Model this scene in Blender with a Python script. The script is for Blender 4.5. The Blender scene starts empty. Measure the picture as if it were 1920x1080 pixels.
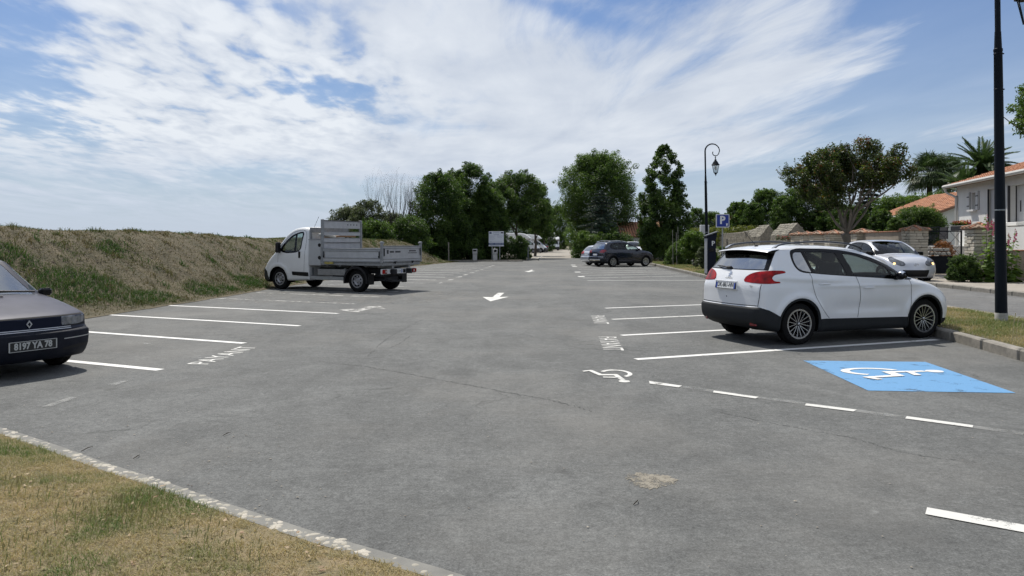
import bpy, math, random
import numpy as np
from mathutils import Vector, Matrix
random.seed(7); RNG = np.random.default_rng(7)
S = bpy.context.scene
# ------------------------------------------------------------------ camera
CAM_H, FPX, HORIZON, CX = 1.58, 1400.0, 455.0, 960.0
cam_d = bpy.data.cameras.new('camera'); cam = bpy.data.objects.new('camera', cam_d)
S.collection.objects.link(cam); S.camera = cam
cam.location = (0, 0, CAM_H); cam.rotation_euler = (math.radians(90), 0, 0)
cam_d.sensor_width = 36; cam_d.lens = 36 * FPX / 1920
cam_d.shift_y = -(540 - HORIZON) / 1920
cam_d.clip_start = .05; cam_d.clip_end = 6000
# ------------------------------------------------------------------ sun
SUN = Vector((-.26, .55, 1.0)).normalized()          # direction towards the sun
sun_d = bpy.data.lights.new('sun', 'SUN'); sun_d.energy = 5.0; sun_d.angle = math.radians(.55)
sun_d.color = (1, .95, .87)
sun = bpy.data.objects.new('sun', sun_d); S.collection.objects.link(sun)
sun.rotation_euler = SUN.to_track_quat('Z', 'Y').to_euler(); sun.location = (-20, 60, 80)
S.view_settings.view_transform = 'Standard'; S.view_settings.look = 'None'
S.view_settings.gamma = 1; S.view_settings.use_curve_mapping = False
S.view_settings.exposure = 0.0
# ------------------------------------------------------------------ world: sky and clouds
W = bpy.data.worlds.new('World'); S.world = W; W.use_nodes = True
wt = W.node_tree; wt.nodes.clear()
def wn(t, **k):
    n = wt.nodes.new(t)
    for a, b in k.items(): setattr(n, a, b)
    return n
def wm(op, a, b=None, c=None, clamp=False):
    n = wn('ShaderNodeMath', operation=op, use_clamp=clamp)
    for i, v in enumerate((a, b, c)):
        if v is None: continue
        if isinstance(v, (int, float)): n.inputs[i].default_value = v
        else: wt.links.new(v, n.inputs[i])
    return n.outputs[0]
SKY = .10
sky = wn('ShaderNodeTexSky', sky_type='NISHITA', sun_disc=False)
sky.sun_elevation = math.asin(SUN.z); sky.sun_rotation = math.atan2(SUN.x, SUN.y)
sky.air_density = 1.25; sky.dust_density = .6; sky.ozone_density = 2.2; sky.altitude = 0
tc = wn('ShaderNodeTexCoord'); sep = wn('ShaderNodeSeparateXYZ'); wt.links.new(tc.outputs['Generated'], sep.inputs[0])
X, Y, Z = sep.outputs
Zc = wm('MAXIMUM', Z, .012)
hor = wm('SQRT', wm('ADD', wm('MULTIPLY', X, X), wm('MULTIPLY', Y, Y)))
az = wm('ARCTAN2', X, Y); el = wm('DIVIDE', Zc, hor)
px_ = wm('DIVIDE', X, wm('ADD', Zc, .05)); py_ = wm('DIVIDE', Y, wm('ADD', Zc, .05))
def plane(sx, sy, rot=0):
    c, s = math.cos(rot), math.sin(rot)
    cb = wn('ShaderNodeCombineXYZ')
    wt.links.new(wm('MULTIPLY', wm('ADD', wm('MULTIPLY', px_, c), wm('MULTIPLY', py_, s)), sx), cb.inputs[0])
    wt.links.new(wm('MULTIPLY', wm('SUBTRACT', wm('MULTIPLY', py_, c), wm('MULTIPLY', px_, s)), sy), cb.inputs[1])
    return cb.outputs[0]
def noise(vec, scale, det=8, rough=.55, dist=0.0, w=0.0):
    n = wn('ShaderNodeTexNoise', noise_dimensions='4D'); wt.links.new(vec, n.inputs['Vector'])
    n.inputs['Scale'].default_value = scale; n.inputs['Detail'].default_value = det
    n.inputs['Roughness'].default_value = rough; n.inputs['Distortion'].default_value = dist; n.inputs['W'].default_value = w
    return n.outputs['Fac']
def smooth(x, a, b):
    n = wn('ShaderNodeMapRange', interpolation_type='SMOOTHSTEP', clamp=True)
    wt.links.new(x, n.inputs[0]); n.inputs[1].default_value = a; n.inputs[2].default_value = b
    return n.outputs[0]
def blob(a0, e0, sa, se, rot=0):      # soft cloud-cover patch around azimuth a0, elevation e0
    da = wm('SUBTRACT', az, a0); de = wm('SUBTRACT', el, e0)
    c, s = math.cos(rot), math.sin(rot)
    u = wm('DIVIDE', wm('ADD', wm('MULTIPLY', da, c), wm('MULTIPLY', de, s)), sa)
    v = wm('DIVIDE', wm('SUBTRACT', wm('MULTIPLY', de, c), wm('MULTIPLY', da, s)), se)
    return wm('EXPONENT', wm('MULTIPLY', wm('ADD', wm('MULTIPLY', u, u), wm('MULTIPLY', v, v)), -1))
def A(px): return math.atan((px - CX) / FPX)
def Eel(py, px=960): return (HORIZON - py) / math.hypot(FPX, px - CX)
cover = None
for (sgn, bx, by, sa, se, rot) in [
        (-.72, 1880, 40, .15, .11, .35), (-.45, 1760, 160, .12, .04, .45), (.22, 1700, 60, .06, .02, .5), (.26, 1600, 210, .20, .008, .30), (.20, 1780, 250, .16, .018, .15), (-.50, 10, 130, .085, .055, -.45), (-.40, 60, 20, .06, .03, 0),
        (-.30, 560, 150, .05, .022, .1), (-.30, 600, 185, .05, .016, .1), (-.55, 470, 322, .09, .014, .12), (-.30, 190, 245, .10, .02, 0), (-.20, 60, 300, .14, .03, 0),
        (-.22, 880, 200, .06, .022, .1), (-.22, 850, 245, .05, .012, 0), (-.40, 1640, 240, .16, .04, .35), (-.45, 1480, 330, .20, .026, .12), (-.26, 480, 10, .06, .02, 0),
        (-.30, 1060, 20, .10, .014, -.3), (-.28, 1300, 120, .08, .012, .5), (-.20, 1390, 215, .12, .014, .35), (-.35, 800, 365, .45, .03, 0),
        (.26, 330, 110, .17, .11, 0), (.24, 900, 120, .26, .10, 0), (.20, 1180, 230, .26, .06, .15), (.16, 1850, 300, .14, .03, 0), (.34, 450, 270, .36, .035, 0), (.18, 150, 350, .3, .03, 0), (.30, 1350, 70, .14, .06, .3), (.20, 1560, 90, .09, .07, .5), (.22, 1500, 270, .14, .02, .3), (.30, 900, 300, .3, .025, 0), (.25, 1330, 285, .16, .02, .12), (.25, 1620, 130, .06, .012, .5), (.28, 1760, 110, .07, .006, .1)]:
    b = wm('MULTIPLY', blob(A(bx), Eel(by, bx), sa, se, rot), sgn)
    cover = b if cover is None else wm('ADD', cover, b)
def cen(n, k): return wm('MULTIPLY', wm('SUBTRACT', n, .5), k)
# warped streaky cirrus, mackerel puffs and fine fibres on one cloud plane
big = noise(plane(1, .42, -.10), .55, 5, .5, .6, 1.3)
streak = noise(plane(1, .30, .12), 1.5, 10, .62, 1.3, 4.0)
fibre = noise(plane(1, .20, .16), 5.0, 8, .62, 1.0, 2.0)
puff = noise(plane(1, .50, .1), 7.5, 5, .50, .3, 7.0)
puff2 = noise(plane(1, .6, .1), 2.2, 4, .5, .3, 9.0)
pm = wm('ADD', wm('ADD', blob(A(330), Eel(110, 330), .22, .13), wm('MULTIPLY', blob(A(600), Eel(180, 600), .12, .07), .8)), wm('MULTIPLY', blob(A(100), Eel(230, 100), .14, .035), .6), clamp=True)
base = wm('ADD', wm('ADD', wm('ADD', cen(big, 1.1), cen(streak, 1.6)), cen(fibre, .7)), .57)
dens0 = smooth(wm('ADD', base, cover), .18, .86)
pf = wm('ADD', wm('ADD', wm('ADD', cen(puff, 2.0), cen(puff2, 1.2)), cen(streak, .6)), .62)
dens_p = smooth(wm('ADD', pf, cover), .25, .80)
dens = wm('ADD', wm('MULTIPLY', dens0, wm('SUBTRACT', 1, pm)), wm('MULTIPLY', dens_p, pm), clamp=True)
dens = wm('MULTIPLY', dens, smooth(el, .004, .06))
hazef = wm('EXPONENT', wm('MULTIPLY', el, -6.5))          # pale veil low over the horizon
alpha = wm('SUBTRACT', 1, wm('MULTIPLY', wm('SUBTRACT', 1, wm('MULTIPLY', dens, .94)), wm('SUBTRACT', 1, wm('MULTIPLY', hazef, .93))))
# cloud brightness: thick parts a touch greyer, puff tops whiter
shade = wm('ADD', wm('ADD', wm('ADD', cen(puff2, 1.3), cen(streak, .9)), wm('MULTIPLY', wm('MULTIPLY', cen(puff, 2.4), pm), 1.0)), wm('ADD', .50, wm('MULTIPLY', pm, .22)), clamp=True)
ccol = wn('ShaderNodeMix', data_type='RGBA'); wt.links.new(shade, ccol.inputs[0])
ccol.inputs[6].default_value = (.50 / SKY, .565 / SKY, .68 / SKY, 1)
ccol.inputs[7].default_value = (.84 / SKY, .88 / SKY, .93 / SKY, 1)
hc = wn('ShaderNodeMix', data_type='RGBA'); wt.links.new(smooth(el, .0, .15), hc.inputs[0])
hc.inputs[6].default_value = (.575 / SKY, .65 / SKY, .775 / SKY, 1); wt.links.new(ccol.outputs[2], hc.inputs[7])
skyg = wn('ShaderNodeMix', data_type='RGBA', blend_type='MULTIPLY'); skyg.inputs[0].default_value = 1
wt.links.new(sky.outputs[0], skyg.inputs[6]); skyg.inputs[7].default_value = (.44, .60, .86, 1)
mx = wn('ShaderNodeMix', data_type='RGBA'); wt.links.new(alpha, mx.inputs[0])
wt.links.new(skyg.outputs[2], mx.inputs[6]); wt.links.new(hc.outputs[2], mx.inputs[7])
bg = wn('ShaderNodeBackground'); bg.inputs['Strength'].default_value = SKY
wt.links.new(mx.outputs[2], bg.inputs['Color'])
wo = wn('ShaderNodeOutputWorld'); wt.links.new(bg.outputs[0], wo.inputs[0])
S.cycles.use_adaptive_sampling = True; S.cycles.adaptive_threshold = .02; S.cycles.adaptive_min_samples = 16
S.cycles.use_denoising = True; S.cycles.denoiser = 'OPENIMAGEDENOISE'; S.cycles.time_limit = 900
S.cycles.max_bounces = 8; S.cycles.diffuse_bounces = 3; S.cycles.glossy_bounces = 4; S.cycles.transparent_max_bounces = 12; S.cycles.transmission_bounces = 6
S.cycles.sample_clamp_indirect = 6; S.cycles.caustics_reflective = False; S.cycles.caustics_refractive = False
S.render.use_persistent_data = False
# ------------------------------------------------------------------ helpers
def gp(px, py, z=0.0):
    """ground point (plane z) seen at a pixel of the photograph"""
    Yd = FPX * (CAM_H - z) / (py - HORIZON)
    return Vector(((px - CX) * Yd / FPX, Yd, z))
def dp(px, py, Yd): return Vector(((px - CX) * Yd / FPX, Yd, CAM_H + (HORIZON - py) * Yd / FPX))

MATS = {}
def mat(name, col=(.5, .5, .5), rough=.6, metal=0.0, coat=0.0, var=0.0, vscale=4.0, bump=0.0, bscale=40.0, spec=.5,
        col2=None, detail=5, coord='Object', trans=0.0, objvar=0.0, stretch=None, emis=None, bdist=.01):
    if name in MATS: return MATS[name]
    m = bpy.data.materials.new(name); m.use_nodes = True; MATS[name] = m
    nt = m.node_tree; b = nt.nodes['Principled BSDF']; L = nt.links.new
    b.inputs['Roughness'].default_value = rough; b.inputs['Metallic'].default_value = metal
    b.inputs['Coat Weight'].default_value = coat; b.inputs['Coat Roughness'].default_value = .04
    b.inputs['Specular IOR Level'].default_value = spec
    b.inputs['Base Color'].default_value = (*col, 1)
    tcn = nt.nodes.new('ShaderNodeTexCoord'); vec = tcn.outputs[coord]
    if stretch:
        mp = nt.nodes.new('ShaderNodeMapping'); mp.inputs['Scale'].default_value = stretch; L(vec, mp.inputs[0]); vec = mp.outputs[0]
    out = None
    if var or col2:
        n = nt.nodes.new('ShaderNodeTexNoise'); n.inputs['Scale'].default_value = vscale; n.inputs['Detail'].default_value = detail
        n.inputs['Roughness'].default_value = .6; L(vec, n.inputs['Vector'])
        r = nt.nodes.new('ShaderNodeMapRange'); r.inputs[1].default_value = .32; r.inputs[2].default_value = .68; L(n.outputs['Fac'], r.inputs[0])
        mxn = nt.nodes.new('ShaderNodeMix'); mxn.data_type = 'RGBA'; L(r.outputs[0], mxn.inputs[0])
        c2 = col2 if col2 else tuple(c * (1 - var) for c in col)
        c1 = col if col2 else tuple(min(1, c * (1 + var)) for c in col)
        mxn.inputs[6].default_value = (*c1, 1); mxn.inputs[7].default_value = (*c2, 1)
        out = mxn.outputs[2]
    if objvar:
        oi = nt.nodes.new('ShaderNodeObjectInfo'); hs = nt.nodes.new('ShaderNodeHueSaturation')
        mr = nt.nodes.new('ShaderNodeMapRange'); L(oi.outputs['Random'], mr.inputs[0]); mr.inputs[3].default_value = 1 - objvar; mr.inputs[4].default_value = 1 + objvar
        L(mr.outputs[0], hs.inputs['Value'])
        mr2 = nt.nodes.new('ShaderNodeMapRange'); L(oi.outputs['Random'], mr2.inputs[0]); mr2.inputs[3].default_value = .5 + .03 * objvar; mr2.inputs[4].default_value = .5 - .03 * objvar
        L(mr2.outputs[0], hs.inputs['Hue'])
        if out: L(out, hs.inputs['Color'])
        else: hs.inputs['Color'].default_value = (*col, 1)
        out = hs.outputs[0]
    if out: L(out, b.inputs['Base Color'])
    if bump:
        n2 = nt.nodes.new('ShaderNodeTexNoise'); n2.inputs['Scale'].default_value = bscale; n2.inputs['Detail'].default_value = 6; L(vec, n2.inputs['Vector'])
        bm_ = nt.nodes.new('ShaderNodeBump'); bm_.inputs['Strength'].default_value = bump; bm_.inputs['Distance'].default_value = bdist
        L(n2.outputs['Fac'], bm_.inputs['Height']); L(bm_.outputs[0], b.inputs['Normal'])
    if emis:
        b.inputs['Emission Color'].default_value = (*emis[0], 1); b.inputs['Emission Strength'].default_value = emis[1]
    return m
def glass_mat(name, tint=(.3, .34, .34), rough=.03, f0=.05):
    """thin sheet of glass: tinted see-through plus a mirror part that grows towards grazing angles"""
    if name in MATS: return MATS[name]
    m = bpy.data.materials.new(name); m.use_nodes = True; MATS[name] = m
    nt = m.node_tree; nt.nodes.clear(); L = nt.links.new
    def mth(op, a, c, clamp=False):
        n = nt.nodes.new('ShaderNodeMath'); n.operation = op; n.use_clamp = clamp
        for i, v in enumerate((a, c)):
            if v is None: continue
            if isinstance(v, (int, float)): n.inputs[i].default_value = v
            else: L(v, n.inputs[i])
        return n.outputs[0]
    o = nt.nodes.new('ShaderNodeOutputMaterial'); mxs = nt.nodes.new('ShaderNodeMixShader')
    ge = nt.nodes.new('ShaderNodeNewGeometry'); dt = nt.nodes.new('ShaderNodeVectorMath'); dt.operation = 'DOT_PRODUCT'; L(ge.outputs['Normal'], dt.inputs[0]); L(ge.outputs['Incoming'], dt.inputs[1])
    c = mth('SUBTRACT', 1, mth('ABSOLUTE', dt.outputs['Value'], None)); f = mth('ADD', f0, mth('MULTIPLY', mth('POWER', c, 5), 1 - f0), True)
    t = nt.nodes.new('ShaderNodeBsdfTransparent'); t.inputs[0].default_value = (*tint, 1)
    g = nt.nodes.new('ShaderNodeBsdfGlossy'); g.inputs['Roughness'].default_value = rough; g.inputs[0].default_value = (1, 1, 1, 1)
    L(f, mxs.inputs[0]); L(t.outputs[0], mxs.inputs[1]); L(g.outputs[0], mxs.inputs[2]); L(mxs.outputs[0], o.inputs[0])
    return m
def leaf_mat(name, c1, c2, trans=.35, c3=None, rough=.45, spec=.35):
    """leaf: two-sided diffuse + light coming through; colour differs from leaf to leaf (face attribute)"""
    if name in MATS: return MATS[name]
    m = bpy.data.materials.new(name); m.use_nodes = True; MATS[name] = m
    nt = m.node_tree; b = nt.nodes['Principled BSDF']; L = nt.links.new; o = nt.nodes['Material Output']
    at = nt.nodes.new('ShaderNodeAttribute'); at.attribute_name = 'tone'
    cr = nt.nodes.new('ShaderNodeValToRGB'); L(at.outputs['Fac'], cr.inputs[0])
    cr.color_ramp.elements[0].color = (*c1, 1); cr.color_ramp.elements[1].color = (*c2, 1)
    if c3:
        e = cr.color_ramp.elements.new(.90); e.color = (*c2, 1); cr.color_ramp.elements[-1].color = (*c3, 1)
    L(cr.outputs[0], b.inputs['Base Color']); b.inputs['Roughness'].default_value = rough; b.inputs['Specular IOR Level'].default_value = spec
    tr = nt.nodes.new('ShaderNodeBsdfTranslucent')
    hs = nt.nodes.new('ShaderNodeHueSaturation'); hs.inputs['Saturation'].default_value = 1.15; hs.inputs['Value'].default_value = 1.25; L(cr.outputs[0], hs.inputs['Color'])
    L(hs.outputs[0], tr.inputs[0])
    ms = nt.nodes.new('ShaderNodeMixShader'); ms.inputs[0].default_value = trans
    L(b.outputs[0], ms.inputs[1]); L(tr.outputs[0], ms.inputs[2]); L(ms.outputs[0], o.inputs[0])
    return m

def link(o, parent=None):
    S.collection.objects.link(o)
    if parent is not None: o.parent = parent
    return o
def tag(o, label=None, cat=None, group=None, kind=None):
    if label: o['label'] = label
    if cat: o['category'] = cat
    if group: o['group'] = group
    if kind: o['kind'] = kind
    return o
def thing(name, loc=(0, 0, 0), rz=0.0, label=None, cat=None, group=None):
    o = bpy.data.objects.new(name, None); o.empty_display_size = .2; link(o)
    o.location = loc; o.rotation_euler = (0, 0, rz)
    return tag(o, label, cat, group)
def npmesh(name, V, Fc, m=None, parent=None, smooth=False, normals=None, tone=None, link_it=True, loc=None):
    """mesh object from arrays; Fc = (n,3) or (n,4) array, or list of arrays"""
    me = bpy.data.meshes.new(name)
    V = np.asarray(V, dtype=np.float32)
    if not isinstance(Fc, list): Fc = [Fc]
    Fc = [np.asarray(f, dtype=np.int32) for f in Fc if len(f)]
    me.vertices.add(len(V)); me.vertices.foreach_set('co', V.ravel())
    nl = sum(f.size for f in Fc); me.loops.add(nl); me.loops.foreach_set('vertex_index', np.concatenate([f.ravel() for f in Fc]))
    npol = sum(len(f) for f in Fc); me.polygons.add(npol)
    tot = np.concatenate([np.full(len(f), f.shape[1], np.int32) for f in Fc]); st = np.concatenate(([0], np.cumsum(tot)[:-1])).astype(np.int32)
    me.polygons.foreach_set('loop_start', st); me.polygons.foreach_set('loop_total', tot)
    me.polygons.foreach_set('use_smooth', np.full(npol, smooth)); me.update(calc_edges=True)
    if tone is not None:
        a = me.attributes.new('tone', 'FLOAT', 'FACE'); a.data.foreach_set('value', np.asarray(tone, np.float32))
    if normals is not None: me.normals_split_custom_set_from_vertices(np.asarray(normals, np.float32).tolist())
    if m: me.materials.append(m)
    if not link_it: return me
    o = bpy.data.objects.new(name, me); link(o, parent)
    if loc is not None: o.location = loc
    return o
def inst(name, me, parent=None, loc=(0, 0, 0), rot=(0, 0, 0), scale=(1, 1, 1)):
    o = bpy.data.objects.new(name, me); link(o, parent); o.location = loc; o.rotation_euler = rot; o.scale = scale
    return o
class MB:
    """collects simple solids, builds ONE mesh"""
    def __init__(s): s.v = []; s.f = []; s.M = Matrix()
    def add(s, vs, fs):
        n = len(s.v); s.v += [tuple(s.M @ Vector(v)) for v in vs]; s.f += [tuple(i + n for i in f) for f in fs]; return s
    def box(s, c, d, r=None, bev=0.0):
        x, y, z = (k / 2 for k in d)
        if bev > 0:
            b = min(bev, x * .49, y * .49, z * .49); vs = []
            for sx in (-1, 1):
                for sy in (-1, 1):
                    for sz in (-1, 1):
                        vs += [(sx * x, sy * (y - b), sz * (z - b)), (sx * (x - b), sy * y, sz * (z - b)), (sx * (x - b), sy * (y - b), sz * z)]
            i = lambda sx, sy, sz, k: ((sx > 0) * 4 + (sy > 0) * 2 + (sz > 0)) * 3 + k
            fs = []
            for q in (-1, 1):
                f = [i(q, -1, -1, 0), i(q, 1, -1, 0), i(q, 1, 1, 0), i(q, -1, 1, 0)]; fs.append(f if q > 0 else f[::-1])
                f = [i(-1, q, -1, 1), i(1, q, -1, 1), i(1, q, 1, 1), i(-1, q, 1, 1)]; fs.append(f[::-1] if q > 0 else f)
                f = [i(-1, -1, q, 2), i(1, -1, q, 2), i(1, 1, q, 2), i(-1, 1, q, 2)]; fs.append(f if q > 0 else f[::-1])
            for a in (-1, 1):
                for b2 in (-1, 1):
                    f = [i(a, b2, -1, 0), i(a, b2, 1, 0), i(a, b2, 1, 1), i(a, b2, -1, 1)]; fs.append(f[::-1] if a * b2 > 0 else f)
                    f = [i(a, -1, b2, 0), i(a, 1, b2, 0), i(a, 1, b2, 2), i(a, -1, b2, 2)]; fs.append(f if a * b2 > 0 else f[::-1])
                    f = [i(-1, a, b2, 1), i(1, a, b2, 1), i(1, a, b2, 2), i(-1, a, b2, 2)]; fs.append(f[::-1] if a * b2 > 0 else f)
                    for c3 in (-1, 1):
                        f = [i(a, b2, c3, 0), i(a, b2, c3, 1), i(a, b2, c3, 2)]; fs.append(f if a * b2 * c3 > 0 else f[::-1])
        else:
            vs = [(sx * x, sy * y, sz * z) for sx in (-1, 1) for sy in (-1, 1) for sz in (-1, 1)]
            fs = [(0, 1, 3, 2), (4, 6, 7, 5), (0, 4, 5, 1), (2, 3, 7, 6), (0, 2, 6, 4), (1, 5, 7, 3)]
        R = r.to_matrix() if hasattr(r, 'to_matrix') else (Matrix.Rotation(r, 3, 'Z') if r else Matrix.Identity(3))
        c = Vector(c)
        return s.add([tuple(R @ Vector(v) + c) for v in vs], fs)
    def tube(s, pts, rad, n=8, cap=True, sq=1.0):
        pts = [Vector(p) for p in pts]
        if not hasattr(rad, '__len__'): rad = [rad] * len(pts)
        vs = []; fs = []; up = None
        for i, p in enumerate(pts):
            t = ((pts[min(i + 1, len(pts) - 1)] - pts[max(i - 1, 0)])).normalized()
            if up is None:
                up = Vector((0, 0, 1)) if abs(t.z) < .9 else Vector((1, 0, 0))
            a = (up - t * up.dot(t)).normalized(); b = t.cross(a); up = a
            vs += [tuple(p + (a * math.cos(k * 2 * math.pi / n) + b * math.sin(k * 2 * math.pi / n) * sq) * rad[i]) for k in range(n)]
        for i in range(len(pts) - 1):
            for k in range(n):
                k2 = (k + 1) % n
                fs.append((i * n + k, i * n + k2, (i + 1) * n + k2, (i + 1) * n + k))
        if cap: fs.append(tuple(range(n))[::-1]); fs.append(tuple((len(pts) - 1) * n + k for k in range(n)))
        return s.add(vs, fs)
    def lathe(s, prof, n=24, axis='Z', c=(0, 0, 0)):
        """prof = [(r, h)...] closed or open profile"""
        vs = []; fs = []; c = Vector(c)
        for r, h in prof:
            for k in range(n):
                a = k * 2 * math.pi / n; x, y = r * math.cos(a), r * math.sin(a)
                v = {'Z': (x, y, h), 'Y': (x, h, -y), 'X': (h, x, y)}[axis]; vs.append(tuple(Vector(v) + c))
        for i in range(len(prof) - 1):
            for k in range(n):
                k2 = (k + 1) % n; fs.append((i * n + k, i * n + k2, (i + 1) * n + k2, (i + 1) * n + k))
        return s.add(vs, fs)
    def prism(s, poly, p0, ax, ay, n, depth):
        """extrude 2D polygon lying in plane (p0, ax, ay) by depth along n"""
        p0, ax, ay, n = Vector(p0), Vector(ax), Vector(ay), Vector(n)
        a = [p0 + ax * u + ay * v for u, v in poly]; b = [q + n * depth for q in a]; k = len(poly)
        return s.add([tuple(v) for v in a + b], [tuple(range(k))[::-1], tuple(range(k, 2 * k))] + [(i, (i + 1) % k, (i + 1) % k + k, i + k) for i in range(k)])
    def build(s, name, m, parent=None, smooth=False, link_it=True, angle=None):
        me = bpy.data.meshes.new(name); me.from_pydata(s.v, [], s.f); me.update()
        import bmesh
        bm = bmesh.new(); bm.from_mesh(me); bmesh.ops.recalc_face_normals(bm, faces=bm.faces); bm.to_mesh(me); bm.free()
        if smooth:
            me.polygons.foreach_set('use_smooth', [True] * len(me.polygons))
            me.set_sharp_from_angle(angle=math.radians(angle or 35))
        if m: me.materials.append(m)
        if not link_it: return me
        o = bpy.data.objects.new(name, me); link(o, parent); return o
def text_obj(name, txt, size, m, parent, Mx, extrude=.002, sx=1.0, align='CENTER', bold=0.0):
    c = bpy.data.curves.new(name, 'FONT'); c.body = txt; c.size = size; c.extrude = extrude; c.align_x = align; c.align_y = 'CENTER'; c.offset = bold
    c.resolution_u = 2
    t = bpy.data.objects.new(name + '_tmp', c); S.collection.objects.link(t)
    me = bpy.data.meshes.new_from_object(t.evaluated_get(bpy.context.evaluated_depsgraph_get()))
    bpy.data.objects.remove(t); bpy.data.curves.remove(c)
    me.transform(Matrix.Diagonal((sx, 1, 1, 1))); me.transform(Mx); me.materials.clear(); me.materials.append(m); me.name = name
    o = bpy.data.objects.new(name, me); link(o, parent); return o
def frame(o, ax, ay):
    """matrix: local x -> ax, y -> ay, z -> normal"""
    ax = Vector(ax).normalized(); ay = Vector(ay).normalized(); n = ax.cross(ay)
    M_ = Matrix((ax, ay, n)).transposed().to_4x4(); M_.translation = Vector(o); return M_

def catmull(pts, n=5):
    P = [Vector(p) for p in pts]; out = []
    for i in range(len(P) - 1):
        p1, p2 = P[i], P[i + 1]; p0 = P[i - 1] if i else p1 * 2 - p2; p3 = P[i + 2] if i + 2 < len(P) else p2 * 2 - p1
        for k in range(n):
            t = k / n
            out.append(.5 * ((2 * p1) + (p2 - p0) * t + (2 * p0 - 5 * p1 + 4 * p2 - p3) * t * t + (3 * p1 - p0 - 3 * p2 + p3) * t ** 3))
    out.append(P[-1]); return out
# ------------------------------------------------------------------ vehicle bodies
def spline(pts, n=6, closed=True):
    P = [np.array(p[:2], float) for p in pts]; sharp = [len(p) > 2 for p in pts]; out = []
    N = len(P)
    for i in range(N if closed else N - 1):
        p1, p2 = P[i], P[(i + 1) % N]
        p0 = P[i - 1] if (closed or i > 0) else p1; p3 = P[(i + 2) % N] if (closed or i + 2 < N) else p2
        if sharp[i]: p0 = p1 - (p2 - p1)
        if sharp[(i + 1) % N]: p3 = p2 + (p2 - p1)
        d = max(np.linalg.norm(p2 - p1), 1e-6); d0 = max(np.linalg.norm(p1 - p0), 1e-6); d3 = max(np.linalg.norm(p3 - p2), 1e-6)
        m1 = ((p1 - p0) / d0 + (p2 - p1) / d) * .5 * d; m2 = ((p2 - p1) / d + (p3 - p2) / d3) * .5 * d
        for k in range(n):
            t = k / n; t2, t3 = t * t, t * t * t
            out.append((2 * t3 - 3 * t2 + 1) * p1 + (t3 - 2 * t2 + t) * m1 + (-2 * t3 + 3 * t2) * p2 + (t3 - t2) * m2)
    if not closed: out.append(P[-1])
    return np.array(out)
def seg_near(px, py, poly):
    """distance, nearest point to closed polygon"""
    bd = np.full(px.shape, 1e9); bx = np.zeros_like(px); by = np.zeros_like(px)
    for i in range(len(poly)):
        a = poly[i]; b = poly[(i + 1) % len(poly)]; d = b - a; l2 = d @ d + 1e-12
        t = np.clip(((px - a[0]) * d[0] + (py - a[1]) * d[1]) / l2, 0, 1)
        qx = a[0] + t * d[0]; qy = a[1] + t * d[1]; dd = np.hypot(px - qx, py - qy)
        k = dd < bd; bd[k] = dd[k]; bx[k] = qx[k]; by[k] = qy[k]
    return bd, bx, by
def inside(px, py, poly):
    r = np.zeros(px.shape, bool)
    for i in range(len(poly)):
        a = poly[i]; b = poly[(i + 1) % len(poly)]
        if a[1] == b[1]: continue
        c = ((a[1] > py) != (b[1] > py)) & (px < (b[0] - a[0]) * (py - a[1]) / (b[1] - a[1]) + a[0]); r ^= c
    return r
def sstep(x, a, b):
    t = np.clip((x - a) / (b - a), 0, 1); return t * t * (3 - 2 * t)
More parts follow.
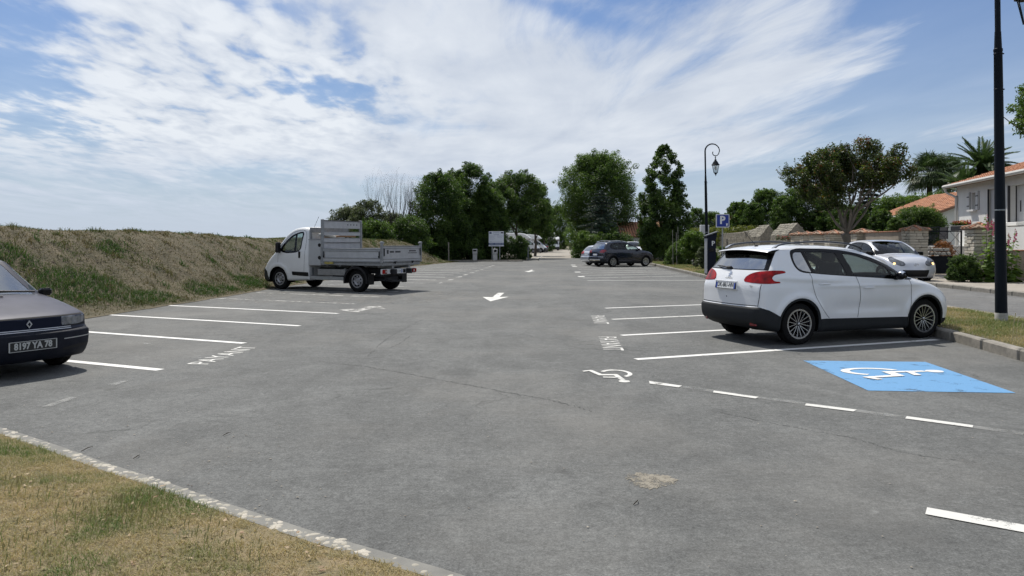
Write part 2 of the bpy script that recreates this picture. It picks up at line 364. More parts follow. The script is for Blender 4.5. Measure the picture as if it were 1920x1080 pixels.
class Shell:
    """a vehicle body as one smooth closed surface: side silhouette x plan outline x section"""
    def __init__(s, L, prof, plan, sect, bowf=.12, bowr=.06, crown=.05, k=.09, bexp=2.4, flares=(), extra=None, zc=.7, xa=.7, xb=None, crown_z=.5, wtop=None):
        s.L = L; s.bowf, s.bowr, s.crown, s.k, s.bexp = bowf, bowr, crown, k, bexp
        P = spline(prof, 6); s.P = P
        pl = np.array(plan, float); xs = np.linspace(pl[0, 0], pl[-1, 0], 200); sp = spline([tuple(p) for p in plan], 8, closed=False)
        s.plx, s.plw = sp[:, 0], sp[:, 1]
        se = spline([tuple(p) for p in sect], 6, closed=False); s.sz, s.sf = se[:, 0], se[:, 1]
        s.Wm = max(s.plw); s.fl = flares; s.extra = extra; s.zc = zc; s.xa = xa; s.xb = xb if xb else L - .9; s.cz = crown_z
        # silhouette distance lattice
        s.g = .012; s.x0, s.z0 = -.6, -.4; nx = int((L + 1.2) / s.g) + 2; nz = int((P[:, 1].max() + 1.0) / s.g) + 2
        gx, gz = np.meshgrid(s.x0 + np.arange(nx) * s.g, s.z0 + np.arange(nz) * s.g, indexing='ij')
        d, _, _ = seg_near(gx.ravel(), gz.ravel(), P); d[inside(gx.ravel(), gz.ravel(), P)] *= -1; s.D = d.reshape(nx, nz); s.nx, s.nz = nx, nz
    def sd(s, x, z):
        u = np.clip((x - s.x0) / s.g, 0, s.nx - 1.001); v = np.clip((z - s.z0) / s.g, 0, s.nz - 1.001)
        i = u.astype(int); j = v.astype(int); u = u - i; v = v - j; D = s.D
        return (D[i, j] * (1 - u) + D[i + 1, j] * u) * (1 - v) + (D[i, j + 1] * (1 - u) + D[i + 1, j + 1] * u) * v
    def F(s, x, y, z):
        y = np.abs(y); yr = y / s.Wm
        wf = sstep(x, s.L * .45, s.L * .8); wr = 1 - sstep(x, s.L * .12, s.L * .45); b = yr ** s.bexp
        xx = x + s.bowf * b * wf - s.bowr * b * wr
        zz = z + s.crown * yr * yr * sstep(z, s.cz, s.cz + .5)
        d1 = s.sd(xx, zz)
        w = np.interp(x, s.plx, s.plw) * np.interp(z, s.sz, s.sf)
        for (fx, fz, R, a) in s.fl:
            rr = np.hypot(x - fx, z - fz); w = w + a * np.exp(-((rr - R) / .06) ** 2) * (z > fz - .15)
        if s.extra is not None: w = w + s.extra(x, z)
        d2 = (y - w) * .95
        h = np.maximum(s.k - np.abs(d1 - d2), 0) / s.k
        return np.maximum(d1, d2) + h * h * s.k * .25
    def cast(s, ox, oz, dx, dy, dz):
        lo = np.zeros_like(dx); hi = np.full_like(dx, 3.2)
        for _ in range(17):
            m = (lo + hi) / 2; f = s.F(ox + dx * m, dy * m, oz + dz * m) > 0
            hi = np.where(f, m, hi); lo = np.where(f, lo, m)
        return (lo + hi) / 2
    def grid(s, nth, ncap, nmid):
        th = np.linspace(-math.pi, math.pi, nth, endpoint=False)
        u = []
        for k in range(1, ncap): u.append((s.xa, -math.pi / 2 * (1 - k / ncap)))
        for k in range(nmid + 1): u.append((s.xa + (s.xb - s.xa) * k / nmid, 0.0))
        for k in range(1, ncap): u.append((s.xb, math.pi / 2 * k / ncap))
        u = np.array(u); ox = np.repeat(u[:, 0], nth); ph = np.repeat(u[:, 1], nth); T = np.tile(th, len(u))
        dx = np.sin(ph); dy = np.cos(ph) * np.sin(T); dz = np.cos(ph) * np.cos(T); oz = np.full_like(dx, s.zc)
        t = s.cast(ox, oz, dx, dy, dz)
        V = np.stack([ox + dx * t, dy * t, oz + dz * t], 1); n = len(u)
        I = np.arange(n - 1)[:, None] * nth; J = np.arange(nth)[None, :]; J2 = (J + 1) % nth
        Q = np.stack([I + J, I + nth + J, I + nth + J2, I + J2], -1).reshape(-1, 4)
        return V, Q
    def normal(s, V):
        e = .004; g = np.stack([s.F(V[:, 0] + e, V[:, 1], V[:, 2]) - s.F(V[:, 0] - e, V[:, 1], V[:, 2]),
                                s.F(V[:, 0], V[:, 1] + e, V[:, 2]) - s.F(V[:, 0], V[:, 1] - e, V[:, 2]),
                                s.F(V[:, 0], V[:, 1], V[:, 2] + e) - s.F(V[:, 0], V[:, 1], V[:, 2] - e)], 1)
        return g / (np.linalg.norm(g, axis=1, keepdims=True) + 1e-9)
    def side_pt(s, x, z, sgn):   # surface point seen square from the side
        lo, hi = 0.0, 1.6
        for _ in range(22):
            m = (lo + hi) / 2
            if s.F(np.array([x]), np.array([m]), np.array([z]))[0] > 0: hi = m
            else: lo = m
        return Vector((x, sgn * lo, z))
    def end_pt(s, y, z, end):
        lo, hi = 0.0, s.L * .6
        x0 = s.L / 2; d = 1 if end == 'front' else -1
        for _ in range(22):
            m = (lo + hi) / 2
            if s.F(np.array([x0 + d * m]), np.array([y]), np.array([z]))[0] > 0: hi = m
            else: lo = m
        return Vector((x0 + d * lo, y, z))
    def nrm(s, p): return Vector(s.normal(np.array([p]))[0])

def project(V, N, proj, L, wc):
    x, y, z = V.T; nx, ny, nz = N.T; ay = np.abs(y)
    if proj == 'side': return x, z, np.abs(ny) > .22
    if proj == 'wrapr': return x - (wc - ay), z, (x < L * .35)
    if proj == 'wrapf': return (L - x) - (wc - ay), z, (x > L * .65)
    if proj == 'rear': return y, z, (nx < -.15)
    if proj == 'front': return y, z, (nx > .08)
    if proj == 'top': return x, y, (nz > .15)
def build_shell(sh, parent, body_mat, regions, res=(300, 70, 160), name='body', wc=.84, lining=None, holes=(), floor_z=.2, shift=0.0):
    """regions: (name, mat, proj, poly, offset, split, cond) first match wins; holes: (x, z, R) wheel arches"""
    V, Q = sh.grid(*res); N = sh.normal(V)
    T = np.concatenate([Q[:, [0, 1, 2]], Q[:, [0, 2, 3]]]); lab = np.zeros(len(T), int)
    cell = .03
    circ = []
    for (hx, hz, R) in holes:
        a = np.linspace(0, 2 * math.pi, 48, endpoint=False)
        c = [(hx + R * math.cos(q), hz + R * math.sin(q)) for q in a if math.sin(q) >= -.001]
        circ.append([None, None, 'side', c + [(hx - R, -.3), (hx + R, -.3)], 0, False, lambda V_, N_: (np.abs(V_[:, 1]) > .42)])
    allr = [(-1, r) for r in circ] + [(k + 1, list(r) + [None] * (7 - len(r))) for k, r in enumerate(regions)]
    regs = [r for k, r in allr if k > 0]
    for code, r in allr:
        poly = np.array(r[3], float); proj = r[2]; cond = r[6]
        a, b, ok = project(V, N, proj, sh.L, wc)
        if cond is not None: ok = ok & cond(V, N)
        box = (a > poly[:, 0].min() - .1) & (a < poly[:, 0].max() + .1) & (b > poly[:, 1].min() - .1) & (b < poly[:, 1].max() + .1)
        sd_ = np.full(len(V), .3); i = np.nonzero(box & ok)[0]
        if not len(i): continue
        d, _, _ = seg_near(a[i], b[i], poly); d = np.where(inside(a[i], b[i], poly), -d, d); sd_[i] = d
        valid = ok
        tv = sd_[T]; ins = tv < 0; ni = ins.sum(1)
        cut = (ni > 0) & (ni < 3) & (lab == 0) & valid[T].all(1)
        # snap near-zero to avoid slivers is not needed: shading normals are exact
        ti = np.nonzero(cut)[0]
        full = (ni == 3) & (lab == 0); part = (ni > 0) & (ni < 3) & (lab == 0) & ~cut
        lab[full] = code; 
        if code == -1: lab[part] = -1
        else: lab[part & (ni == 2)] = code
        if len(ti):
            tt = T[ti]; ss = sd_[tt]; odd_in = ni[ti] == 1; oddmask = np.where(odd_in[:, None], ss < 0, ss >= 0); o = oddmask.argmax(1); rr = np.arange(len(ti))
            A_ = tt[rr, o]; B_ = tt[rr, (o + 1) % 3]; C_ = tt[rr, (o + 2) % 3]; sa, sb, sc = sd_[A_], sd_[B_], sd_[C_]
            tp = (sa / (sa - sb))[:, None]; tq = (sa / (sa - sc))[:, None]; nv = len(V)
            Pn = V[A_] + (V[B_] - V[A_]) * tp; Qn = V[A_] + (V[C_] - V[A_]) * tq
            NP = N[A_] + (N[B_] - N[A_]) * tp; NQ = N[A_] + (N[C_] - N[A_]) * tq
            V = np.concatenate([V, Pn, Qn]); NN = np.concatenate([NP, NQ]); N = np.concatenate([N, NN / (np.linalg.norm(NN, axis=1, keepdims=True) + 1e-9)])
            ip = nv + rr; iq = nv + len(ti) + rr
            T[ti] = np.stack([A_, ip, iq], 1); lab[ti] = np.where(odd_in, code, 0)
            T = np.concatenate([T, np.stack([ip, B_, C_], 1), np.stack([ip, C_, iq], 1)])
            lab = np.concatenate([lab, np.where(odd_in, 0, code), np.where(odd_in, 0, code)])
    C = V[T].mean(1); out = {}
    def emit(nm, sel, m, off):
        if not sel.any(): return None
        q = T[sel]; u, inv = np.unique(q, return_inverse=True); vv = V[u] + N[u] * off
        vv = vv - np.array([sh.L / 2 + shift, 0, 0])
        return npmesh(nm, vv, inv.reshape(-1, 3), m, parent, smooth=True, normals=N[u])
    out['body'] = emit(name, lab == 0, body_mat, 0.0)
    for k, r in enumerate(regs):
        nm = r[0]
        if r[1] is None: continue
        sel = lab == k + 1
        if r[5]:
            for sg in (-1, 1):
                out[nm + ('L' if sg > 0 else 'R') + str(k)] = emit(nm, sel & (np.sign(C[:, 1]) == sg), r[1], r[4] or 0)
        else: out[nm + str(k)] = emit(nm, sel, r[1], r[4] or 0)
    if lining:
        glassy = lab == -1
        for k, r in enumerate(regs):
            if r[1] is not None and 'glass' in r[1].name: glassy |= lab == k + 1
        q = T[~glassy][:, ::-1]; u, inv = np.unique(q, return_inverse=True)
        vv = V[u] - N[u] * .028 - np.array([sh.L / 2 + shift, 0, 0])
        npmesh('interior_lining', vv, inv.reshape(-1, 3), lining, parent, smooth=True)
    return out
def seam(sh, parent, pts, m, w=.008, name='seam', shift=0, off=.003, kind='side', sgn=-1):
    """thin dark joint lying on the body along a polyline"""
    P = spline([tuple(p) for p in pts], 6, closed=False); vs = []; 
    for k, p in enumerate(P):
        t = P[min(k + 1, len(P) - 1)] - P[max(k - 1, 0)]; t = t / (np.linalg.norm(t) + 1e-9); nn = np.array([-t[1], t[0]]) * w / 2
        for q in (p + nn, p - nn):
            if kind == 'side': v = sh.side_pt(q[0], q[1], sgn)
            else: v = sh.end_pt(q[0], q[1], kind)
            v = v + sh.nrm(v) * off; vs.append((v.x - sh.L / 2 - shift, v.y, v.z))
    fs = [(2 * i, 2 * i + 1, 2 * i + 3, 2 * i + 2) for i in range(len(P) - 1)]
    return npmesh(name, vs, np.array(fs), m, parent)
def make_wheel(parent, x, y, R, w, rr, style, mt, mr, mdark, side, seg=40, bright=None):
    """wheel > tyre, rim (axis along y); side=+1 outer face towards +y"""
    hub = MB(); hub.lathe([(.001, -.07), (rr * .72, -.07), (rr * .72, -.10), (.001, -.10)], 20, 'Y')
    root = hub.build('wheel', mdark, parent, True); root.location = (x, y, R)
    if side < 0: root.rotation_euler = (0, 0, math.pi)
    a = w / 2
    prof = [(rr, -a * .92), (rr + .012, -a * .98), (R - .045, -a), (R - .015, -a * .9), (R, -a * .62), (R, -a * .1), (R - .006, 0), (R, a * .1), (R, a * .62), (R - .015, a * .9), (R - .045, a), (rr + .012, a * .98), (rr, a * .92)]
    t = MB(); t.lathe([(p, q - a + .02) for p, q in prof], seg, 'Y'); t.build('tyre', mt, root, True)
    r = MB(); o = .012
    r.lathe([(rr - .03, -w * .8), (rr - .012, -.03), (rr - .012, o - .004), (rr + .006, o), (rr + .006, o + .004), (rr - .018, o + .003), (rr - .022, -.02)], seg, 'Y')
    if style[0] == 'spokes':
        n, pair, wd, dish = style[1:5]
        for k in range(n):
            for q in ((-1, 1) if pair else (0,)):
                th = k * 2 * math.pi / n; e = q * pair
                p0 = Vector((math.sin(th + e * .25) * rr * .16, o - dish, math.cos(th + e * .25) * rr * .16)); p1 = Vector((math.sin(th + e) * (rr - .012), o - .004, math.cos(th + e) * (rr - .012)))
                d = (p1 - p0).normalized(); sd = d.cross(Vector((0, 1, 0))).normalized()
                w0, w1 = wd * .9, wd
                vs = [p0 + sd * w0, p0 - sd * w0, p1 - sd * w1, p1 + sd * w1]; vs2 = [v - Vector((0, .02, 0)) for v in vs]
                r.add([tuple(v) for v in vs + vs2], [(0, 1, 2, 3), (0, 4, 5, 1), (1, 5, 6, 2), (2, 6, 7, 3), (3, 7, 4, 0)])
        r.lathe([(.001, o - dish + .016), (rr * .10, o - dish + .012), (rr * .13, o - dish - .01), (rr * .13, o - dish - .05)], 20, 'Y')
    elif style[0] == 'steel':
        r.lathe([(.001, o - .01), (rr * .22, o - .008), (rr * .28, o - .04), (rr * .45, o - .045), (rr * .62, o - .012), (rr * .82, o - .03), (rr * .95, o - .06)], seg, 'Y')
    elif style[0] == 'trim':
        n = style[1]
        r.lathe([(.001, o + .008), (rr * .35, o + .006), (rr * .5, o - .006), (rr * .93, o - .002), (rr * .97, o - .02)], seg, 'Y')
    ro = r.build('rim', mr, root, True, angle=40)
    if style[0] in ('steel', 'trim'):
        n = style[1]; h = MB()
        for k in range(n):
            th = (k + .5) * 2 * math.pi / n; c = Vector((math.sin(th) * rr * .70, o + .0, math.cos(th) * rr * .70)); u = Vector((math.cos(th), 0, -math.sin(th))); v = Vector((math.sin(th), 0, math.cos(th)))
            hw, hh = rr * style[2], rr * style[3]
            pl = [(-hw * .8, -hh), (hw * .8, -hh), (hw, hh), (-hw, hh)]
            h.add([tuple(c + u * p + v * q + Vector((0, .004, 0))) for p, q in pl], [(0, 1, 2, 3)])
        h.build('rim_hole', mdark, root)
    return root
def make_seat(parent, x, y, z, m, face=1, w=.48):
    b = MB(); b.box((x, y, z), (.5, w, .14), bev=.05)
    b.box((x - face * .26, y, z + .33), (.13, w * .95, .62), Matrix.Rotation(-face * .22, 3, 'Y').to_4x4() if False else None, bev=.05)
    b.box((x - face * .30, y, z + .74), (.10, w * .52, .19), bev=.045)
    return b.build('seat', m, parent, True)
def liner(parent, sh, holes, m, half, shift=0.0):
    """wheel-arch liners and a dark underbody"""
    for (hx, hz, R) in holes:
        for sg in (-1, 1):
            b = MB(); n = 18; vs = []; fs = []
            for k in range(n + 1):
                a = math.pi * (-.12 + 1.24 * k / n)
                for yy in (half - .012, half - .34): vs.append((hx + (R + .004) * math.cos(a) - sh.L / 2 - shift, sg * yy, hz + (R + .004) * math.sin(a)))
            for k in range(n): fs.append((2 * k, 2 * k + 1, 2 * k + 3, 2 * k + 2))
            c = len(vs); vs.append((hx - sh.L / 2 - shift, sg * (half - .34), hz)); fs += [(c, 2 * k + 1, 2 * k + 3) for k in range(n)]
            b.add(vs, fs); b.build('wheel_arch_liner', m, parent, True)
def plate(parent, p, nrm, w, h, txt, mbg, mtxt, size, mside=None, frame_m=None, up=(0, 0, 1), sx=1.0, bold=.0):
    n = Vector(nrm).normalized(); up = Vector(up); ax = up.cross(n).normalized(); ay = n.cross(ax).normalized(); p = Vector(p)
    b = MB(); b.prism([(-w / 2, -h / 2), (w / 2, -h / 2), (w / 2, h / 2), (-w / 2, h / 2)], p, ax, ay, n, .008)
    o = b.build('number_plate', mbg, parent)
    if frame_m:
        f = MB(); e = .006
        for (c, d) in (((0, h / 2), (w, e)), ((0, -h / 2), (w, e)), ((-w / 2, 0), (e, h)), ((w / 2, 0), (e, h))):
            f.prism([(c[0] - d[0] / 2 - e / 2, c[1] - d[1] / 2), (c[0] + d[0] / 2 + e / 2, c[1] - d[1] / 2), (c[0] + d[0] / 2 + e / 2, c[1] + d[1] / 2), (c[0] - d[0] / 2 - e / 2, c[1] + d[1] / 2)], p + n * .001, ax, ay, n, .011)
        f.build('plate_frame', frame_m, o)
    if txt: text_obj('lettering', txt, size, mtxt, o, frame(p + n * .0095, ax, ay), .0006, sx=sx, bold=bold)
    if mside:
        for s_ in (-1, 1):
            b = MB(); x0 = s_ * (w / 2 - .021); b.prism([(x0 - .02, -h / 2), (x0 + .02, -h / 2), (x0 + .02, h / 2), (x0 - .02, h / 2)], p + n * .0082, ax, ay, n, .001); b.build('country_band', mside, o)
    return o
M_tyre = mat('tyre_rubber', (.009, .009, .009), .9, bump=.2, bscale=60, spec=.15)
M_dark = mat('dark_plastic', (.008, .008, .009), .55, spec=.3)
M_blackgloss = mat('gloss_black', (.003, .003, .004), .15, spec=.25)
M_lining = mat('interior_fabric', (.012, .012, .013), .9, spec=.1)
M_seat = mat('seat_fabric', (.022, .023, .026), .85, var=.3, vscale=60)
M_chrome = mat('chrome', (.75, .76, .78), .12, 1.0)
M_alloy = mat('alloy_silver', (.55, .56, .58), .3, .9)
M_under = mat('underbody', (.004, .004, .004), .95, spec=.05)
M_glass = glass_mat('car_glass', (.60, .68, .65), f0=.04)
M_glassd = glass_mat('car_glass_tinted', (.20, .23, .24), f0=.42)
M_headl = mat('lamp_clear', (.55, .57, .60), .08, .2, coat=1)
M_red = mat('lamp_red', (.36, .006, .007), .2, 0, coat=.2, spec=.15, col2=(.09, .003, .004), vscale=7, detail=2)
M_redd = mat('lamp_red_dark', (.16, .005, .008), .2, 0, coat=.6)
M_orange = mat('lamp_orange', (.75, .25, .03), .15, coat=.6)
M_gap = mat('panel_gap', (.012, .012, .013), .9)
M_platew = mat('plate_white', (.72, .73, .72), .35)
M_platek = mat('plate_black', (.008, .008, .009), .4)
M_plateblue = mat('plate_blue', (.015, .05, .32), .4)
M_platetxt = mat('plate_text_black', (.01, .01, .012), .5)
M_plategrey = mat('plate_text_grey', (.42, .43, .42), .5)
M_white = mat('car_paint_white', (.70, .71, .725), .28, 0, coat=.8, var=.02, vscale=1.5)
# ------------------------------------------------------------------ noise for modelling
def vnoise(x, y, seed=0):
    """smooth value noise on arrays"""
    x = np.asarray(x, float); y = np.asarray(y, float); xi = np.floor(x).astype(np.int64); yi = np.floor(y).astype(np.int64); fx = x - xi; fy = y - yi
    fx = fx * fx * (3 - 2 * fx); fy = fy * fy * (3 - 2 * fy)
    def h(a, b):
        n = (a * 374761393 + b * 668265263 + seed * 69069) & 0xffffffff; n = ((n ^ (n >> 13)) * 1274126177) & 0xffffffff
        return ((n ^ (n >> 16)) & 0xffff) / 65535.0
    return (h(xi, yi) * (1 - fx) + h(xi + 1, yi) * fx) * (1 - fy) + (h(xi, yi + 1) * (1 - fx) + h(xi + 1, yi + 1) * fx) * fy
def fbm(x, y, seed=0, oct=4):
    r = 0; a = .5
    for k in range(oct): r = r + a * vnoise(x * 2 ** k, y * 2 ** k, seed + k); a *= .5
    return r / (1 - .5 ** oct)
# ------------------------------------------------------------------ asphalt
def asphalt(name, base, seed=0.0, worn=True):
    m = bpy.data.materials.new(name); m.use_nodes = True; MATS[name] = m; nt = m.node_tree; b = nt.nodes['Principled BSDF']; L = nt.links.new
    def nd(t, **k):
        n = nt.nodes.new(t)
        for a, v in k.items(): setattr(n, a, v)
        return n
    def mth(op, a, c, clamp=False):
        n = nd('ShaderNodeMath', operation=op, use_clamp=clamp)
        for i, v in enumerate((a, c)):
            if isinstance(v, (int, float)): n.inputs[i].default_value = v
            else: L(v, n.inputs[i])
        return n.outputs[0]
    def nz(scale, det=4, rough=.6, dist=0, vec=None):
        n = nd('ShaderNodeTexNoise'); n.inputs['Scale'].default_value = scale; n.inputs['Detail'].default_value = det; n.inputs['Roughness'].default_value = rough; n.inputs['Distortion'].default_value = dist
        L(vec or co, n.inputs['Vector']); return n.outputs['Fac']
    def rng(v, a, c, d=0, e=1):
        n = nd('ShaderNodeMapRange'); L(v, n.inputs[0])
        for i, q in enumerate((a, c, d, e)): n.inputs[i + 1].default_value = q
        return n.outputs[0]
    t = nd('ShaderNodeTexCoord'); mp = nd('ShaderNodeMapping'); L(t.outputs['Object'], mp.inputs[0]); mp.inputs['Location'].default_value = (seed, seed * 1.7, 0); co = mp.outputs[0]
    st = nd('ShaderNodeMapping'); L(co, st.inputs[0]); st.inputs['Scale'].default_value = (1, .28, 1); st.inputs['Rotation'].default_value = (0, 0, .07)
    f = rng(nz(.35, 5), .3, .7, .88, 1.13)
    f = mth('MULTIPLY', f, rng(nz(1.7, 6, .7, .5), .3, .7, .83, 1.17))
    f = mth('MULTIPLY', f, rng(nz(.9, 6, .7, .8, st.outputs[0]), .35, .7, .88, 1.13))
    f = mth('MULTIPLY', f, rng(nz(9, 5, .7), .3, .7, .82, 1.19)); f = mth('MULTIPLY', f, rng(nz(26, 5, .8), .3, .7, .64, 1.40))
    f = mth('MULTIPLY', f, rng(nz(75, 3, .7), .3, .72, .62, 1.42))
    f = mth('MULTIPLY', f, rng(nz(240, 2, .7), .3, .72, .72, 1.30))
    vo = nd('ShaderNodeTexVoronoi'); vo.inputs['Scale'].default_value = 95; L(co, vo.inputs['Vector'])     # light stone chips
    chip = rng(vo.outputs['Distance'], .10, .22, 1, 0); sc = nd('ShaderNodeSeparateColor'); L(vo.outputs['Color'], sc.inputs[0]); chip = mth('MULTIPLY', chip, rng(sc.outputs[0], .80, .86))
    f = mth('ADD', f, mth('MULTIPLY', chip, .8))
    pit = mth('MULTIPLY', rng(vo.outputs['Distance'], .10, .25, 1, 0), rng(sc.outputs[1], .84, .9)); f = mth('MULTIPLY', f, mth('SUBTRACT', 1, mth('MULTIPLY', pit, .45)))
    # dusty pale zone beside the truck
    # fine wandering cracks, only here and there
    wv = nd('ShaderNodeMixRGB') if False else None
    nn = nd('ShaderNodeTexNoise'); nn.inputs['Scale'].default_value = 1.1; nn.inputs['Detail'].default_value = 4; L(co, nn.inputs['Vector'])
    va = nd('ShaderNodeVectorMath', operation='SCALE'); L(nn.outputs['Color'], va.inputs[0]); va.inputs['Scale'].default_value = 1.6
    vb = nd('ShaderNodeVectorMath', operation='ADD'); L(co, vb.inputs[0]); L(va.outputs[0], vb.inputs[1])
    vc = nd('ShaderNodeTexVoronoi', feature='DISTANCE_TO_EDGE'); vc.inputs['Scale'].default_value = .34; L(vb.outputs[0], vc.inputs['Vector'])
    crack = mth('MULTIPLY', rng(vc.outputs['Distance'], .0, .010, 1, 0), rng(nz(.5, 2), .50, .60)); f = mth('MULTIPLY', f, mth('SUBTRACT', 1, mth('MULTIPLY', crack, .38)))
    # pale scuffs
    sp = nd('ShaderNodeTexVoronoi'); sp.inputs['Scale'].default_value = 1.3; L(vb.outputs[0], sp.inputs['Vector']); scuff = mth('MULTIPLY', rng(sp.outputs['Distance'], .05, .12, 1, 0), rng(nz(9, 4), .52, .60)); f = mth('ADD', f, mth('MULTIPLY', scuff, .55))
    mc = nd('ShaderNodeMix', data_type='RGBA', blend_type='MULTIPLY'); mc.inputs[0].default_value = 1; mc.inputs[6].default_value = (*base, 1); cb = nd('ShaderNodeCombineColor')
    for i in range(3): L(f, cb.inputs[i])
    L(cb.outputs[0], mc.inputs[7])
    stn = rng(nz(.75, 3, .5, .3), .60, .70, 0, .30); spt = nd('ShaderNodeTexVoronoi'); spt.inputs['Scale'].default_value = .8; L(vb.outputs[0], spt.inputs['Vector']); oil = mth('MULTIPLY', rng(spt.outputs['Distance'], .04, .13, 1, 0), rng(nz(.3, 2), .5, .6)); mst = nd('ShaderNodeMix', data_type='RGBA'); L(mth('ADD', stn, mth('MULTIPLY', oil, .45), True), mst.inputs[0]); L(mc.outputs[2], mst.inputs[6]); mst.inputs[7].default_value = (.050, .050, .048, 1); mc = mst
    dust = nd('ShaderNodeMix', data_type='RGBA'); L(rng(nz(.22, 6, .65), .48, .70, 0, .42), dust.inputs[0]); L(mc.outputs[2], dust.inputs[6]); dust.inputs[7].default_value = (.21, .20, .18, 1)
    L(dust.outputs[2], b.inputs['Base Color']); b.inputs['Roughness'].default_value = .88; b.inputs['Specular IOR Level'].default_value = .35
    bp = nd('ShaderNodeBump'); bp.inputs['Strength'].default_value = .55; bp.inputs['Distance'].default_value = .006
    L(mth('ADD', mth('ADD', nz(120, 3, .7), mth('MULTIPLY', nz(30, 3), .7)), mth('MULTIPLY', crack, -1.2)), bp.inputs['Height']); L(bp.outputs[0], b.inputs['Normal'])
    return m
M_asph = asphalt('asphalt_lot', (.106, .108, .104)); M_road = asphalt('asphalt_road', (.122, .122, .119), 31.0)
def poly_sheet(name, pts, z, m, parent=None, kind='structure'):
    o = npmesh(name, [(p[0], p[1], z) for p in pts], [np.array([range(len(pts))])] if len(pts) <= 4 else [np.array([list(range(len(pts)))])], m, parent)
    if kind and parent is None: o['kind'] = kind
    return o
# wide land to the horizon
def field_sheet():
    r = np.concatenate([[0], np.geomspace(20, 3500, 26)]); a = np.linspace(0, 2 * math.pi, 64, endpoint=False); V = [(0, 60, -.06)]
    for q in r[1:]: V += [(q * math.cos(t), 60 + q * math.sin(t), -.06) for t in a]
    F = [(0, 1 + k, 1 + (k + 1) % 64) for k in range(64)]; Fq = []
    for i in range(len(r) - 2):
        for k in range(64): Fq.append((1 + i * 64 + k, 1 + (i + 1) * 64 + k, 1 + (i + 1) * 64 + (k + 1) % 64, 1 + i * 64 + (k + 1) % 64))
    o = npmesh('ground', V, [np.array(F), np.array(Fq)], mat('dry_field', (.16, .13, .08), .95, col2=(.08, .09, .04), vscale=.05, detail=8)); o['kind'] = 'structure'
field_sheet()
AX = .067
foot = lambda Y: -9.95 + AX * Y + np.where(np.asarray(Y, float) > 50, (np.asarray(Y, float) - 50) * .12, 0)
KERB = [(6.35, 2.0), (6.50, 6.0), (6.78, 9.9), (7.06, 12.0), (7.62, 18.0), (8.53, 33.0), (9.2, 44.0), (9.75, 52.7), (10.4, 62)]
def kx(Y): return float(np.interp(Y, [p[1] for p in KERB], [p[0] for p in KERB]))
lot = [(-8.2, -25), (-7.9, 4)] + [(float(foot(Y)) - .25, Y) for Y in (8, 14, 20, 30, 40, 50, 56, 61)] + [(-6.5, 66), (-1.5, 70), (-1.0, 76), (8.2, 76), (10.9, 64)] + [(p[0] + .05, p[1]) for p in KERB[::-1]] + [(6.3, -25)]
LOT = poly_sheet('parking_lot', lot, 0.0, M_asph)
# gravel track at the end
poly_sheet('gravel_track', [(-1.2, 71), (9.5, 71), (14.5, 170), (-2, 170)], -.008, mat('gravel', (.33, .30, .255), .95, col2=(.22, .20, .165), vscale=3, bump=.4, bscale=25, detail=8))
# side road, its gutter line, pavement
RZ, PZ = .16, .27
redge = lambda Y: 8.62 + AX * Y
pedge = lambda Y: 12.15 + .062 * Y
poly_sheet('side_road', [(redge(-20) - .1, -20), (pedge(-20), -20), (pedge(150), 150), (redge(150) - .1, 150)], RZ, M_road)
M_pave = mat('pavement_concrete', (.33, .30, .26), .9, col2=(.25, .225, .19), vscale=1.6, bump=.35, bscale=35, detail=9)
pv = MB()
for Y in range(-10, 74, 3):
    pv.add([(pedge(Y) + .16, Y + .008, PZ), (21.5, Y + .008, PZ), (21.5, Y + 2.992, PZ), (pedge(Y + 3) + .16, Y + 2.992, PZ)], [(0, 1, 2, 3)])
pvo = pv.build('pavement', M_pave); pvo['kind'] = 'structure'
under = poly_sheet('garden_ground', [(pedge(-20) + .1, -20), (60, -20), (60, 150), (pedge(150), 150)], PZ - .012, mat('garden_soil', (.13, .11, .07), .95, col2=(.07, .09, .035), vscale=1.2))
# kerb stones (each a stone)
M_kerb = mat('kerb_stone', (.27, .25, .215), .9, col2=(.15, .14, .12), vscale=7, bump=.5, bscale=30, objvar=.14, detail=9)
kerb = thing('kerb', (0, 0, 0)); kerb['kind'] = 'structure'
def stone_mesh(l, w, h, bev, seed):
    rnd = random.Random(seed); b = MB().box((0, 0, h / 2), (w, l, h), bev=bev); me = b.build('kerb_stone', M_kerb, link_it=False)
    for v in me.vertices: v.co += Vector((rnd.uniform(-.004, .004), rnd.uniform(-.004, .004), rnd.uniform(-.005, .005)))
    return me
kms = [stone_mesh(.985, .16, .34, .022, k) for k in range(5)]
Y = 1.0; k = 0
while Y < 61:
    x0, x1 = kx(Y), kx(Y + 1); a = math.atan2(x0 - x1, 1)
    inst('kerb_stone', kms[k % 5], kerb, ((x0 + x1) / 2 + .08, Y + .5, -.185 + random.uniform(-.004, .004)), (0, 0, a)); Y += 1 / math.cos(a) * 1.0; k += 1
lowk = [stone_mesh(.99, .15, .30, .018, 20 + k) for k in range(3)]
for k in range(-8, 60):
    inst('kerb_stone', lowk[k % 3], kerb, (pedge(k + .5) + .08, k + .5, PZ - .288), (0, 0, -.062))
# dropped edge of the verge against the side road
gut = MB()
for k in range(-10, 62): gut.box((redge(k + .5) - .02, k + .5, RZ - .04), (.14, .985, .10), -AX, bev=.01)
go = gut.build('verge_edging', M_kerb); go['kind'] = 'structure'

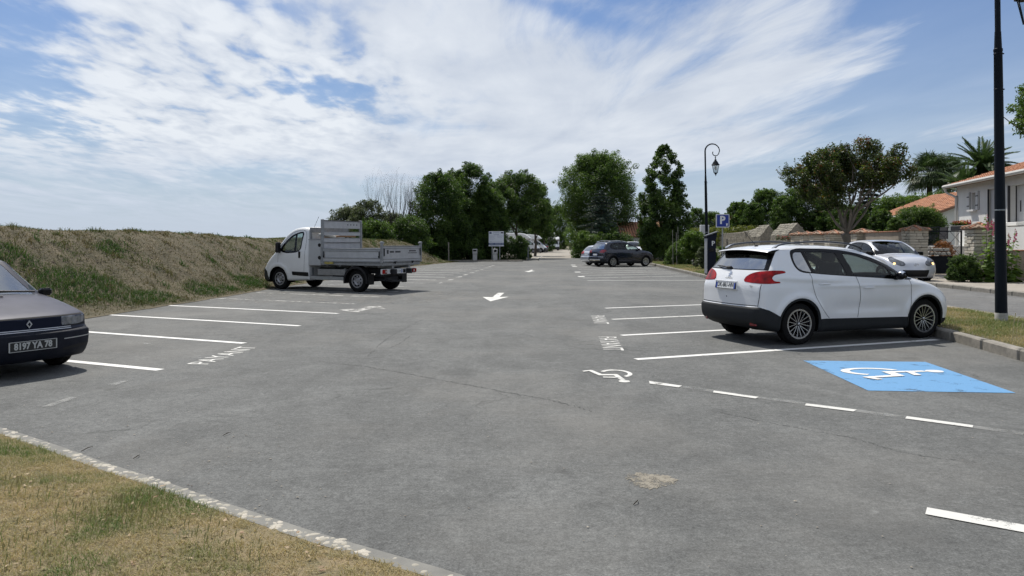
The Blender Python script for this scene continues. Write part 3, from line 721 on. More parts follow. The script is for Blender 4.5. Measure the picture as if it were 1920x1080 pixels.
# ------------------------------------------------------------------ painted markings, 4 mm above the asphalt, parts of the lot
def paint_mat(name, col, wear, rough=.6, opac=1.0, vary=.86):
    m = bpy.data.materials.new(name); m.use_nodes = True; MATS[name] = m; nt = m.node_tree; b = nt.nodes['Principled BSDF']; L = nt.links.new; o = nt.nodes['Material Output']
    b.inputs['Roughness'].default_value = rough; t = nt.nodes.new('ShaderNodeTexCoord')
    n1 = nt.nodes.new('ShaderNodeTexNoise'); n1.inputs['Scale'].default_value = 3.2; n1.inputs['Detail'].default_value = 10; n1.inputs['Roughness'].default_value = .72; L(t.outputs['Object'], n1.inputs['Vector'])
    n2 = nt.nodes.new('ShaderNodeTexNoise'); n2.inputs['Scale'].default_value = 110; n2.inputs['Detail'].default_value = 3; L(t.outputs['Object'], n2.inputs['Vector'])
    ad = nt.nodes.new('ShaderNodeMath'); ad.operation = 'ADD'; L(n1.outputs['Fac'], ad.inputs[0])
    m2 = nt.nodes.new('ShaderNodeMath'); m2.operation = 'MULTIPLY'; m2.inputs[1].default_value = .35; L(n2.outputs['Fac'], m2.inputs[0]); L(m2.outputs[0], ad.inputs[1])
    mr = nt.nodes.new('ShaderNodeMapRange'); mr.inputs[1].default_value = .675 + wear - .05; mr.inputs[2].default_value = .675 + wear + .05; mr.inputs[3].default_value = opac; mr.inputs[4].default_value = 0; L(ad.outputs[0], mr.inputs[0])
    mc = nt.nodes.new('ShaderNodeMix'); mc.data_type = 'RGBA'; L(n2.outputs['Fac'], mc.inputs[0]); mc.inputs[6].default_value = (*[c * vary for c in col], 1); mc.inputs[7].default_value = (*col, 1); L(mc.outputs[2], b.inputs['Base Color'])
    tr = nt.nodes.new('ShaderNodeBsdfTransparent'); ms = nt.nodes.new('ShaderNodeMixShader'); L(mr.outputs[0], ms.inputs[0]); L(tr.outputs[0], ms.inputs[1]); L(b.outputs[0], ms.inputs[2]); L(ms.outputs[0], o.inputs[0])
    bp = nt.nodes.new('ShaderNodeBump'); bp.inputs['Strength'].default_value = .3; bp.inputs['Distance'].default_value = .003; L(n2.outputs['Fac'], bp.inputs['Height']); L(bp.outputs[0], b.inputs['Normal'])
    return m
P_fresh = paint_mat('road_paint_fresh', (.70, .69, .66), .17); P_mid = paint_mat('road_paint', (.62, .61, .57), .11); P_worn = paint_mat('road_paint_worn', (.46, .45, .42), .00); P_ghost = paint_mat('road_paint_ghost', (.34, .34, .32), .03, opac=.5); P_blue = paint_mat('road_paint_blue', (.135, .33, .58), .13, vary=.62)
def sheet(name, pts, m, z=.004, parent=None): return npmesh(name, [(p[0], p[1], z) for p in pts], [np.array([list(range(len(pts)))])], m, parent or LOT)
def strip(a, b_, w, m, name='marking_line', z=.004):
    a, b_ = Vector(a[:2]), Vector(b_[:2]); d = (b_ - a).normalized(); n = Vector((-d.y, d.x)) * w / 2; return sheet(name, [a - n, b_ - n, b_ + n, a + n], m, z)
dl = Vector((-.911, .412)); dr = Vector((.932, .364))
for k in range(18):
    Yk = 9.255 + 2.455 * k; p = Vector((-4.98 + AX * Yk, Yk)); e = 0 if k < 4 else .35
    m = P_fresh if k < 4 else (P_worn if k in (4, 5, 7, 8) else P_mid)
    strip(p + dl * e, p + dl * 5.45, .13 if k < 4 else .12, m)
    if k >= 8: strip(p + Vector((.25, .0)), p + Vector((.25 + AX * 1.0, 1.0)), .20, P_worn, 'marking_dash')
Yr = [10.10, 12.71, 15.36, 17.98]; Xr = [1.674, 1.861, 2.062, 2.247]
for x, y, m in zip(Xr, Yr, (P_fresh, P_fresh, P_mid, P_fresh)): strip((x, y), Vector((x, y)) + dr * 5.62, .13, m)
strip((3.15, 31.2), (8.2, 31.35), .13, P_fresh)
for k in range(9):
    y = 33.3 + 2.62 * k; strip((.95 + AX * y, y), Vector((.95 + AX * y, y)) + dr * (5.5 if k < 7 else 4.5), .12, P_mid)
for (px, py) in ((1090, 518.6), (1083, 510.2), (1077.5, 499.8), (1075, 497)):
    g = gp(px, py); strip((g.x - .15, g.y), (g.x + .15, g.y), .8 if py > 505 else 1.2, P_mid, 'marking_dash')
def zoomq(pts, ox, oy, s): return [gp(ox + a / s, oy + b_ / s) for a, b_ in pts]
for q in ([(313, 355), (316, 366), (440, 382), (455, 375)], [(590, 396), (588, 404), (770, 430), (783, 423)], [(985, 451), (982, 460), (1190, 486), (1203, 478)], [(1418, 506), (1411, 516), (1700, 555), (1703, 545)]):
    sheet('marking_dash', zoomq(q, 1080, 560, 2.286), P_mid, .006)
big = zoomq([(1505, 898), (1497, 927), (1930, 1012), (1930, 975)], 1080, 560, 2.286); dvec = (big[3] - big[0]).normalized()
sheet('marking_dash', [big[0], big[1], big[1] + dvec * 1.35, big[0] + dvec * 1.35], P_mid, .006)
g0 = zoomq([(455, 378)], 1080, 560, 2.286)[0]; g1_ = zoomq([(1920, 580)], 1080, 560, 2.286)[0]; strip(g0, g1_, .11, P_ghost, 'marking_ghost', .0035)
g0 = gp(1735, 960); 0 and strip(g0, g0 + Vector((-.9, .42, 0)), .06, P_ghost, 'marking_ghost', .0035)
for q in ([(745, 632), (830, 628), (965, 580), (925, 580)], [(295, 783), (370, 780), (570, 712), (500, 712)], [(1030, 330), (1075, 330), (1095, 323), (1040, 322)]): sheet('marking_dash', zoomq(q, 0, 560, 3.84), P_ghost, .006)
sheet('marking_arrow', zoomq([(1700, 308), (1757, 341), (1897, 306), (1825, 309), (1862, 277), (1815, 277), (1772, 310)], 480, 480, 4), P_mid)
sheet('marking_arrow', zoomq([(890, 41), (926, 50), (990, 38.5), (958, 38), (970, 29), (948, 29), (930, 39)], 800, 500, 4.853), P_mid)
sheet('marking_patch', zoomq([(625, 405), (700, 418), (770, 422), (860, 398), (975, 398), (930, 376), (845, 376), (780, 395)], 480, 480, 4), P_worn, .005)
for (c, up, rt, ln, hh) in (((-4.035, 10.50), (-1, .10), (AX, 1), 1.62, .29), ((1.545, 11.72), (1, -.05), (-AX, -1), 1.58, .30), ((1.80, 15.32), (1, -.05), (-AX, -1), 1.62, .29)):
    up = Vector((*up, 0)).normalized(); rt = Vector((*rt, 0)).normalized()
    o = text_obj('marking_lettering', 'PAYANT', 1.0, P_mid, LOT, Matrix.Identity(4), 0.0, bold=.0)
    me = o.data; co = np.array([v.co[:] for v in me.vertices]); w = co[:, 0].max() - co[:, 0].min(); h = co[:, 1].max() - co[:, 1].min(); cx0 = (co[:, 0].max() + co[:, 0].min()) / 2; cy0 = (co[:, 1].max() + co[:, 1].min()) / 2
    for v in me.vertices:
        u, vv = (v.co.x - cx0) / w * ln, (v.co.y - cy0) / h * hh; p = Vector((c[0], c[1], .004)) + rt * u + up * vv; v.co = p
def access_symbol(c, right, up, su, sv, m, parent, z):
    c, right, up = Vector((*c, z)), Vector((*right, 0)), Vector((*up, 0)); mb = MB(); P = lambda u, v: tuple(c + right * ((u - .5) * su) + up * ((v - .5) * sv))
    def ribbon(pts, w):
        for (a, b_) in zip(pts[:-1], pts[1:]):
            a, b_ = Vector(a), Vector(b_); d = (b_ - a).normalized(); n = Vector((-d.y, d.x)) * w / 2; a2, b2 = a - d * w * .3, b_ + d * w * .3
            mb.add([P(*(a2 - n)), P(*(b2 - n)), P(*(b2 + n)), P(*(a2 + n))], [(0, 1, 2, 3)])
    n = 26; vs = []; fs = []; cu, cv, R, th = .40, .31, .315, .085
    for k in range(n + 1):
        a = math.radians(118 + (330 - 118) * k / n + 0); t = th
        for r in (R, R - t): vs.append(P(cu + r * math.cos(a), cv + r * math.sin(a)))
    fs = [(2 * k, 2 * k + 2, 2 * k + 3, 2 * k + 1) for k in range(n)]; mb.add(vs, fs)
    mb.add([P(.36 + .105 * math.cos(k * math.pi / 8), .905 + .085 * math.sin(k * math.pi / 8)) for k in range(16)], [tuple(range(16))])
    c2 = c.copy(); c = c + Vector((0, 0, .0008)); ribbon([(.37, .78), (.43, .42)], .10); c = c + Vector((0, 0, .0008)); ribbon([(.43, .43), (.72, .43)], .10)
    c = c + Vector((0, 0, .0008)); ribbon([(.72, .43), (.86, .10)], .10); c = c + Vector((0, 0, .0008)); ribbon([(.86, .09), (1.0, .15)], .07); ribbon([(.40, .64), (.68, .62)], .07)
    return mb.build('wheelchair_symbol', m, parent)
bl = [gp(1506, 676.5), gp(1735, 679), gp(1905, 737.5), gp(1628, 733)]
BL = sheet('blue_bay_panel', bl, P_blue, .004)
access_symbol((4.66, 9.02), (0, -1), (1, 0), .86, 1.26, P_fresh, BL, .009)
access_symbol((1.19, 8.84), (-1, 0), (0, -1), .62, .86, P_mid, LOT, .005)
dz_ = gp(640, 556); DST = sheet('dust_patch', [(dz_.x + 4.6 * math.cos(a) * (1 + .15 * math.sin(3 * a)), dz_.y + 2.9 * math.sin(a) * (1 + .2 * math.cos(2 * a))) for a in np.linspace(0, 2 * math.pi, 40, endpoint=False)], paint_mat('pale_dust', (.24, .225, .195), -.06, opac=.55), .0015)
# repaired hole filled with sandy mortar, and crumbs of litter
def patch(c, rx, ry, m, name, seed=3, h=.012, parent=LOT):
    rnd = random.Random(seed); n = 40; ring = [1 + .22 * math.sin(3 * a + seed) + rnd.uniform(-.14, .14) for a in np.linspace(0, 2 * math.pi, n, endpoint=False)]
    V = [(c[0], c[1], h)]; F = []
    for j, q in enumerate((.35, .7, .92, 1.0)):
        for k in range(n):
            a = 2 * math.pi * k / n; r = q * ring[k]; V.append((c[0] + rx * r * math.cos(a), c[1] + ry * r * math.sin(a), (h * rnd.uniform(.5, 1.15) if j < 3 else .001)))
    F3 = [(0, 1 + k, 1 + (k + 1) % n) for k in range(n)]; F4 = [(1 + j * n + k, 1 + (j + 1) * n + k, 1 + (j + 1) * n + (k + 1) % n, 1 + j * n + (k + 1) % n) for j in range(3) for k in range(n)]
    return npmesh(name, V, [np.array(F3), np.array(F4)], m, parent, smooth=True)
g = gp(1220, 901); rnd_ = random.Random(6); M_mp = paint_mat('sandy_mortar', (.29, .262, .21), .035, rough=.95, vary=.6)
sheet('mortar_patch', [(g.x + .150 * math.cos(a) * q, g.y + .155 * math.sin(a) * q) for a, q in [(2 * math.pi * k / 70, 1 + .16 * math.sin(3 * 6.283 * k / 70 + 1) + rnd_.uniform(-.16, .16)) for k in range(70)]], M_mp, .003)
gb_ = MB()
for k in range(70):
    a_, q_, r_ = rnd_.uniform(0, 6.283), rnd_.random() ** .5 * 1.15, rnd_.uniform(.002, .006); cx_, cy_ = g.x + .15 * q_ * math.cos(a_), g.y + .15 * q_ * math.sin(a_); gb_.add([(cx_ + r_ * math.cos(i * 1.257), cy_ + r_ * math.sin(i * 1.257), .003) for i in range(5)] + [(cx_, cy_, .003 + r_)], [(i, (i + 1) % 5, 5) for i in range(5)])
gb_.build('mortar_grit', mat('grit', (.36, .32, .25), .95), LOT)['kind'] = 'stuff'
def crack(pts, w, seed=0):
    rnd = random.Random(seed); P = spline([tuple(p) for p in pts], 26, closed=False); vs = []
    for k, p in enumerate(P):
        t = P[min(k + 1, len(P) - 1)] - P[max(k - 1, 0)]; t = t / (np.linalg.norm(t) + 1e-9); n = np.array([-t[1], t[0]]); j = rnd.uniform(-.02, .02); ww = w * rnd.uniform(.15, 1.0)
        vs += [(*(p + n * (j + ww)), .0025), (*(p + n * (j - ww)), .0025)]
    return npmesh('crack', vs, np.array([(2 * i, 2 * i + 1, 2 * i + 3, 2 * i + 2) for i in range(len(P) - 1) if rnd.random() > .12]), mat('crack_dark', (.062, .062, .060), .95), LOT)
def gxy(*L_): return [tuple(gp(a, b_)[:2]) for a, b_ in L_]
crack(gxy((600, 678), (700, 690), (790, 706), (880, 722), (960, 738), (1040, 752), (1110, 772)), .009, 1)
crack(gxy((690, 668), (720, 640), (760, 615), (800, 596)), .007, 2)
crack(gxy((1330, 770), (1480, 800), (1600, 822), (1700, 850), (1830, 868)), .006, 3)
crack(gxy((560, 672), (640, 668), (720, 655), (770, 630)), .006, 4)
# flush border of pebbles set in concrete along the lawn
EDGE = [gp(*p) for p in ((-260, 742), (-120, 775), (0, 806), (100, 838), (200, 874), (300, 906), (400, 942), (500, 975), (600, 1008), (730, 1046), (860, 1085), (1010, 1140), (1250, 1250))]
EDGE = catmull([(p.x, p.y, 0) for p in EDGE], 6)
def offs(P, d):
    out = []
    for i, p in enumerate(P):
        t = (P[min(i + 1, len(P) - 1)] - P[max(i - 1, 0)]).normalized(); out.append(p + Vector((-t.y, t.x, 0)) * d)
    return out
ein, eout = offs(EDGE, -.088), offs(EDGE, .022)
vs = []; 
for a, b_ in zip(ein, eout): vs += [(a.x, a.y, .013), (b_.x, b_.y, .011), (b_.x + .012, b_.y + .012, .0)]
M_mort = mat('border_mortar', (.205, .20, .18), .9, col2=(.145, .142, .13), vscale=6, bump=.4, bscale=90, detail=8)
bo = npmesh('stone_border', vs, np.array([(3 * i + j, 3 * i + j + 1, 3 * i + j + 4, 3 * i + j + 3) for i in range(len(EDGE) - 1) for j in (0, 1)])[:, ::-1], M_mort, smooth=True); bo['kind'] = 'structure'
M_peb = mat('pale_pebble', (.42, .39, .325), .8, col2=(.31, .285, .235), vscale=9, bump=.2, bscale=60, objvar=.22)
pm_ = []
for k in range(6):
    rnd = random.Random(50 + k); n = 8; top = [(math.cos(a) * rnd.uniform(.7, 1.1), math.sin(a) * rnd.uniform(.6, 1.05)) for a in np.linspace(0, 2 * math.pi, n, endpoint=False)]
    V = [(x, y, 0) for x, y in top] + [(x * .84, y * .84, .30) for x, y in top] + [(0, 0, .36)]; F4 = [(i, (i + 1) % n, n + (i + 1) % n, n + i) for i in range(n)]; F3 = [(n + i, n + (i + 1) % n, 2 * n) for i in range(n)]
    pm_.append(npmesh('pebble', V, [np.array(F4), np.array(F3)], M_peb, smooth=True, link_it=False))
cnt = 0; rnd = random.Random(5)
for i in range(6, len(EDGE) - 4):
    for j in range(6):
        if cnt >= 290 or rnd.random() < .12: continue
        u, v = rnd.random(), rnd.uniform(.06, .94); a = ein[i].lerp(ein[i + 1], u); b_ = eout[i].lerp(eout[i + 1], u); p = a.lerp(b_, v)
        if i > 52 and rnd.random() < .75: continue
        s_ = rnd.uniform(.009, .024) * (1 if rnd.random() < .8 else 1.35); inst('pebble', pm_[cnt % 6], bo, (p.x, p.y, .010), (0, 0, rnd.uniform(0, 6.28)), (s_ * rnd.uniform(1.0, 1.6), s_, s_ * .5)); cnt += 1
# crumbs and leaves lying on the asphalt
b = MB(); rnd = random.Random(8)
for k in range(420):
    px, py = rnd.uniform(20, 560), rnd.uniform(790, 1010)
    if rnd.random() < .45: px, py = rnd.uniform(0, 1900), rnd.uniform(600, 1070)
    g = gp(px, py); 
    r = rnd.uniform(.002, .008) * (1.5 if rnd.random() < .1 else 1); n = 5; b.add([(g.x + r * math.cos(a) * rnd.uniform(.5, 1.3), g.y + r * math.sin(a) * rnd.uniform(.5, 1.3), .004 + r * .3) for a in [i * 6.283 / n for i in range(n)]] + [(g.x, g.y, .004 + r * .8)], [(i, (i + 1) % n, n) for i in range(n)])
lo_ = b.build('litter_crumbs', mat('crumb', (.42, .38, .31), .9, col2=(.12, .10, .08), vscale=3)); lo_['kind'] = 'stuff'
for (a, c) in (((152, 848), (174, 839)), ((418, 818), (432, 813)), ((250, 862), (262, 855)), ((1188, 948), (1196, 940))):
    p, q = gp(*a), gp(*c); t = MB().tube([(p.x, p.y, .008), ((p.x + q.x) / 2 + .01, (p.y + q.y) / 2, .018), (q.x, q.y, .008)], [.003, .0035, .002], 5).build('twig', mat('twig_bark', (.03, .022, .015), .9)); tag(t, {152: 'dark twig lying against the pebble border of the lawn', 418: 'small dark twig on the asphalt above the lawn corner', 250: 'thin twig on the asphalt just beyond the pebble border', 1188: 'tiny dark twig on the asphalt near the sandy repair patch'}[a[0]], 'twig')
# ------------------------------------------------------------------ grass and turf
M_straw = leaf_mat('grass_blades', (.42, .335, .175), (.10, .165, .045), trans=.30, rough=.6, spec=.2)
M_bankg = leaf_mat('bank_grass', (.150, .122, .060), (.050, .115, .024), trans=.25, rough=.6, spec=.2)
def blades(name, P, H, Wd, lean, tone, m, parent=None, two=True, rs=1):
    """P (n,3) roots, H heights, lean horizontal reach / height"""
    r = np.random.default_rng(rs); n = len(P); a = r.uniform(0, 2 * math.pi, n); b_ = r.uniform(0, 2 * math.pi, n)
    d = np.stack([np.cos(a), np.sin(a), np.zeros(n)], 1); w = np.stack([np.cos(b_), np.sin(b_), np.zeros(n)], 1) * (Wd[:, None] / 2)
    L_ = (lean * H)[:, None]
    if two:
        mid = P + d * L_ * .35 + np.array([0, 0, 1]) * (H * .6)[:, None]; tip = P + d * L_ + np.array([0, 0, 1]) * (H * (1 - .25 * lean))[:, None]
        V = np.stack([P - w, P + w, mid + w * .75, mid - w * .75, tip], 1).reshape(-1, 3); i = np.arange(n)[:, None] * 5
        Q = i + np.array([[0, 1, 2, 3]]); T = i + np.array([[3, 2, 4]]); return npmesh(name, V, [Q, T], m, parent, tone=np.concatenate([tone, tone]))
    tip = P + d * L_ + np.array([0, 0, 1]) * H[:, None]; V = np.stack([P - w, P + w, tip], 1).reshape(-1, 3); i = np.arange(n)[:, None] * 3
    return npmesh(name, V, [i + np.array([[0, 1, 2]])], m, parent, tone=tone)
# lawn in the near corner
poly = np.array([(p.x, p.y) for p in ein] + [(2.6, 1.2), (2.0, .2), (-9, .2), (-9, 7.2)])
gx, gy = np.meshgrid(np.linspace(-9, 2.8, 240), np.linspace(.2, 7.6, 150), indexing='ij')
d, _, _ = seg_near(gx.ravel(), gy.ravel(), poly); ins = inside(gx.ravel(), gy.ravel(), poly)
lawn_z = lambda x, y, dd: .012 + .035 * sstep(dd, 0, .35) + .03 * (fbm(x * 1.6, y * 1.6, 3) - .5) * sstep(dd, 0, .3) + .014 * (fbm(x * 14, y * 14, 9) - .5)
z = np.where(ins, lawn_z(gx.ravel(), gy.ravel(), np.where(ins, d, 0)), -.03)
V = np.stack([gx.ravel(), gy.ravel(), z], 1); I = np.arange(239)[:, None] * 150 + np.arange(149)[None, :]; I = I.ravel(); Q = np.stack([I, I + 150, I + 151, I + 1], 1)
keep = (ins[Q].all(1)) | (ins[Q].any(1) & (d[Q].min(1) < .06)); zz = V.copy(); zz[~ins, 2] = .011
lw = npmesh('lawn', zz, Q[keep], mat('dry_turf', (.25, .19, .11), .95, col2=(.12, .11, .055), vscale=7, bump=.9, bscale=70, detail=10, bdist=.02), smooth=True); lw['kind'] = 'structure'
r = np.random.default_rng(3); n = 560000; x = r.uniform(-7.5, 1.6, n); y = r.uniform(1.5, 7.4, n); k = inside(x, y, poly); x, y = x[k], y[k]
fr = np.exp(-((y - 4.6) / 2.2) ** 2); k = r.random(len(x)) < np.clip(fr + .15, 0, 1) * .8; x, y = x[k], y[k]
d, _, _ = seg_near(x, y, poly); gn = fbm(x * 1.1, y * 1.1, 21); gn2 = fbm(x * 4, y * 4, 33); green = np.clip((gn * .6 + gn2 * .5 - .49) * 4.5, 0, 1)
bare = fbm(x * 2.3, y * 2.3, 55) < .33; k = ~(bare & (r.random(len(x)) < .6)); x, y, d, green = x[k], y[k], d[k], green[k]
H = (.012 + .028 * r.random(len(x)) ** 1.6) * (1 + .5 * green); lean = r.uniform(.5, 2.6, len(x)) * (1 - .45 * green); tone = np.clip(green * r.uniform(.5, 1.1, len(x)) + r.normal(.10, .10, len(x)), 0, 1)
lg = blades('grass', np.stack([x, y, lawn_z(x, y, d)], 1), H, r.uniform(.002, .0045, len(x)), lean, tone, M_straw, rs=2); lg['kind'] = 'stuff'
# taller wild oats / barley in clumps on the lawn
cl = [gp(*p, .04) for p in ((250, 960), (225, 975), (262, 955), (285, 972), (180, 965), (300, 995), (120, 980), (270, 985), (60, 1030), (15, 1020), (380, 1025), (470, 1065), (215, 960), (205, 1010), (20, 930), (90, 950), (350, 1010), (420, 1045), (30, 1060), (150, 1000))]
P = []; 
for c in cl:
    m_ = r.integers(10, 44); P.append(np.stack([r.normal(c.x, .07, m_), r.normal(c.y, .06, m_), np.full(m_, .03)], 1))
P = np.concatenate(P); n = len(P); H = r.uniform(.04, .13, n); g = blades('grass', P, H, r.uniform(.002, .0042, n), r.uniform(.05, .5, n), np.clip(r.normal(.72, .22, n), 0, 1), M_straw, rs=6); g['kind'] = 'stuff'
# seed heads
k = H > .09; Pk, Hk = P[k], H[k]; rr_ = np.random.default_rng(6)
b = MB()
for p, h in zip(Pk[::2], Hk[::2]): b.tube([(p[0], p[1], p[2] + h * .7), (p[0] + .003, p[1], p[2] + h * .88), (p[0] + .008, p[1], p[2] + h * 1.04)], [.0015, .0038, .001], 5)
so = b.build('grass_seed_heads', mat('seed_head', (.30, .27, .12), .8)); so['kind'] = 'stuff'
# fallen dry leaves on the lawn
b = MB(); rnd = random.Random(4)
for k in range(90):
    g = gp(rnd.uniform(0, 620), rnd.uniform(860, 1075), .05)
    if not inside(np.array([g.x]), np.array([g.y]), poly)[0]: continue
    s_ = rnd.uniform(.008, .022); R_ = Matrix.Rotation(rnd.uniform(0, 6.3), 3, 'Z') @ Matrix.Rotation(rnd.uniform(-.6, .6), 3, 'X'); pts = [Vector(q) * s_ for q in ((-1, 0, 0), (-.3, .45, .1), (.5, .35, 0), (1, 0, .2), (.5, -.35, 0), (-.3, -.45, .1))]
    b.add([tuple(R_ @ q + Vector((g.x, g.y, .058))) for q in pts], [(0, 1, 2, 3, 4, 5)])
lo2 = b.build('fallen_leaves', mat('dry_leaf', (.42, .34, .21), .8, col2=(.20, .11, .06), vscale=5)); lo2['kind'] = 'stuff'
# ------------------------------------------------------------------ the grassy bank on the left
def bank_h(s, Y):      # s = metres behind the foot
    top = 1.88 - .14 * sstep(Y, 20, 36) + .05 * np.sin(Y * .55) * .5
    e = sstep(Y, 66, 57)if False else 1 - sstep(Y, 56.5, 63)
    n = .30 * (fbm(s * .7, Y * .35, 5) - .5) + .09 * (fbm(s * 2.6, Y * 2.0, 8) - .5) + .05 * (fbm(s * 9, Y * 8, 4) - .5)
    prof = top * sstep(s, -.15, 3.3) ** .88 * (1 - .30 * sstep(s, 5.0, 14)); return (prof + n * sstep(s, .05, .8) * (1 - .55 * sstep(s, 3.0, 3.6))) * e + .006
ss = np.concatenate([np.linspace(-.1, 4.2, 80), np.linspace(4.4, 16, 24)]); yy = np.linspace(2, 64, 640); Sg, Yg = np.meshgrid(ss, yy, indexing='ij'); s_, Y_ = Sg.ravel(), Yg.ravel()
wob = .35 * (fbm(Y_ * .5, Y_ * 0 + 3, 12) - .5); Xb = foot(Y_) - s_ + wob * (1 - sstep(s_, 0, 2)); Zb = bank_h(s_, Y_)
nS, nY = len(ss), len(yy); I = (np.arange(nS - 1)[:, None] * nY + np.arange(nY - 1)[None, :]).ravel(); Q = np.stack([I, I + 1, I + nY + 1, I + nY], 1)
M_bank = mat('bank_earth', (.130, .104, .060), .95, col2=(.074, .066, .036), vscale=2.3, bump=1.0, bscale=22, detail=12, bdist=.05)
bk = npmesh('embankment', np.stack([Xb, Y_, Zb], 1), Q, M_bank, smooth=True); bk['kind'] = 'structure'
r = np.random.default_rng(14); n = 210000; Yb = 9 + 53 * r.random(n) ** 1.55; sb = r.uniform(0, 4.3, n) ** 1.0
wob = .35 * (fbm(Yb * .5, Yb * 0 + 3, 12) - .5); xb = foot(Yb) - sb + wob * (1 - sstep(sb, 0, 2)); zb = bank_h(sb, Yb)
gz = np.zeros(n)
for (gY, gs, rY, rs_) in ((17.2, 1.0, 1.5, .55), (18.6, .45, 1.0, .3), (21.6, .45, .9, .35), (23.0, .35, .5, .2), (25.3, .55, 1.3, .4), (16.0, 1.9, .8, .35), (20.0, 2.1, .7, .3), (28.5, .6, 1.2, .35), (13.0, .8, 1.2, .4)):
    gz = np.maximum(gz, np.exp(-((Yb - gY) / rY) ** 2 - ((sb - gs) / rs_) ** 2))
gz = np.clip(gz * (.9 + .9 * fbm(xb * 2.2, Yb * 2.2, 40)), 0, 1); scat = np.clip((fbm(sb * 1.4, Yb * 1.1, 61) - .48) * 5, 0, 1) * .40; crest = sstep(sb, 2.9, 3.6) * .38 + sstep(Yb, 34, 46) * .30
green = np.clip(gz + scat + crest * r.random(n), 0, 1); tuft = fbm(sb * 5, Yb * 4, 77)
k = r.random(n) < np.clip(.30 + .9 * (tuft - .4) + green * .7, .05, 1); xb, Yb2, zb, green, sb2 = xb[k], Yb[k], zb[k], green[k], sb[k]; n = len(xb)
H = (.022 + .05 * r.random(n)) * (1 + 1.5 * np.clip(green * 1.1 - .25, 0, 1)); far = 1 + .035 * (Yb2 - 12)
gb = blades('grass', np.stack([xb, Yb2, zb - .01], 1), H, r.uniform(.006, .016, n) * far, r.uniform(.6, 3.0, n) * (1 - .5 * np.clip(green, 0, 1)), np.clip(green * r.uniform(.5, 1.15, n) + r.normal(.08, .12, n), 0, 1), M_bankg, rs=9); gb['kind'] = 'stuff'
# separate weed tufts standing out of the slope and along its crest
r = np.random.default_rng(77); m_ = 520; cY = 10 + 46 * r.random(m_) ** 1.3; cs_ = np.where(r.random(m_) < .30, r.uniform(2.6, 4.0, m_), r.uniform(.1, 3.2, m_)); k_ = r.integers(14, 50, m_); iY = np.repeat(cY, k_); iS = np.repeat(cs_, k_); n = len(iY)
iY = iY + r.normal(0, .09, n); iS = np.clip(iS + r.normal(0, .09, n), .02, 4.2); wob = .35 * (fbm(iY * .5, iY * 0 + 3, 12) - .5); ix = foot(iY) - iS + wob * (1 - sstep(iS, 0, 2)); iz = bank_h(iS, iY); gt = np.repeat(r.random(m_) ** 1.6, k_)
tf = blades('grass_tufts', np.stack([ix, iY, iz - .02], 1), r.uniform(.04, .14, n) * np.repeat(r.uniform(.6, 1.5, m_), k_), r.uniform(.007, .018, n) * (1 + .03 * (iY - 10)), r.uniform(.2, 1.2, n), np.clip(gt + r.normal(0, .12, n), 0, 1), M_bankg, rs=31); tf['kind'] = 'stuff'
# clods and stones on the slope
b = MB(); rnd = random.Random(11)
for k in range(900):
    Yk = rnd.uniform(11, 40); sk = rnd.uniform(.0, 3.4); xk = float(foot(Yk)) - sk; zk = float(bank_h(np.array([sk]), np.array([Yk]))[0]); q = rnd.uniform(.012, .045)
    b.add([(xk + q * math.cos(a) * rnd.uniform(.6, 1.3), Yk + q * math.sin(a) * rnd.uniform(.6, 1.3), zk - .005) for a in (0, 1.26, 2.5, 3.8, 5.0)] + [(xk, Yk, zk + q * rnd.uniform(.5, .9))], [(i, (i + 1) % 5, 5) for i in range(5)])
cs = b.build('earth_clods', mat('clod', (.26, .20, .14), .95, col2=(.13, .10, .07), vscale=2)); cs['kind'] = 'stuff'
# ------------------------------------------------------------------ verge between the kerb and the side road
vy = np.linspace(-6, 61, 400); vu = np.linspace(0, 1, 22); U, YY = np.meshgrid(vu, vy, indexing='ij'); k0 = np.interp(YY, [p[1] for p in KERB], [p[0] for p in KERB]) + .155; k1 = 8.55 + AX * YY
Xv = k0 + (k1 - k0) * U; vz = lambda x, Y_, u: .150 + .05 * np.sin(np.clip(u, 0, 1) * math.pi) + .03 * (fbm(x * 2, Y_ * 2, 15) - .5) * np.sin(np.clip(u, 0, 1) * math.pi)
Zv = vz(Xv, YY, U); nY = len(vy); I = (np.arange(len(vu) - 1)[:, None] * nY + np.arange(nY - 1)[None, :]).ravel()
vg = npmesh('grass_verge', np.stack([Xv.ravel(), YY.ravel(), Zv.ravel()], 1), np.stack([I, I + nY, I + nY + 1, I + 1], 1), mat('verge_turf', (.14, .11, .065), .95, col2=(.08, .085, .03), vscale=5, bump=.9, bscale=50, detail=10, bdist=.02), smooth=True); vg['kind'] = 'structure'
n = 130000; Yv = 7.5 + 50 * r.random(n) ** 2.3; u = r.random(n); a0 = np.interp(Yv, [p[1] for p in KERB], [p[0] for p in KERB]) + .14; xv = a0 + (8.56 + AX * Yv - a0) * u
g_ = np.clip((fbm(xv * 1.2, Yv * 1.2, 91) - .44) * 4 + .50, 0, 1); k = r.random(n) < .55 + .4 * g_; xv, Yv, u, g_ = xv[k], Yv[k], u[k], g_[k]; n = len(xv)
gv = blades('grass', np.stack([xv, Yv, vz(xv, Yv, u) - .004], 1), (.02 + .05 * r.random(n)) * (1 + .5 * g_), r.uniform(.004, .009, n) * (1 + .03 * (Yv - 8)), r.uniform(.3, 1.8, n), np.clip(g_ * r.uniform(.4, 1, n) + r.normal(.05, .12, n), 0, 1), M_straw, rs=12); gv['kind'] = 'stuff'
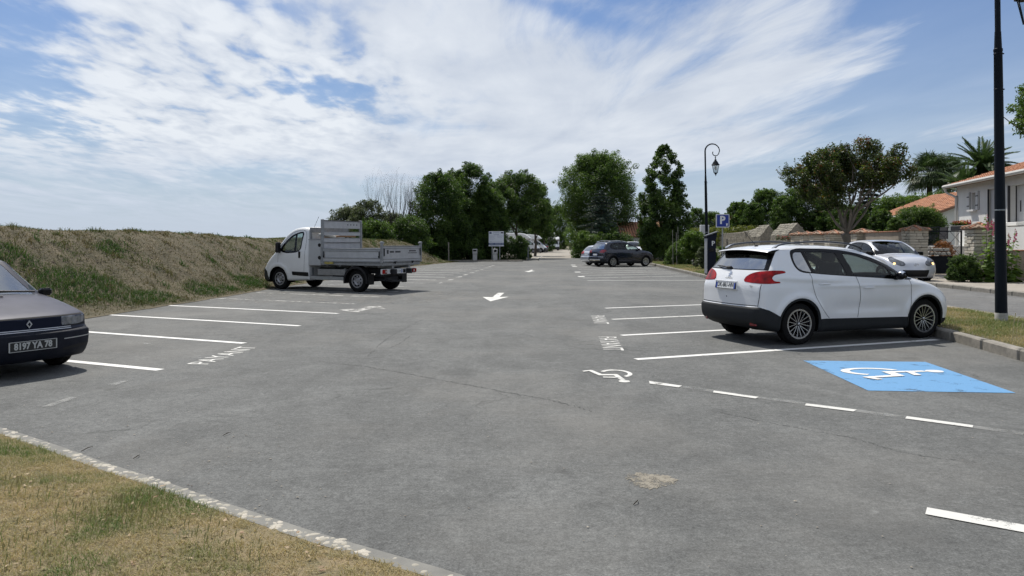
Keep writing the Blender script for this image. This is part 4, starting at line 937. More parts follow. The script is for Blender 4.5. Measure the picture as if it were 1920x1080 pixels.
# a few tall stalks by the lamp post
b = MB()
for (px, py, h) in ((1898, 640, .42), (1905, 636, .35), (1912, 645, .30), (1640, 596, .18)):
    g = gp(px, py, .16); b.tube([(g.x, g.y, .15), (g.x + .02, g.y, .15 + h * .6), (g.x + .05, g.y, .15 + h)], [.004, .003, .006], 5)
sk = b.build('grass_seed_heads', mat('seed_head_pale', (.34, .30, .18), .8)); sk['kind'] = 'stuff'

# ------------------------------------------------------------------ lamp posts
M_iron = mat('cast_iron_dark', (.005, .008, .013), .5, 0, spec=.12)
M_lglass = glass_mat('lantern_glass', (.86, .88, .88), rough=.1, f0=.06)
def lamp_post(x, y, z0, label, lean=0.0):
    t = thing('street_lamp', (x, y, z0), 0, label, 'street lamp', 'hook-armed lamp posts along the verge'); t.rotation_euler = (0, lean, 0)
    b = MB(); b.lathe([(.099, -.05), (.099, .20), (.094, .21)], 20); b.build('base_sleeve', mat('base_sleeve_grey', (.36, .35, .32), .85, col2=(.26, .25, .22), vscale=12), t, True)
    b = MB(); b.lathe([(.0945, .155), (.092, .6), (.082, 2.2), (.074, 3.6), (.066, 4.75), (.072, 4.76), (.072, 4.80), (.060, 4.81), (.050, 5.1)], 20); p = b.build('pole', M_iron, t, True)
    for z in (3.05, 4.1, 4.72):
        b = MB(); b.lathe([(.082 - .003 * z, z - .012), (.088 - .003 * z, z), (.082 - .003 * z, z + .012)], 16); b.lathe([(.012, -.03), (.012, .03)], 6, 'X', (.085 - .003 * z, 0, z)); b.build('clamp', M_iron, p, True)
    b = MB(); b.lathe([(.0855, 1.985), (.087, 1.99), (.087, 2.005), (.0855, 2.01)], 18); b.build('collar', mat('collar_grey', (.20, .22, .23), .5, .5), p, True)
    R = .395; arc = [(0, 0, 5.0), (0, 0, 5.6), (0, 0, 6.35)] + [(R - R * math.cos(a), 0, 6.45 + R * math.sin(a)) for a in [math.pi * k / 16 for k in range(0, 17)]]
    arc += [(2 * R - .02 - .0, 0, 6.40), (2 * R - .07, 0, 6.27), (2 * R - .19, 0, 6.19), (2 * R - .32, 0, 6.22), (2 * R - .38, 0, 6.32), (2 * R - .36, 0, 6.42)]
    b = MB(); b.tube(catmull(arc, 3), [.046 - .022 * min(1, k / 60) for k in range(len(catmull(arc, 3)))], 10); b.build('crook', M_iron, t, True)
    lx = .56; c = (lx, 0, 0)
    b = MB(); b.lathe([(.012, 6.22), (.02, 6.12), (.045, 6.08), (.02, 6.05), (.03, 6.0), (.075, 5.97), (.05, 5.94), (.09, 5.90), (.135, 5.84), (.20, 5.72), (.235, 5.70), (.235, 5.68), (.20, 5.675)], 8, 'Z', c); l = b.build('lantern', M_iron, t, True, angle=25)
    for k in range(8):
        a = math.pi / 4 * k; 
        if k % 2: continue
    for k in range(6):
        a = k * math.pi / 3; a2 = (k + 1) * math.pi / 3; top = lambda q: (lx + .195 * math.cos(q), .195 * math.sin(q), 5.675); bot = lambda q: (lx + .105 * math.cos(q), .105 * math.sin(q), 5.26)
        MB().add([top(a), top(a2), bot(a2), bot(a)], [(0, 1, 2, 3)]).build('pane', M_lglass, l)
        MB().tube([top(a), bot(a)], .011, 5).build('lantern_bar', M_iron, l)
    b = MB(); b.lathe([(.115, 5.265), (.12, 5.25), (.09, 5.24), (.03, 5.15), (.02, 5.12), (.001, 5.06)], 6, 'Z', c); b.build('lantern_foot', M_iron, l); b = MB(); b.lathe([(.20, 5.682), (.205, 5.67), (.19, 5.665)], 6, 'Z', c); b.build('lantern_rim', M_iron, l)
    b = MB(); b.lathe([(.001, 5.62), (.05, 5.60), (.07, 5.52), (.05, 5.42), (.001, 5.40)], 12, 'Z', c); b.build('bulb', mat('lamp_opal', (.75, .75, .72), .4), l, True)
    return t
lamp_post(8.52, 13.0, .15, 'tall dark lamp post on the verge beside the white crossover bonnet', -.012)
lamp_post(10.72, 41.0, .15, 'far dark lamp post with hooked top and lantern, behind the parking meter', -.018)
# ------------------------------------------------------------------ parking meter and sign
def meter():
    g = dp(1332, 520, 33.2); t = thing('parking_meter', (g.x, 33.2, .14), .12, 'tall dark blue parking meter with a white P standing on the verge', 'parking meter')
    M_m = mat('meter_navy', (.008, .011, .024), .55, 0, spec=.15)
    b = MB(); b.prism([(-.20, 0), (.20, 0), (.20, 1.55), (.26, 1.86), (-.23, 1.70), (-.20, 1.45)], (0, -.14, 0), (1, 0, 0), (0, 0, 1), (0, 1, 0), .28); b.build('cabinet', M_m, t)
    b = MB(); b.add([(-.27, -.17, 1.715), (.29, -.17, 1.90), (.29, .17, 1.90), (-.27, .17, 1.715), (-.27, -.17, 1.755), (.29, -.17, 1.94), (.29, .17, 1.94), (-.27, .17, 1.755)], [(0, 3, 2, 1), (4, 5, 6, 7), (0, 1, 5, 4), (1, 2, 6, 5), (2, 3, 7, 6), (3, 0, 4, 7)]); b.build('solar_cap', mat('meter_cap', (.05, .053, .058), .4, .3), t)
    b = MB(); b.box((-.215, -.02, .85), (.03, .30, 1.55), bev=.008); b.build('side_strip', mat('meter_grey', (.30, .31, .33), .5, .3), t, True)
    text_obj('lettering', 'P', .30, mat('sign_white', (.78, .79, .80), .4), t, frame((.07, -.1435, 1.40), (1, 0, 0), (0, 0, 1)), .001, bold=.004)
    b = MB(); b.box((.0, -.148, 1.12), (.24, .012, .16), bev=.004); b.build('screen', M_blackgloss, t)
meter()
def p_sign():
    c = dp(1355, 414, 34.6); t = thing('parking_sign', (c.x, 34.6, .14), 0, 'square blue parking sign with white P on a grey post beyond the meter', 'sign')
    b = MB(); b.tube([(0, .03, 0), (0, .03, c.z - .14 + .28)], .032, 10); b.build('post', mat('galvanised', (.30, .31, .32), .45, .6), t, True)
    zc = c.z - .14
    def rr(w, h, r, n=5): return [(sx * (w - r) + r * math.cos(a), sz * (h - r) + r * math.sin(a)) for sx, sz, a0 in ((1, 1, 0), (-1, 1, 90), (-1, -1, 180), (1, -1, 270)) for a in [math.radians(a0 + 90 * k / n) for k in range(n + 1)]]
    b = MB(); b.prism(rr(.31, .31, .04), (0, -.012, zc), (1, 0, 0), (0, 0, 1), (0, 1, 0), .03); b.build('sign_plate', mat('sign_border', (.62, .64, .68), .4), t)
    b = MB(); b.prism(rr(.272, .272, .03), (0, -.016, zc), (1, 0, 0), (0, 0, 1), (0, 1, 0), .003); b.build('sign_face', mat('sign_blue', (.010, .035, .28), .4), t)
    text_obj('lettering', 'P', .50, MATS['sign_white'], t, frame((-.015, -.0195, zc + .02), (1, 0, 0), (0, 0, 1)), .001, bold=.018)
    b = MB(); b.prism([(-.045, .05), (.045, .05), (.02, -.06), (-.02, -.06)], (.19, -.0185, zc - .18), (1, 0, 0), (0, 0, 1), (0, -1, 0), .002)
    for dx in (-.03, 0, .03): b.prism([(dx - .008, .05), (dx + .008, .05), (dx * 1.4, .085)], (.19, -.0185, zc - .18), (1, 0, 0), (0, 0, 1), (0, -1, 0), .002)
    b.build('pictogram', MATS['sign_white'], t)
p_sign()
# ------------------------------------------------------------------ information board and service pillars at the end of the lot
def info_board():
    Yd = 64.5; t0 = dp(930.5, 490, Yd); t = thing('information_board', (t0.x, Yd, 0), 0, 'white information board with a blue band on two posts beside the dark hedge', 'sign board')
    W_, zt, zb = 1.30, 2.55, 1.30; w = mat('board_white', (.62, .64, .68), .45)
    for x in (-.36, .30): MB().box((x, .04, 1.25), (.07, .05, 2.5), bev=.01).build('post', MATS['galvanised'], t, True)
    MB().box((0, 0, (zt + 1.56) / 2), (W_, .03, zt - 1.56), bev=.008).build('panel', w, t, True)
    MB().box((0, -.004, 1.475), (W_ + .02, .03, .165), bev=.006).build('blue_band', mat('board_blue', (.02, .05, .16), .5), t, True)
    MB().box((0, 0, 1.325), (W_ + .02, .03, .12), bev=.006).build('lower_panel', w, t, True)
    ink = mat('board_ink', (.05, .07, .14), .6); MB().box((-.50, -.018, 2.42), (.20, .004, .14)).build('emblem', ink, t); MB().box((.50, -.018, 2.44), (.22, .004, .10)).build('emblem', mat('board_ink_black', (.02, .02, .03), .6), t)
    b = MB(); rnd = random.Random(2)
    for z, h, x0, x1, wd in ((2.47, .025, -.25, .25, .03), (2.42, .03, -.30, .30, .03), (2.27, .045, -.22, .24, .10), (2.15, .035, -.58, -.10, .035), (2.15, .035, .08, .60, .035), (2.03, .02, -.56, -.2, .03), (2.03, .02, .1, .5, .03), (1.92, .018, -.56, -.15, .03), (1.83, .018, -.56, -.25, .03), (1.66, .04, -.58, -.45, .05), (1.66, .02, -.4, .5, .03)):
        x = x0
        while x < x1: q = wd * rnd.uniform(.5, 1.1); b.box((x + q / 2, -.018, z), (q, .004, h)); x += q * 1.35 + .008
    b.build('print_marks', mat('board_ink_pale', (.16, .19, .30), .6), t)['kind'] = 'stuff'
    b = MB()
    for x0, x1 in ((-.58, -.22), (-.14, .40), (.48, .60)):
        x = x0
        while x < x1: b.box((x + .02, -.022, 1.475), (.035, .004, .05)); x += .052
    b.build('print_marks', w, t)['kind'] = 'stuff'
    b = MB(); x = -.5
    while x < .4: b.box((x + .02, -.018, 1.325), (.04, .004, .03)); x += .06
    b.build('print_marks', MATS['board_ink_pale'], t)['kind'] = 'stuff'
info_board()
M_pillar = mat('pillar_grey', (.40, .40, .39), .55, .2, var=.1, vscale=8)
def service_pillar(px, label, knob):
    Yd = 63.2; g = dp(px, 490, Yd); t = thing('service_pillar', (g.x, Yd, .05), 0, label, 'service pillar', 'grey service pillars for campers')
    MB().box((0, 0, .28), (.36, .30, .56), bev=.015).build('lower_cabinet', M_pillar, t, True)
    u = MB().box((0, -.01, .79), (.40, .33, .42), bev=.02).build('head', M_pillar, t, True); MB().box((0, 0, .57), (.37, .31, .02)).build('joint', M_dark, t)
    if knob: MB().lathe([(.001, -.045), (.10, -.04), (.12, 0)], 18, 'Y', (.02, -.165, .84)).build('socket_cover', M_blackgloss, u, True); MB().box((-.04, 0, 1.05), (.09, .03, .10), bev=.01).build('pictogram_plate', M_pillar, t)
    else: MB().box((0, -.178, .86), (.28, .02, .12), bev=.006).build('control_panel', M_blackgloss, u, True)
service_pillar(890.5, 'grey service pillar with a dark slot panel, standing alone left of the information board', False)
service_pillar(928.5, 'grey service pillar with a round dark cover, in front of the information board', True)
# low island kerb in front of them
isl = MB(); 
for k in range(12): isl.box((-6.3 + k * .62, 62.55, .05), (.61, .14, .12), bev=.012)
io = isl.build('service_island_kerb', M_kerb); io['kind'] = 'structure'
poly_sheet('service_island', [(-6.6, 62.6), (1.1 - .2, 62.6), (.9, 69.5), (-6.6, 69.5)], .09, mat('island_earth', (.10, .085, .06), .95, col2=(.05, .055, .03), vscale=2))
# leaning thin stake by the end of the bank, wooden pallet frame on the ground
g = dp(841.5, 488, 61); tag(MB().tube([(g.x, 61, 0), (g.x - .02, 61, 1.62)], .045, 8).build('stake', mat('weathered_wood', (.26, .24, .20), .85, var=.2, vscale=9)), 'slim weathered stake standing at the end of the grassy bank', 'stake')
g = gp(999, 488); fr = thing('wooden_frame', (g.x, g.y, 0), .05, 'low pale wooden frame lying on the asphalt before the gravel', 'wooden frame')
for (x, y, l, w_) in ((0, -.55, 1.05, .10), (0, .55, 1.0, .10)): MB().box((x, y, .09), (l, w_, .10), bev=.01).build('beam', M_mort, fr)
for (x, a) in ((-.52, .08), (.50, -.1)): MB().box((x, 0, .12), (.10, 1.35, .12), a, bev=.01).build('beam', M_mort, fr)
MB().tube([(-.2, 2.0, .05), (.6, 2.1, .10), (1.1, 2.2, .30)], .03, 6).build('bar', mat('bar_metal', (.2, .2, .2), .5, .5), fr)
# ------------------------------------------------------------------ masonry
M_stone = mat('limestone', (.50, .465, .385), .9, col2=(.38, .345, .28), vscale=6, bump=.5, bscale=25, objvar=.20, detail=8)
M_rub = mat('rubble_stone', (.30, .275, .22), .92, col2=(.15, .14, .115), vscale=2.2, bump=.6, bscale=14, detail=8)
M_joint = mat('wall_mortar', (.30, .27, .22), .95, col2=(.22, .20, .16), vscale=5)
M_tile = mat('terracotta', (.42, .20, .115), .85, col2=(.26, .125, .075), vscale=5, bump=.3, bscale=30, objvar=.18, detail=6)
def stone_data(n=8):
    out = []
    for k in range(n):
        rnd = random.Random(200 + k); me = MB().box((0, 0, 0), (1, 1, 1), bev=.09).build('stone', M_stone, link_it=False)
        for v in me.vertices: v.co += Vector((rnd.uniform(-.035, .035), rnd.uniform(-.04, .04), rnd.uniform(-.05, .05)))
        out.append(me)
    return out
STN = stone_data()
def cap_tiles(parent, cx, cy, z, w, d, n=3):
    """low pyramid cap: tile-faced hips, a few half-round tiles laid from the eave to the peak"""
    h = .17; M_cap = mat('cap_tan', (.30, .215, .15), .9, col2=(.20, .14, .10), vscale=7, bump=.4, bscale=25, objvar=.15)
    MB().box((cx, cy, z + .015), (w, d, .05), bev=.012).build('cap_slab', M_cap, parent, True)
    MB().add([(cx - w / 2 + .03, cy - d / 2 + .03, z + .04), (cx + w / 2 - .03, cy - d / 2 + .03, z + .04), (cx + w / 2 - .03, cy + d / 2 - .03, z + .04), (cx - w / 2 + .03, cy + d / 2 - .03, z + .04), (cx, cy, z + h)], [(0, 1, 4), (1, 2, 4), (2, 3, 4), (3, 0, 4), (3, 2, 1, 0)]).build('cap_bed', M_cap, parent)
    for ax in (0, 1):
        for sg in (-1, 1):
            for k in range(n):
                u = -1 + (2 * k + 1) / n; other = (d if ax == 0 else w) / 2; hw = (w if ax == 0 else d) / 2; r_ = hw / n * .62; L_ = 1 - abs(u) * .80
                b0 = (u * hw * .93, sg * (other + .02)); t0 = (u * hw * .93 * (1 - L_ * .55), sg * other * (1 - L_ * .92))
                if ax == 1: b0, t0 = b0[::-1], t0[::-1]
                MB().tube([(cx + b0[0], cy + b0[1], z + .02), (cx + t0[0], cy + t0[1], z + .02 + h * L_ * .92)], [r_ * .62, r_ * .5], 8).build('tile', M_tile if (k + ax) % 2 else M_cap, parent, True)
    MB().tube([(cx - .02, cy - .12, z + h + .0), (cx, cy + .12, z + h + .015)], [.055, .05], 8).build('tile', M_tile, parent, True)
def pillar(X, Yp, w, H_, label, seed, z0=PZ):
    t = thing('stone_pillar', (X, Yp, z0), -.07, label, 'pillar', 'stone gate pillars with tiled caps'); rnd = random.Random(seed)
    MB().box((0, 0, H_ / 2), (w - .10, w - .10, H_ - .02)).build('core', mat('joint_dark', (.16, .14, .11), .95), t)  # core in a darker joint colour, showing between the stones
    z = .01; row = 0
    while z < H_ - .04:
        h = rnd.uniform(.095, .15); h = min(h, H_ - z)
        for face in range(3):       # front (-y), street side (-x), garden side (+x)
            cuts = sorted([rnd.uniform(.30, .70)] if rnd.random() < .75 else [rnd.uniform(.22, .4), rnd.uniform(.6, .78)]); e = [0] + cuts + [1]
            for a, b_ in zip(e[:-1], e[1:]):
                l = (b_ - a) * w - .014; c = ((a + b_) / 2 - .5) * w; q = rnd.uniform(-.012, .014)
                if face == 0: p, s_ = (c, -w / 2 + .03 - q, z + h / 2), (l, .11, h - .016)
                else: p, s_ = ((-w / 2 + .03 - q) * (1 if face == 1 else -1), c + .0, z + h / 2), (.11, l, h - .016)
                inst('stone', STN[rnd.randrange(8)], t, p, (0, 0, 0), s_)
        z += h; row += 1
    cap_tiles(t, 0, 0, H_, w + .22, w + .22)
    return t
wallx = lambda Y: 14.5 + .070 * Y
pillar(16.22, 25.9, .66, 1.80, 'tall pale stone pillar with tiled cap between the bush and the hollyhocks', 1)
pillar(wallx(30.9) - .0, 30.9, .72, 1.82, 'pale stone pillar with tiled cap holding the black gate', 2)
for k, (Yp, w) in enumerate(((36.3, .78), (40.0, .78), (42.6, .74), (44.5, .66), (46.3, .66))):
    pillar(wallx(Yp), Yp, w, 1.78, ['stone pillar with tiled cap just right of the street tree trunk', 'stone pillar just left of the street tree trunk with a small dark gate', 'middle stone pillar above the white car roof, third from the old wall', 'second stone pillar counted from the old gabled wall', 'stone pillar with red-topped cap touching the old gabled wall'][k], 10 + k)
# plastered garden walls with tile coping between pillars
M_rend = mat('render_beige', (.30, .26, .215), .9, col2=(.22, .19, .155), vscale=1.5, bump=.15, bscale=60)
def coped_wall(x0, y0, x1, y1, h, label, z0=PZ, m=None, cat='wall', thick=.2):
    L_ = math.hypot(x1 - x0, y1 - y0); a = math.atan2(y1 - y0, x1 - x0); t = thing('garden_wall', (x0, y0, z0), a, label, cat)
    MB().box((L_ / 2, 0, h / 2), (L_, thick, h)).build('wall_panel', m or M_rend, t)
    n = int(L_ / .24)
    me = MB().box((0, 0, 0), (.225, thick + .12, .04), bev=.012).build('coping_tile', M_tile, link_it=False)
    for k in range(n): inst('coping_tile', me, t, ((k + .5) * L_ / n, random.uniform(-.006, .006), h + .022), (0, 0, 0))
    return t
coped_wall(wallx(31.3), 31.35, wallx(35.9), 35.85, 1.78, 'dark rendered wall with tile coping between the gate pillar and its neighbour')
coped_wall(16.45, 25.75, 18.55, 26.1, 1.02, 'low rendered wall with tile coping behind the hollyhocks')
coped_wall(18.55, 25.55, 23.5, 25.9, 1.80, 'tall beige rendered wall with tile coping at the photo edge right of the lamp post')
MB().box((18.50, 25.8, 1.20), (.24, .5, 1.85)).build('wall_end_pier', M_rend, bpy.data.objects['garden_wall.002']).matrix_parent_inverse = bpy.data.objects['garden_wall.002'].matrix_basis.inverted()
coped_wall(18.2, 41, 24, 41.4, 1.75, 'rendered garden wall behind the black gate with tile coping')
# gates
def iron_gate(x, y, w, h, solid, label, z0=PZ, bell=False):
    t = thing('iron_gate', (x, y, z0), -.05, label, 'gate'); m = M_iron
    b = MB()
    for xx in (0, w): b.box((xx, 0, h / 2 + .03), (.055, .055, h), bev=.006)
    for zz in (h, solid + .02, .05): b.box((w / 2, 0, zz), (w, .045, .045), bev=.006)
    b.build('gate_frame', m, t)
    if solid: MB().box((w / 2, .01, solid / 2 + .03), (w - .05, .02, solid - .02)).build('lower_panel', m, t)
    # diamond lattice and scrolls
    n = 3
    for k in range(-n, n + 1):
        x0 = w * k / n; 
        for s_ in (1, -1):
            a = (x0 if s_ > 0 else x0 + (h - solid) * .85, solid + .03); b_ = (a[0] + s_ * (h - solid) * .85, h)
            pts = [(a[0] + (b_[0] - a[0]) * q, a[1] + (b_[1] - a[1]) * q) for q in np.linspace(0, 1, 30)]; pts = [p for p in pts if .02 < p[0] < w - .02]
            if len(pts) > 2: MB().tube([(pts[0][0], -.0 + .006 * s_, pts[0][1]), (pts[-1][0], .006 * s_, pts[-1][1])], .008, 5).build('bar', m, t)
    for k in range(4):
        cx_ = w * (k + .5) / 4; MB().tube([(cx_ + .09 * math.cos(q), -.015, solid + .17 + .09 * math.sin(q)) for q in np.linspace(0, 5.5, 14)], .008, 5).build('scroll', m, t)
    return t
iron_gate(wallx(30.9) + .42, 30.75, 1.38, 1.78, .72, 'black wrought iron gate with diamond lattice and solid foot between the stone pillars')
g2 = iron_gate(wallx(40.5) - .18, 38.5, .9, 1.75, .0, 'small dark scrolled gate leaf among the stone pillars by the tree')
tr = thing('folded_panels', (17.9, 31.9, PZ + .55), -.05, 'pale wooden crates stacked behind the black gate', 'crates')
for k in range(3):
    for j in range(2): MB().box((-.35 + j * .75, .1 * k, .12 + k * .17), (.70, .5, .13), bev=.012).build('crate', mat('crate_pale', (.38, .37, .34), .8, var=.2, vscale=9), tr, True)
# support for the crates
MB().box((0, .1, -.28), (1.5, .6, .5), bev=.01).build('crate_stand', mat('stand_dark', (.05, .05, .05), .8), tr, True)
# ------------------------------------------------------------------ old rubble wall with gabled ends
def rubble_wall(Y0, Y1, hfun, thick, gable, label, seed, z0=PZ - .1):
    xa = lambda Y: 15.1 + .068 * Y
    t = thing('old_stone_wall', (xa(Y0), Y0, z0), math.atan2(Y1 - Y0, xa(Y1) - xa(Y0)), label, 'wall'); L_ = math.hypot(Y1 - Y0, xa(Y1) - xa(Y0)); rnd = random.Random(seed)
    # local: x along the wall (away), y = left (towards the street is +y)
    n = max(2, int(L_ / .8)); 
    def sect(h, g): return [(thick / 2, 0), (thick / 2, h - g), (0, h), (-thick / 2, h - g), (-thick / 2, 0)]
    vs = []; fs = []
    for k in range(n + 1):
        x = L_ * k / n; h, g = hfun(x, L_)
        vs += [(x, y, z) for y, z in sect(h, g)]
    for k in range(n):
        for j in range(4): fs.append((k * 5 + j, k * 5 + j + 1, (k + 1) * 5 + j + 1, (k + 1) * 5 + j))
    fs += [(0, 1, 2, 3, 4)[::-1], tuple(n * 5 + j for j in range(5))]
    MB().add(vs, fs).build('wall_core', M_joint, t)
    V = []; F = []; tone = []
    def put(c, u, v, nn, lu, lv, pr):
        i = len(V); j = lambda: rnd.uniform(-.12, .12)
        q = [(-.5 + j(), -.5 + j()), (.5 + j(), -.5 + j()), (.5 + j(), .5 + j()), (-.5 + j(), .5 + j())]
        for a, b_ in q: V.append(tuple(c + u * a * lu + v * b_ * lv))
        for a, b_ in q: V.append(tuple(c + u * a * lu * .82 + v * b_ * lv * .80 + nn * pr))
        F.extend([(i + 4, i + 5, i + 6, i + 7)] + [(i + a, i + (a + 1) % 4, i + 4 + (a + 1) % 4, i + 4 + a) for a in range(4)])
    x = 0
    zrow = .05
    H0 = max(hfun(x_, L_)[0] for x_ in np.linspace(0, L_, 20))
    while zrow < H0:
        rh = rnd.uniform(.09, .16) ; x = rnd.uniform(-.1, 0)
        while x < L_:
            l = rnd.uniform(.10, .30); h, g = hfun(max(0, min(L_, x + l / 2)), L_)
            if zrow + rh * .5 < h - g: put(Vector((x + l / 2, thick / 2, zrow + rh / 2)), Vector((-1, 0, 0)), Vector((0, 0, 1)), Vector((0, 1, 0)), l - .02, rh - .018, rnd.uniform(.015, .045))
            elif g > .05 and zrow + rh * .5 < h:
                k_ = (h - (zrow + rh / 2)) / g; sl = Vector((0, -thick / 2, g)).normalized(); put(Vector((x + l / 2, thick / 2 * k_, zrow + rh / 2)), Vector((-1, 0, 0)), sl, Vector((0, g, thick / 2)).normalized(), l * 1.3 - .02, (rh - .01) * math.hypot(g, thick / 2) / g, rnd.uniform(.02, .05))
            x += l
        if gable or True:
            y = -thick / 2; h, g = hfun(0, L_)
            while y < thick / 2:
                l = rnd.uniform(.16, .36); yc = y + l / 2; lim = h - g * abs(yc) / (thick / 2) if g else h
                if abs(yc) < thick / 2 - .03 and zrow + rh < lim: put(Vector((0, yc, zrow + rh / 2)), Vector((0, 1, 0)), Vector((0, 0, 1)), Vector((-1, 0, 0)), l - .022, rh - .018, rnd.uniform(.015, .035))
                y += l
        zrow += rh
    o = MB(); o.v = V; o.f = F; w = o.build('rubble', M_rub, t); w['kind'] = 'stuff'
    return t
rubble_wall(48.0, 51.6, lambda x, L_: (2.68, .80), 1.35, True, 'short old stone wall with a tall gabled top beyond the tiled pillars', 4)
rubble_wall(54.6, 76.0, lambda x, L_: (2.68, .80) if x < 2.6 else (2.68 - .30 * min(1, (x - 2.6) / 2.5) - .03 * x * .3, .05 + .75 * max(0, 1 - (x - 2.6) / 2.0)), 1.25, True, 'long old stone wall with a gabled near end, behind the blue parking sign', 5)
tag(MB().box((15.1 + .068 * 65.5 - .64, 65.5, 1.25), (.05, .5, 1.35)).build('wall_recess_shade', mat('slot_dark', (.012, .011, .010), .9)), 'dark panel standing in for the shaded narrow recess in the long old stone wall', 'door')  # no door: dark panel on the wall face paints the shade of a recess
# ------------------------------------------------------------------ houses
M_wallw = mat('render_white', (.66, .66, .64), .85, col2=(.58, .575, .55), vscale=1.3, bump=.1, bscale=80)
M_shut = mat('shutter_white', (.58, .58, .57), .6); M_irond = mat('shutter_iron', (.03, .03, .035), .6); M_pane = mat('house_pane', (.02, .025, .03), .06, coat=.6); M_gutter = mat('gutter_cream', (.50, .49, .46), .5)
def tiled_roof(parent, p0, u, v, lu, lv, pitch=.23, name='roof', seed=0):
    """canal tiles: rows of half-round covers over channels, each course overlapping; u along eave, v up the slope"""
    u, v = Vector(u).normalized(), Vector(v).normalized(); n = u.cross(v); n = n if n.z > 0 else -n; p0 = Vector(p0); rnd = random.Random(seed)
    V = []; F = []; cols = int(lu / pitch); rows = max(1, int(lv / .34)); T = []
    for c in range(cols):
        for r in range(rows):
            cx = (c + .5) * pitch + rnd.uniform(-.008, .008); y0 = r * .34 + rnd.uniform(-.012, .012) - .02; y1 = y0 + .40; i = len(V); lift = rnd.uniform(0, .012)
            for (yy, rad, hh) in ((y0, pitch * .40, .030 + lift), (y1, pitch * .33, .006)):
                for k in range(6):
                    a = math.pi * k / 5; V.append(tuple(p0 + u * (cx + rad * math.cos(a)) + v * yy + n * (hh + rad * .85 * math.sin(a))))
            F += [(i + k, i + k + 1, i + 6 + k + 1, i + 6 + k) for k in range(5)]; F.append((i, i + 5, i + 4, i + 3)); F.append((i, i + 3, i + 2, i + 1))
    MB().add([tuple(p0 + n * .0), tuple(p0 + u * lu), tuple(p0 + u * lu + v * lv), tuple(p0 + v * lv)] + [tuple(q - n * .10) for q in (p0, p0 + u * lu, p0 + u * lu + v * lv, p0 + v * lv)], [(0, 1, 2, 3), (7, 6, 5, 4), (0, 4, 5, 1), (1, 5, 6, 2), (2, 6, 7, 3), (3, 7, 4, 0)]).build('roof_bed', mat('roof_underside', (.20, .12, .08), .9), parent)
    o = MB(); o.v = V; o.f = F; r_ = o.build(name, mat('roof_tiles', (.50, .235, .125), .85, col2=(.30, .15, .09), vscale=2.6, detail=7, bump=.3, bscale=20), parent, True, angle=50); r_['kind'] = 'stuff'; return r_
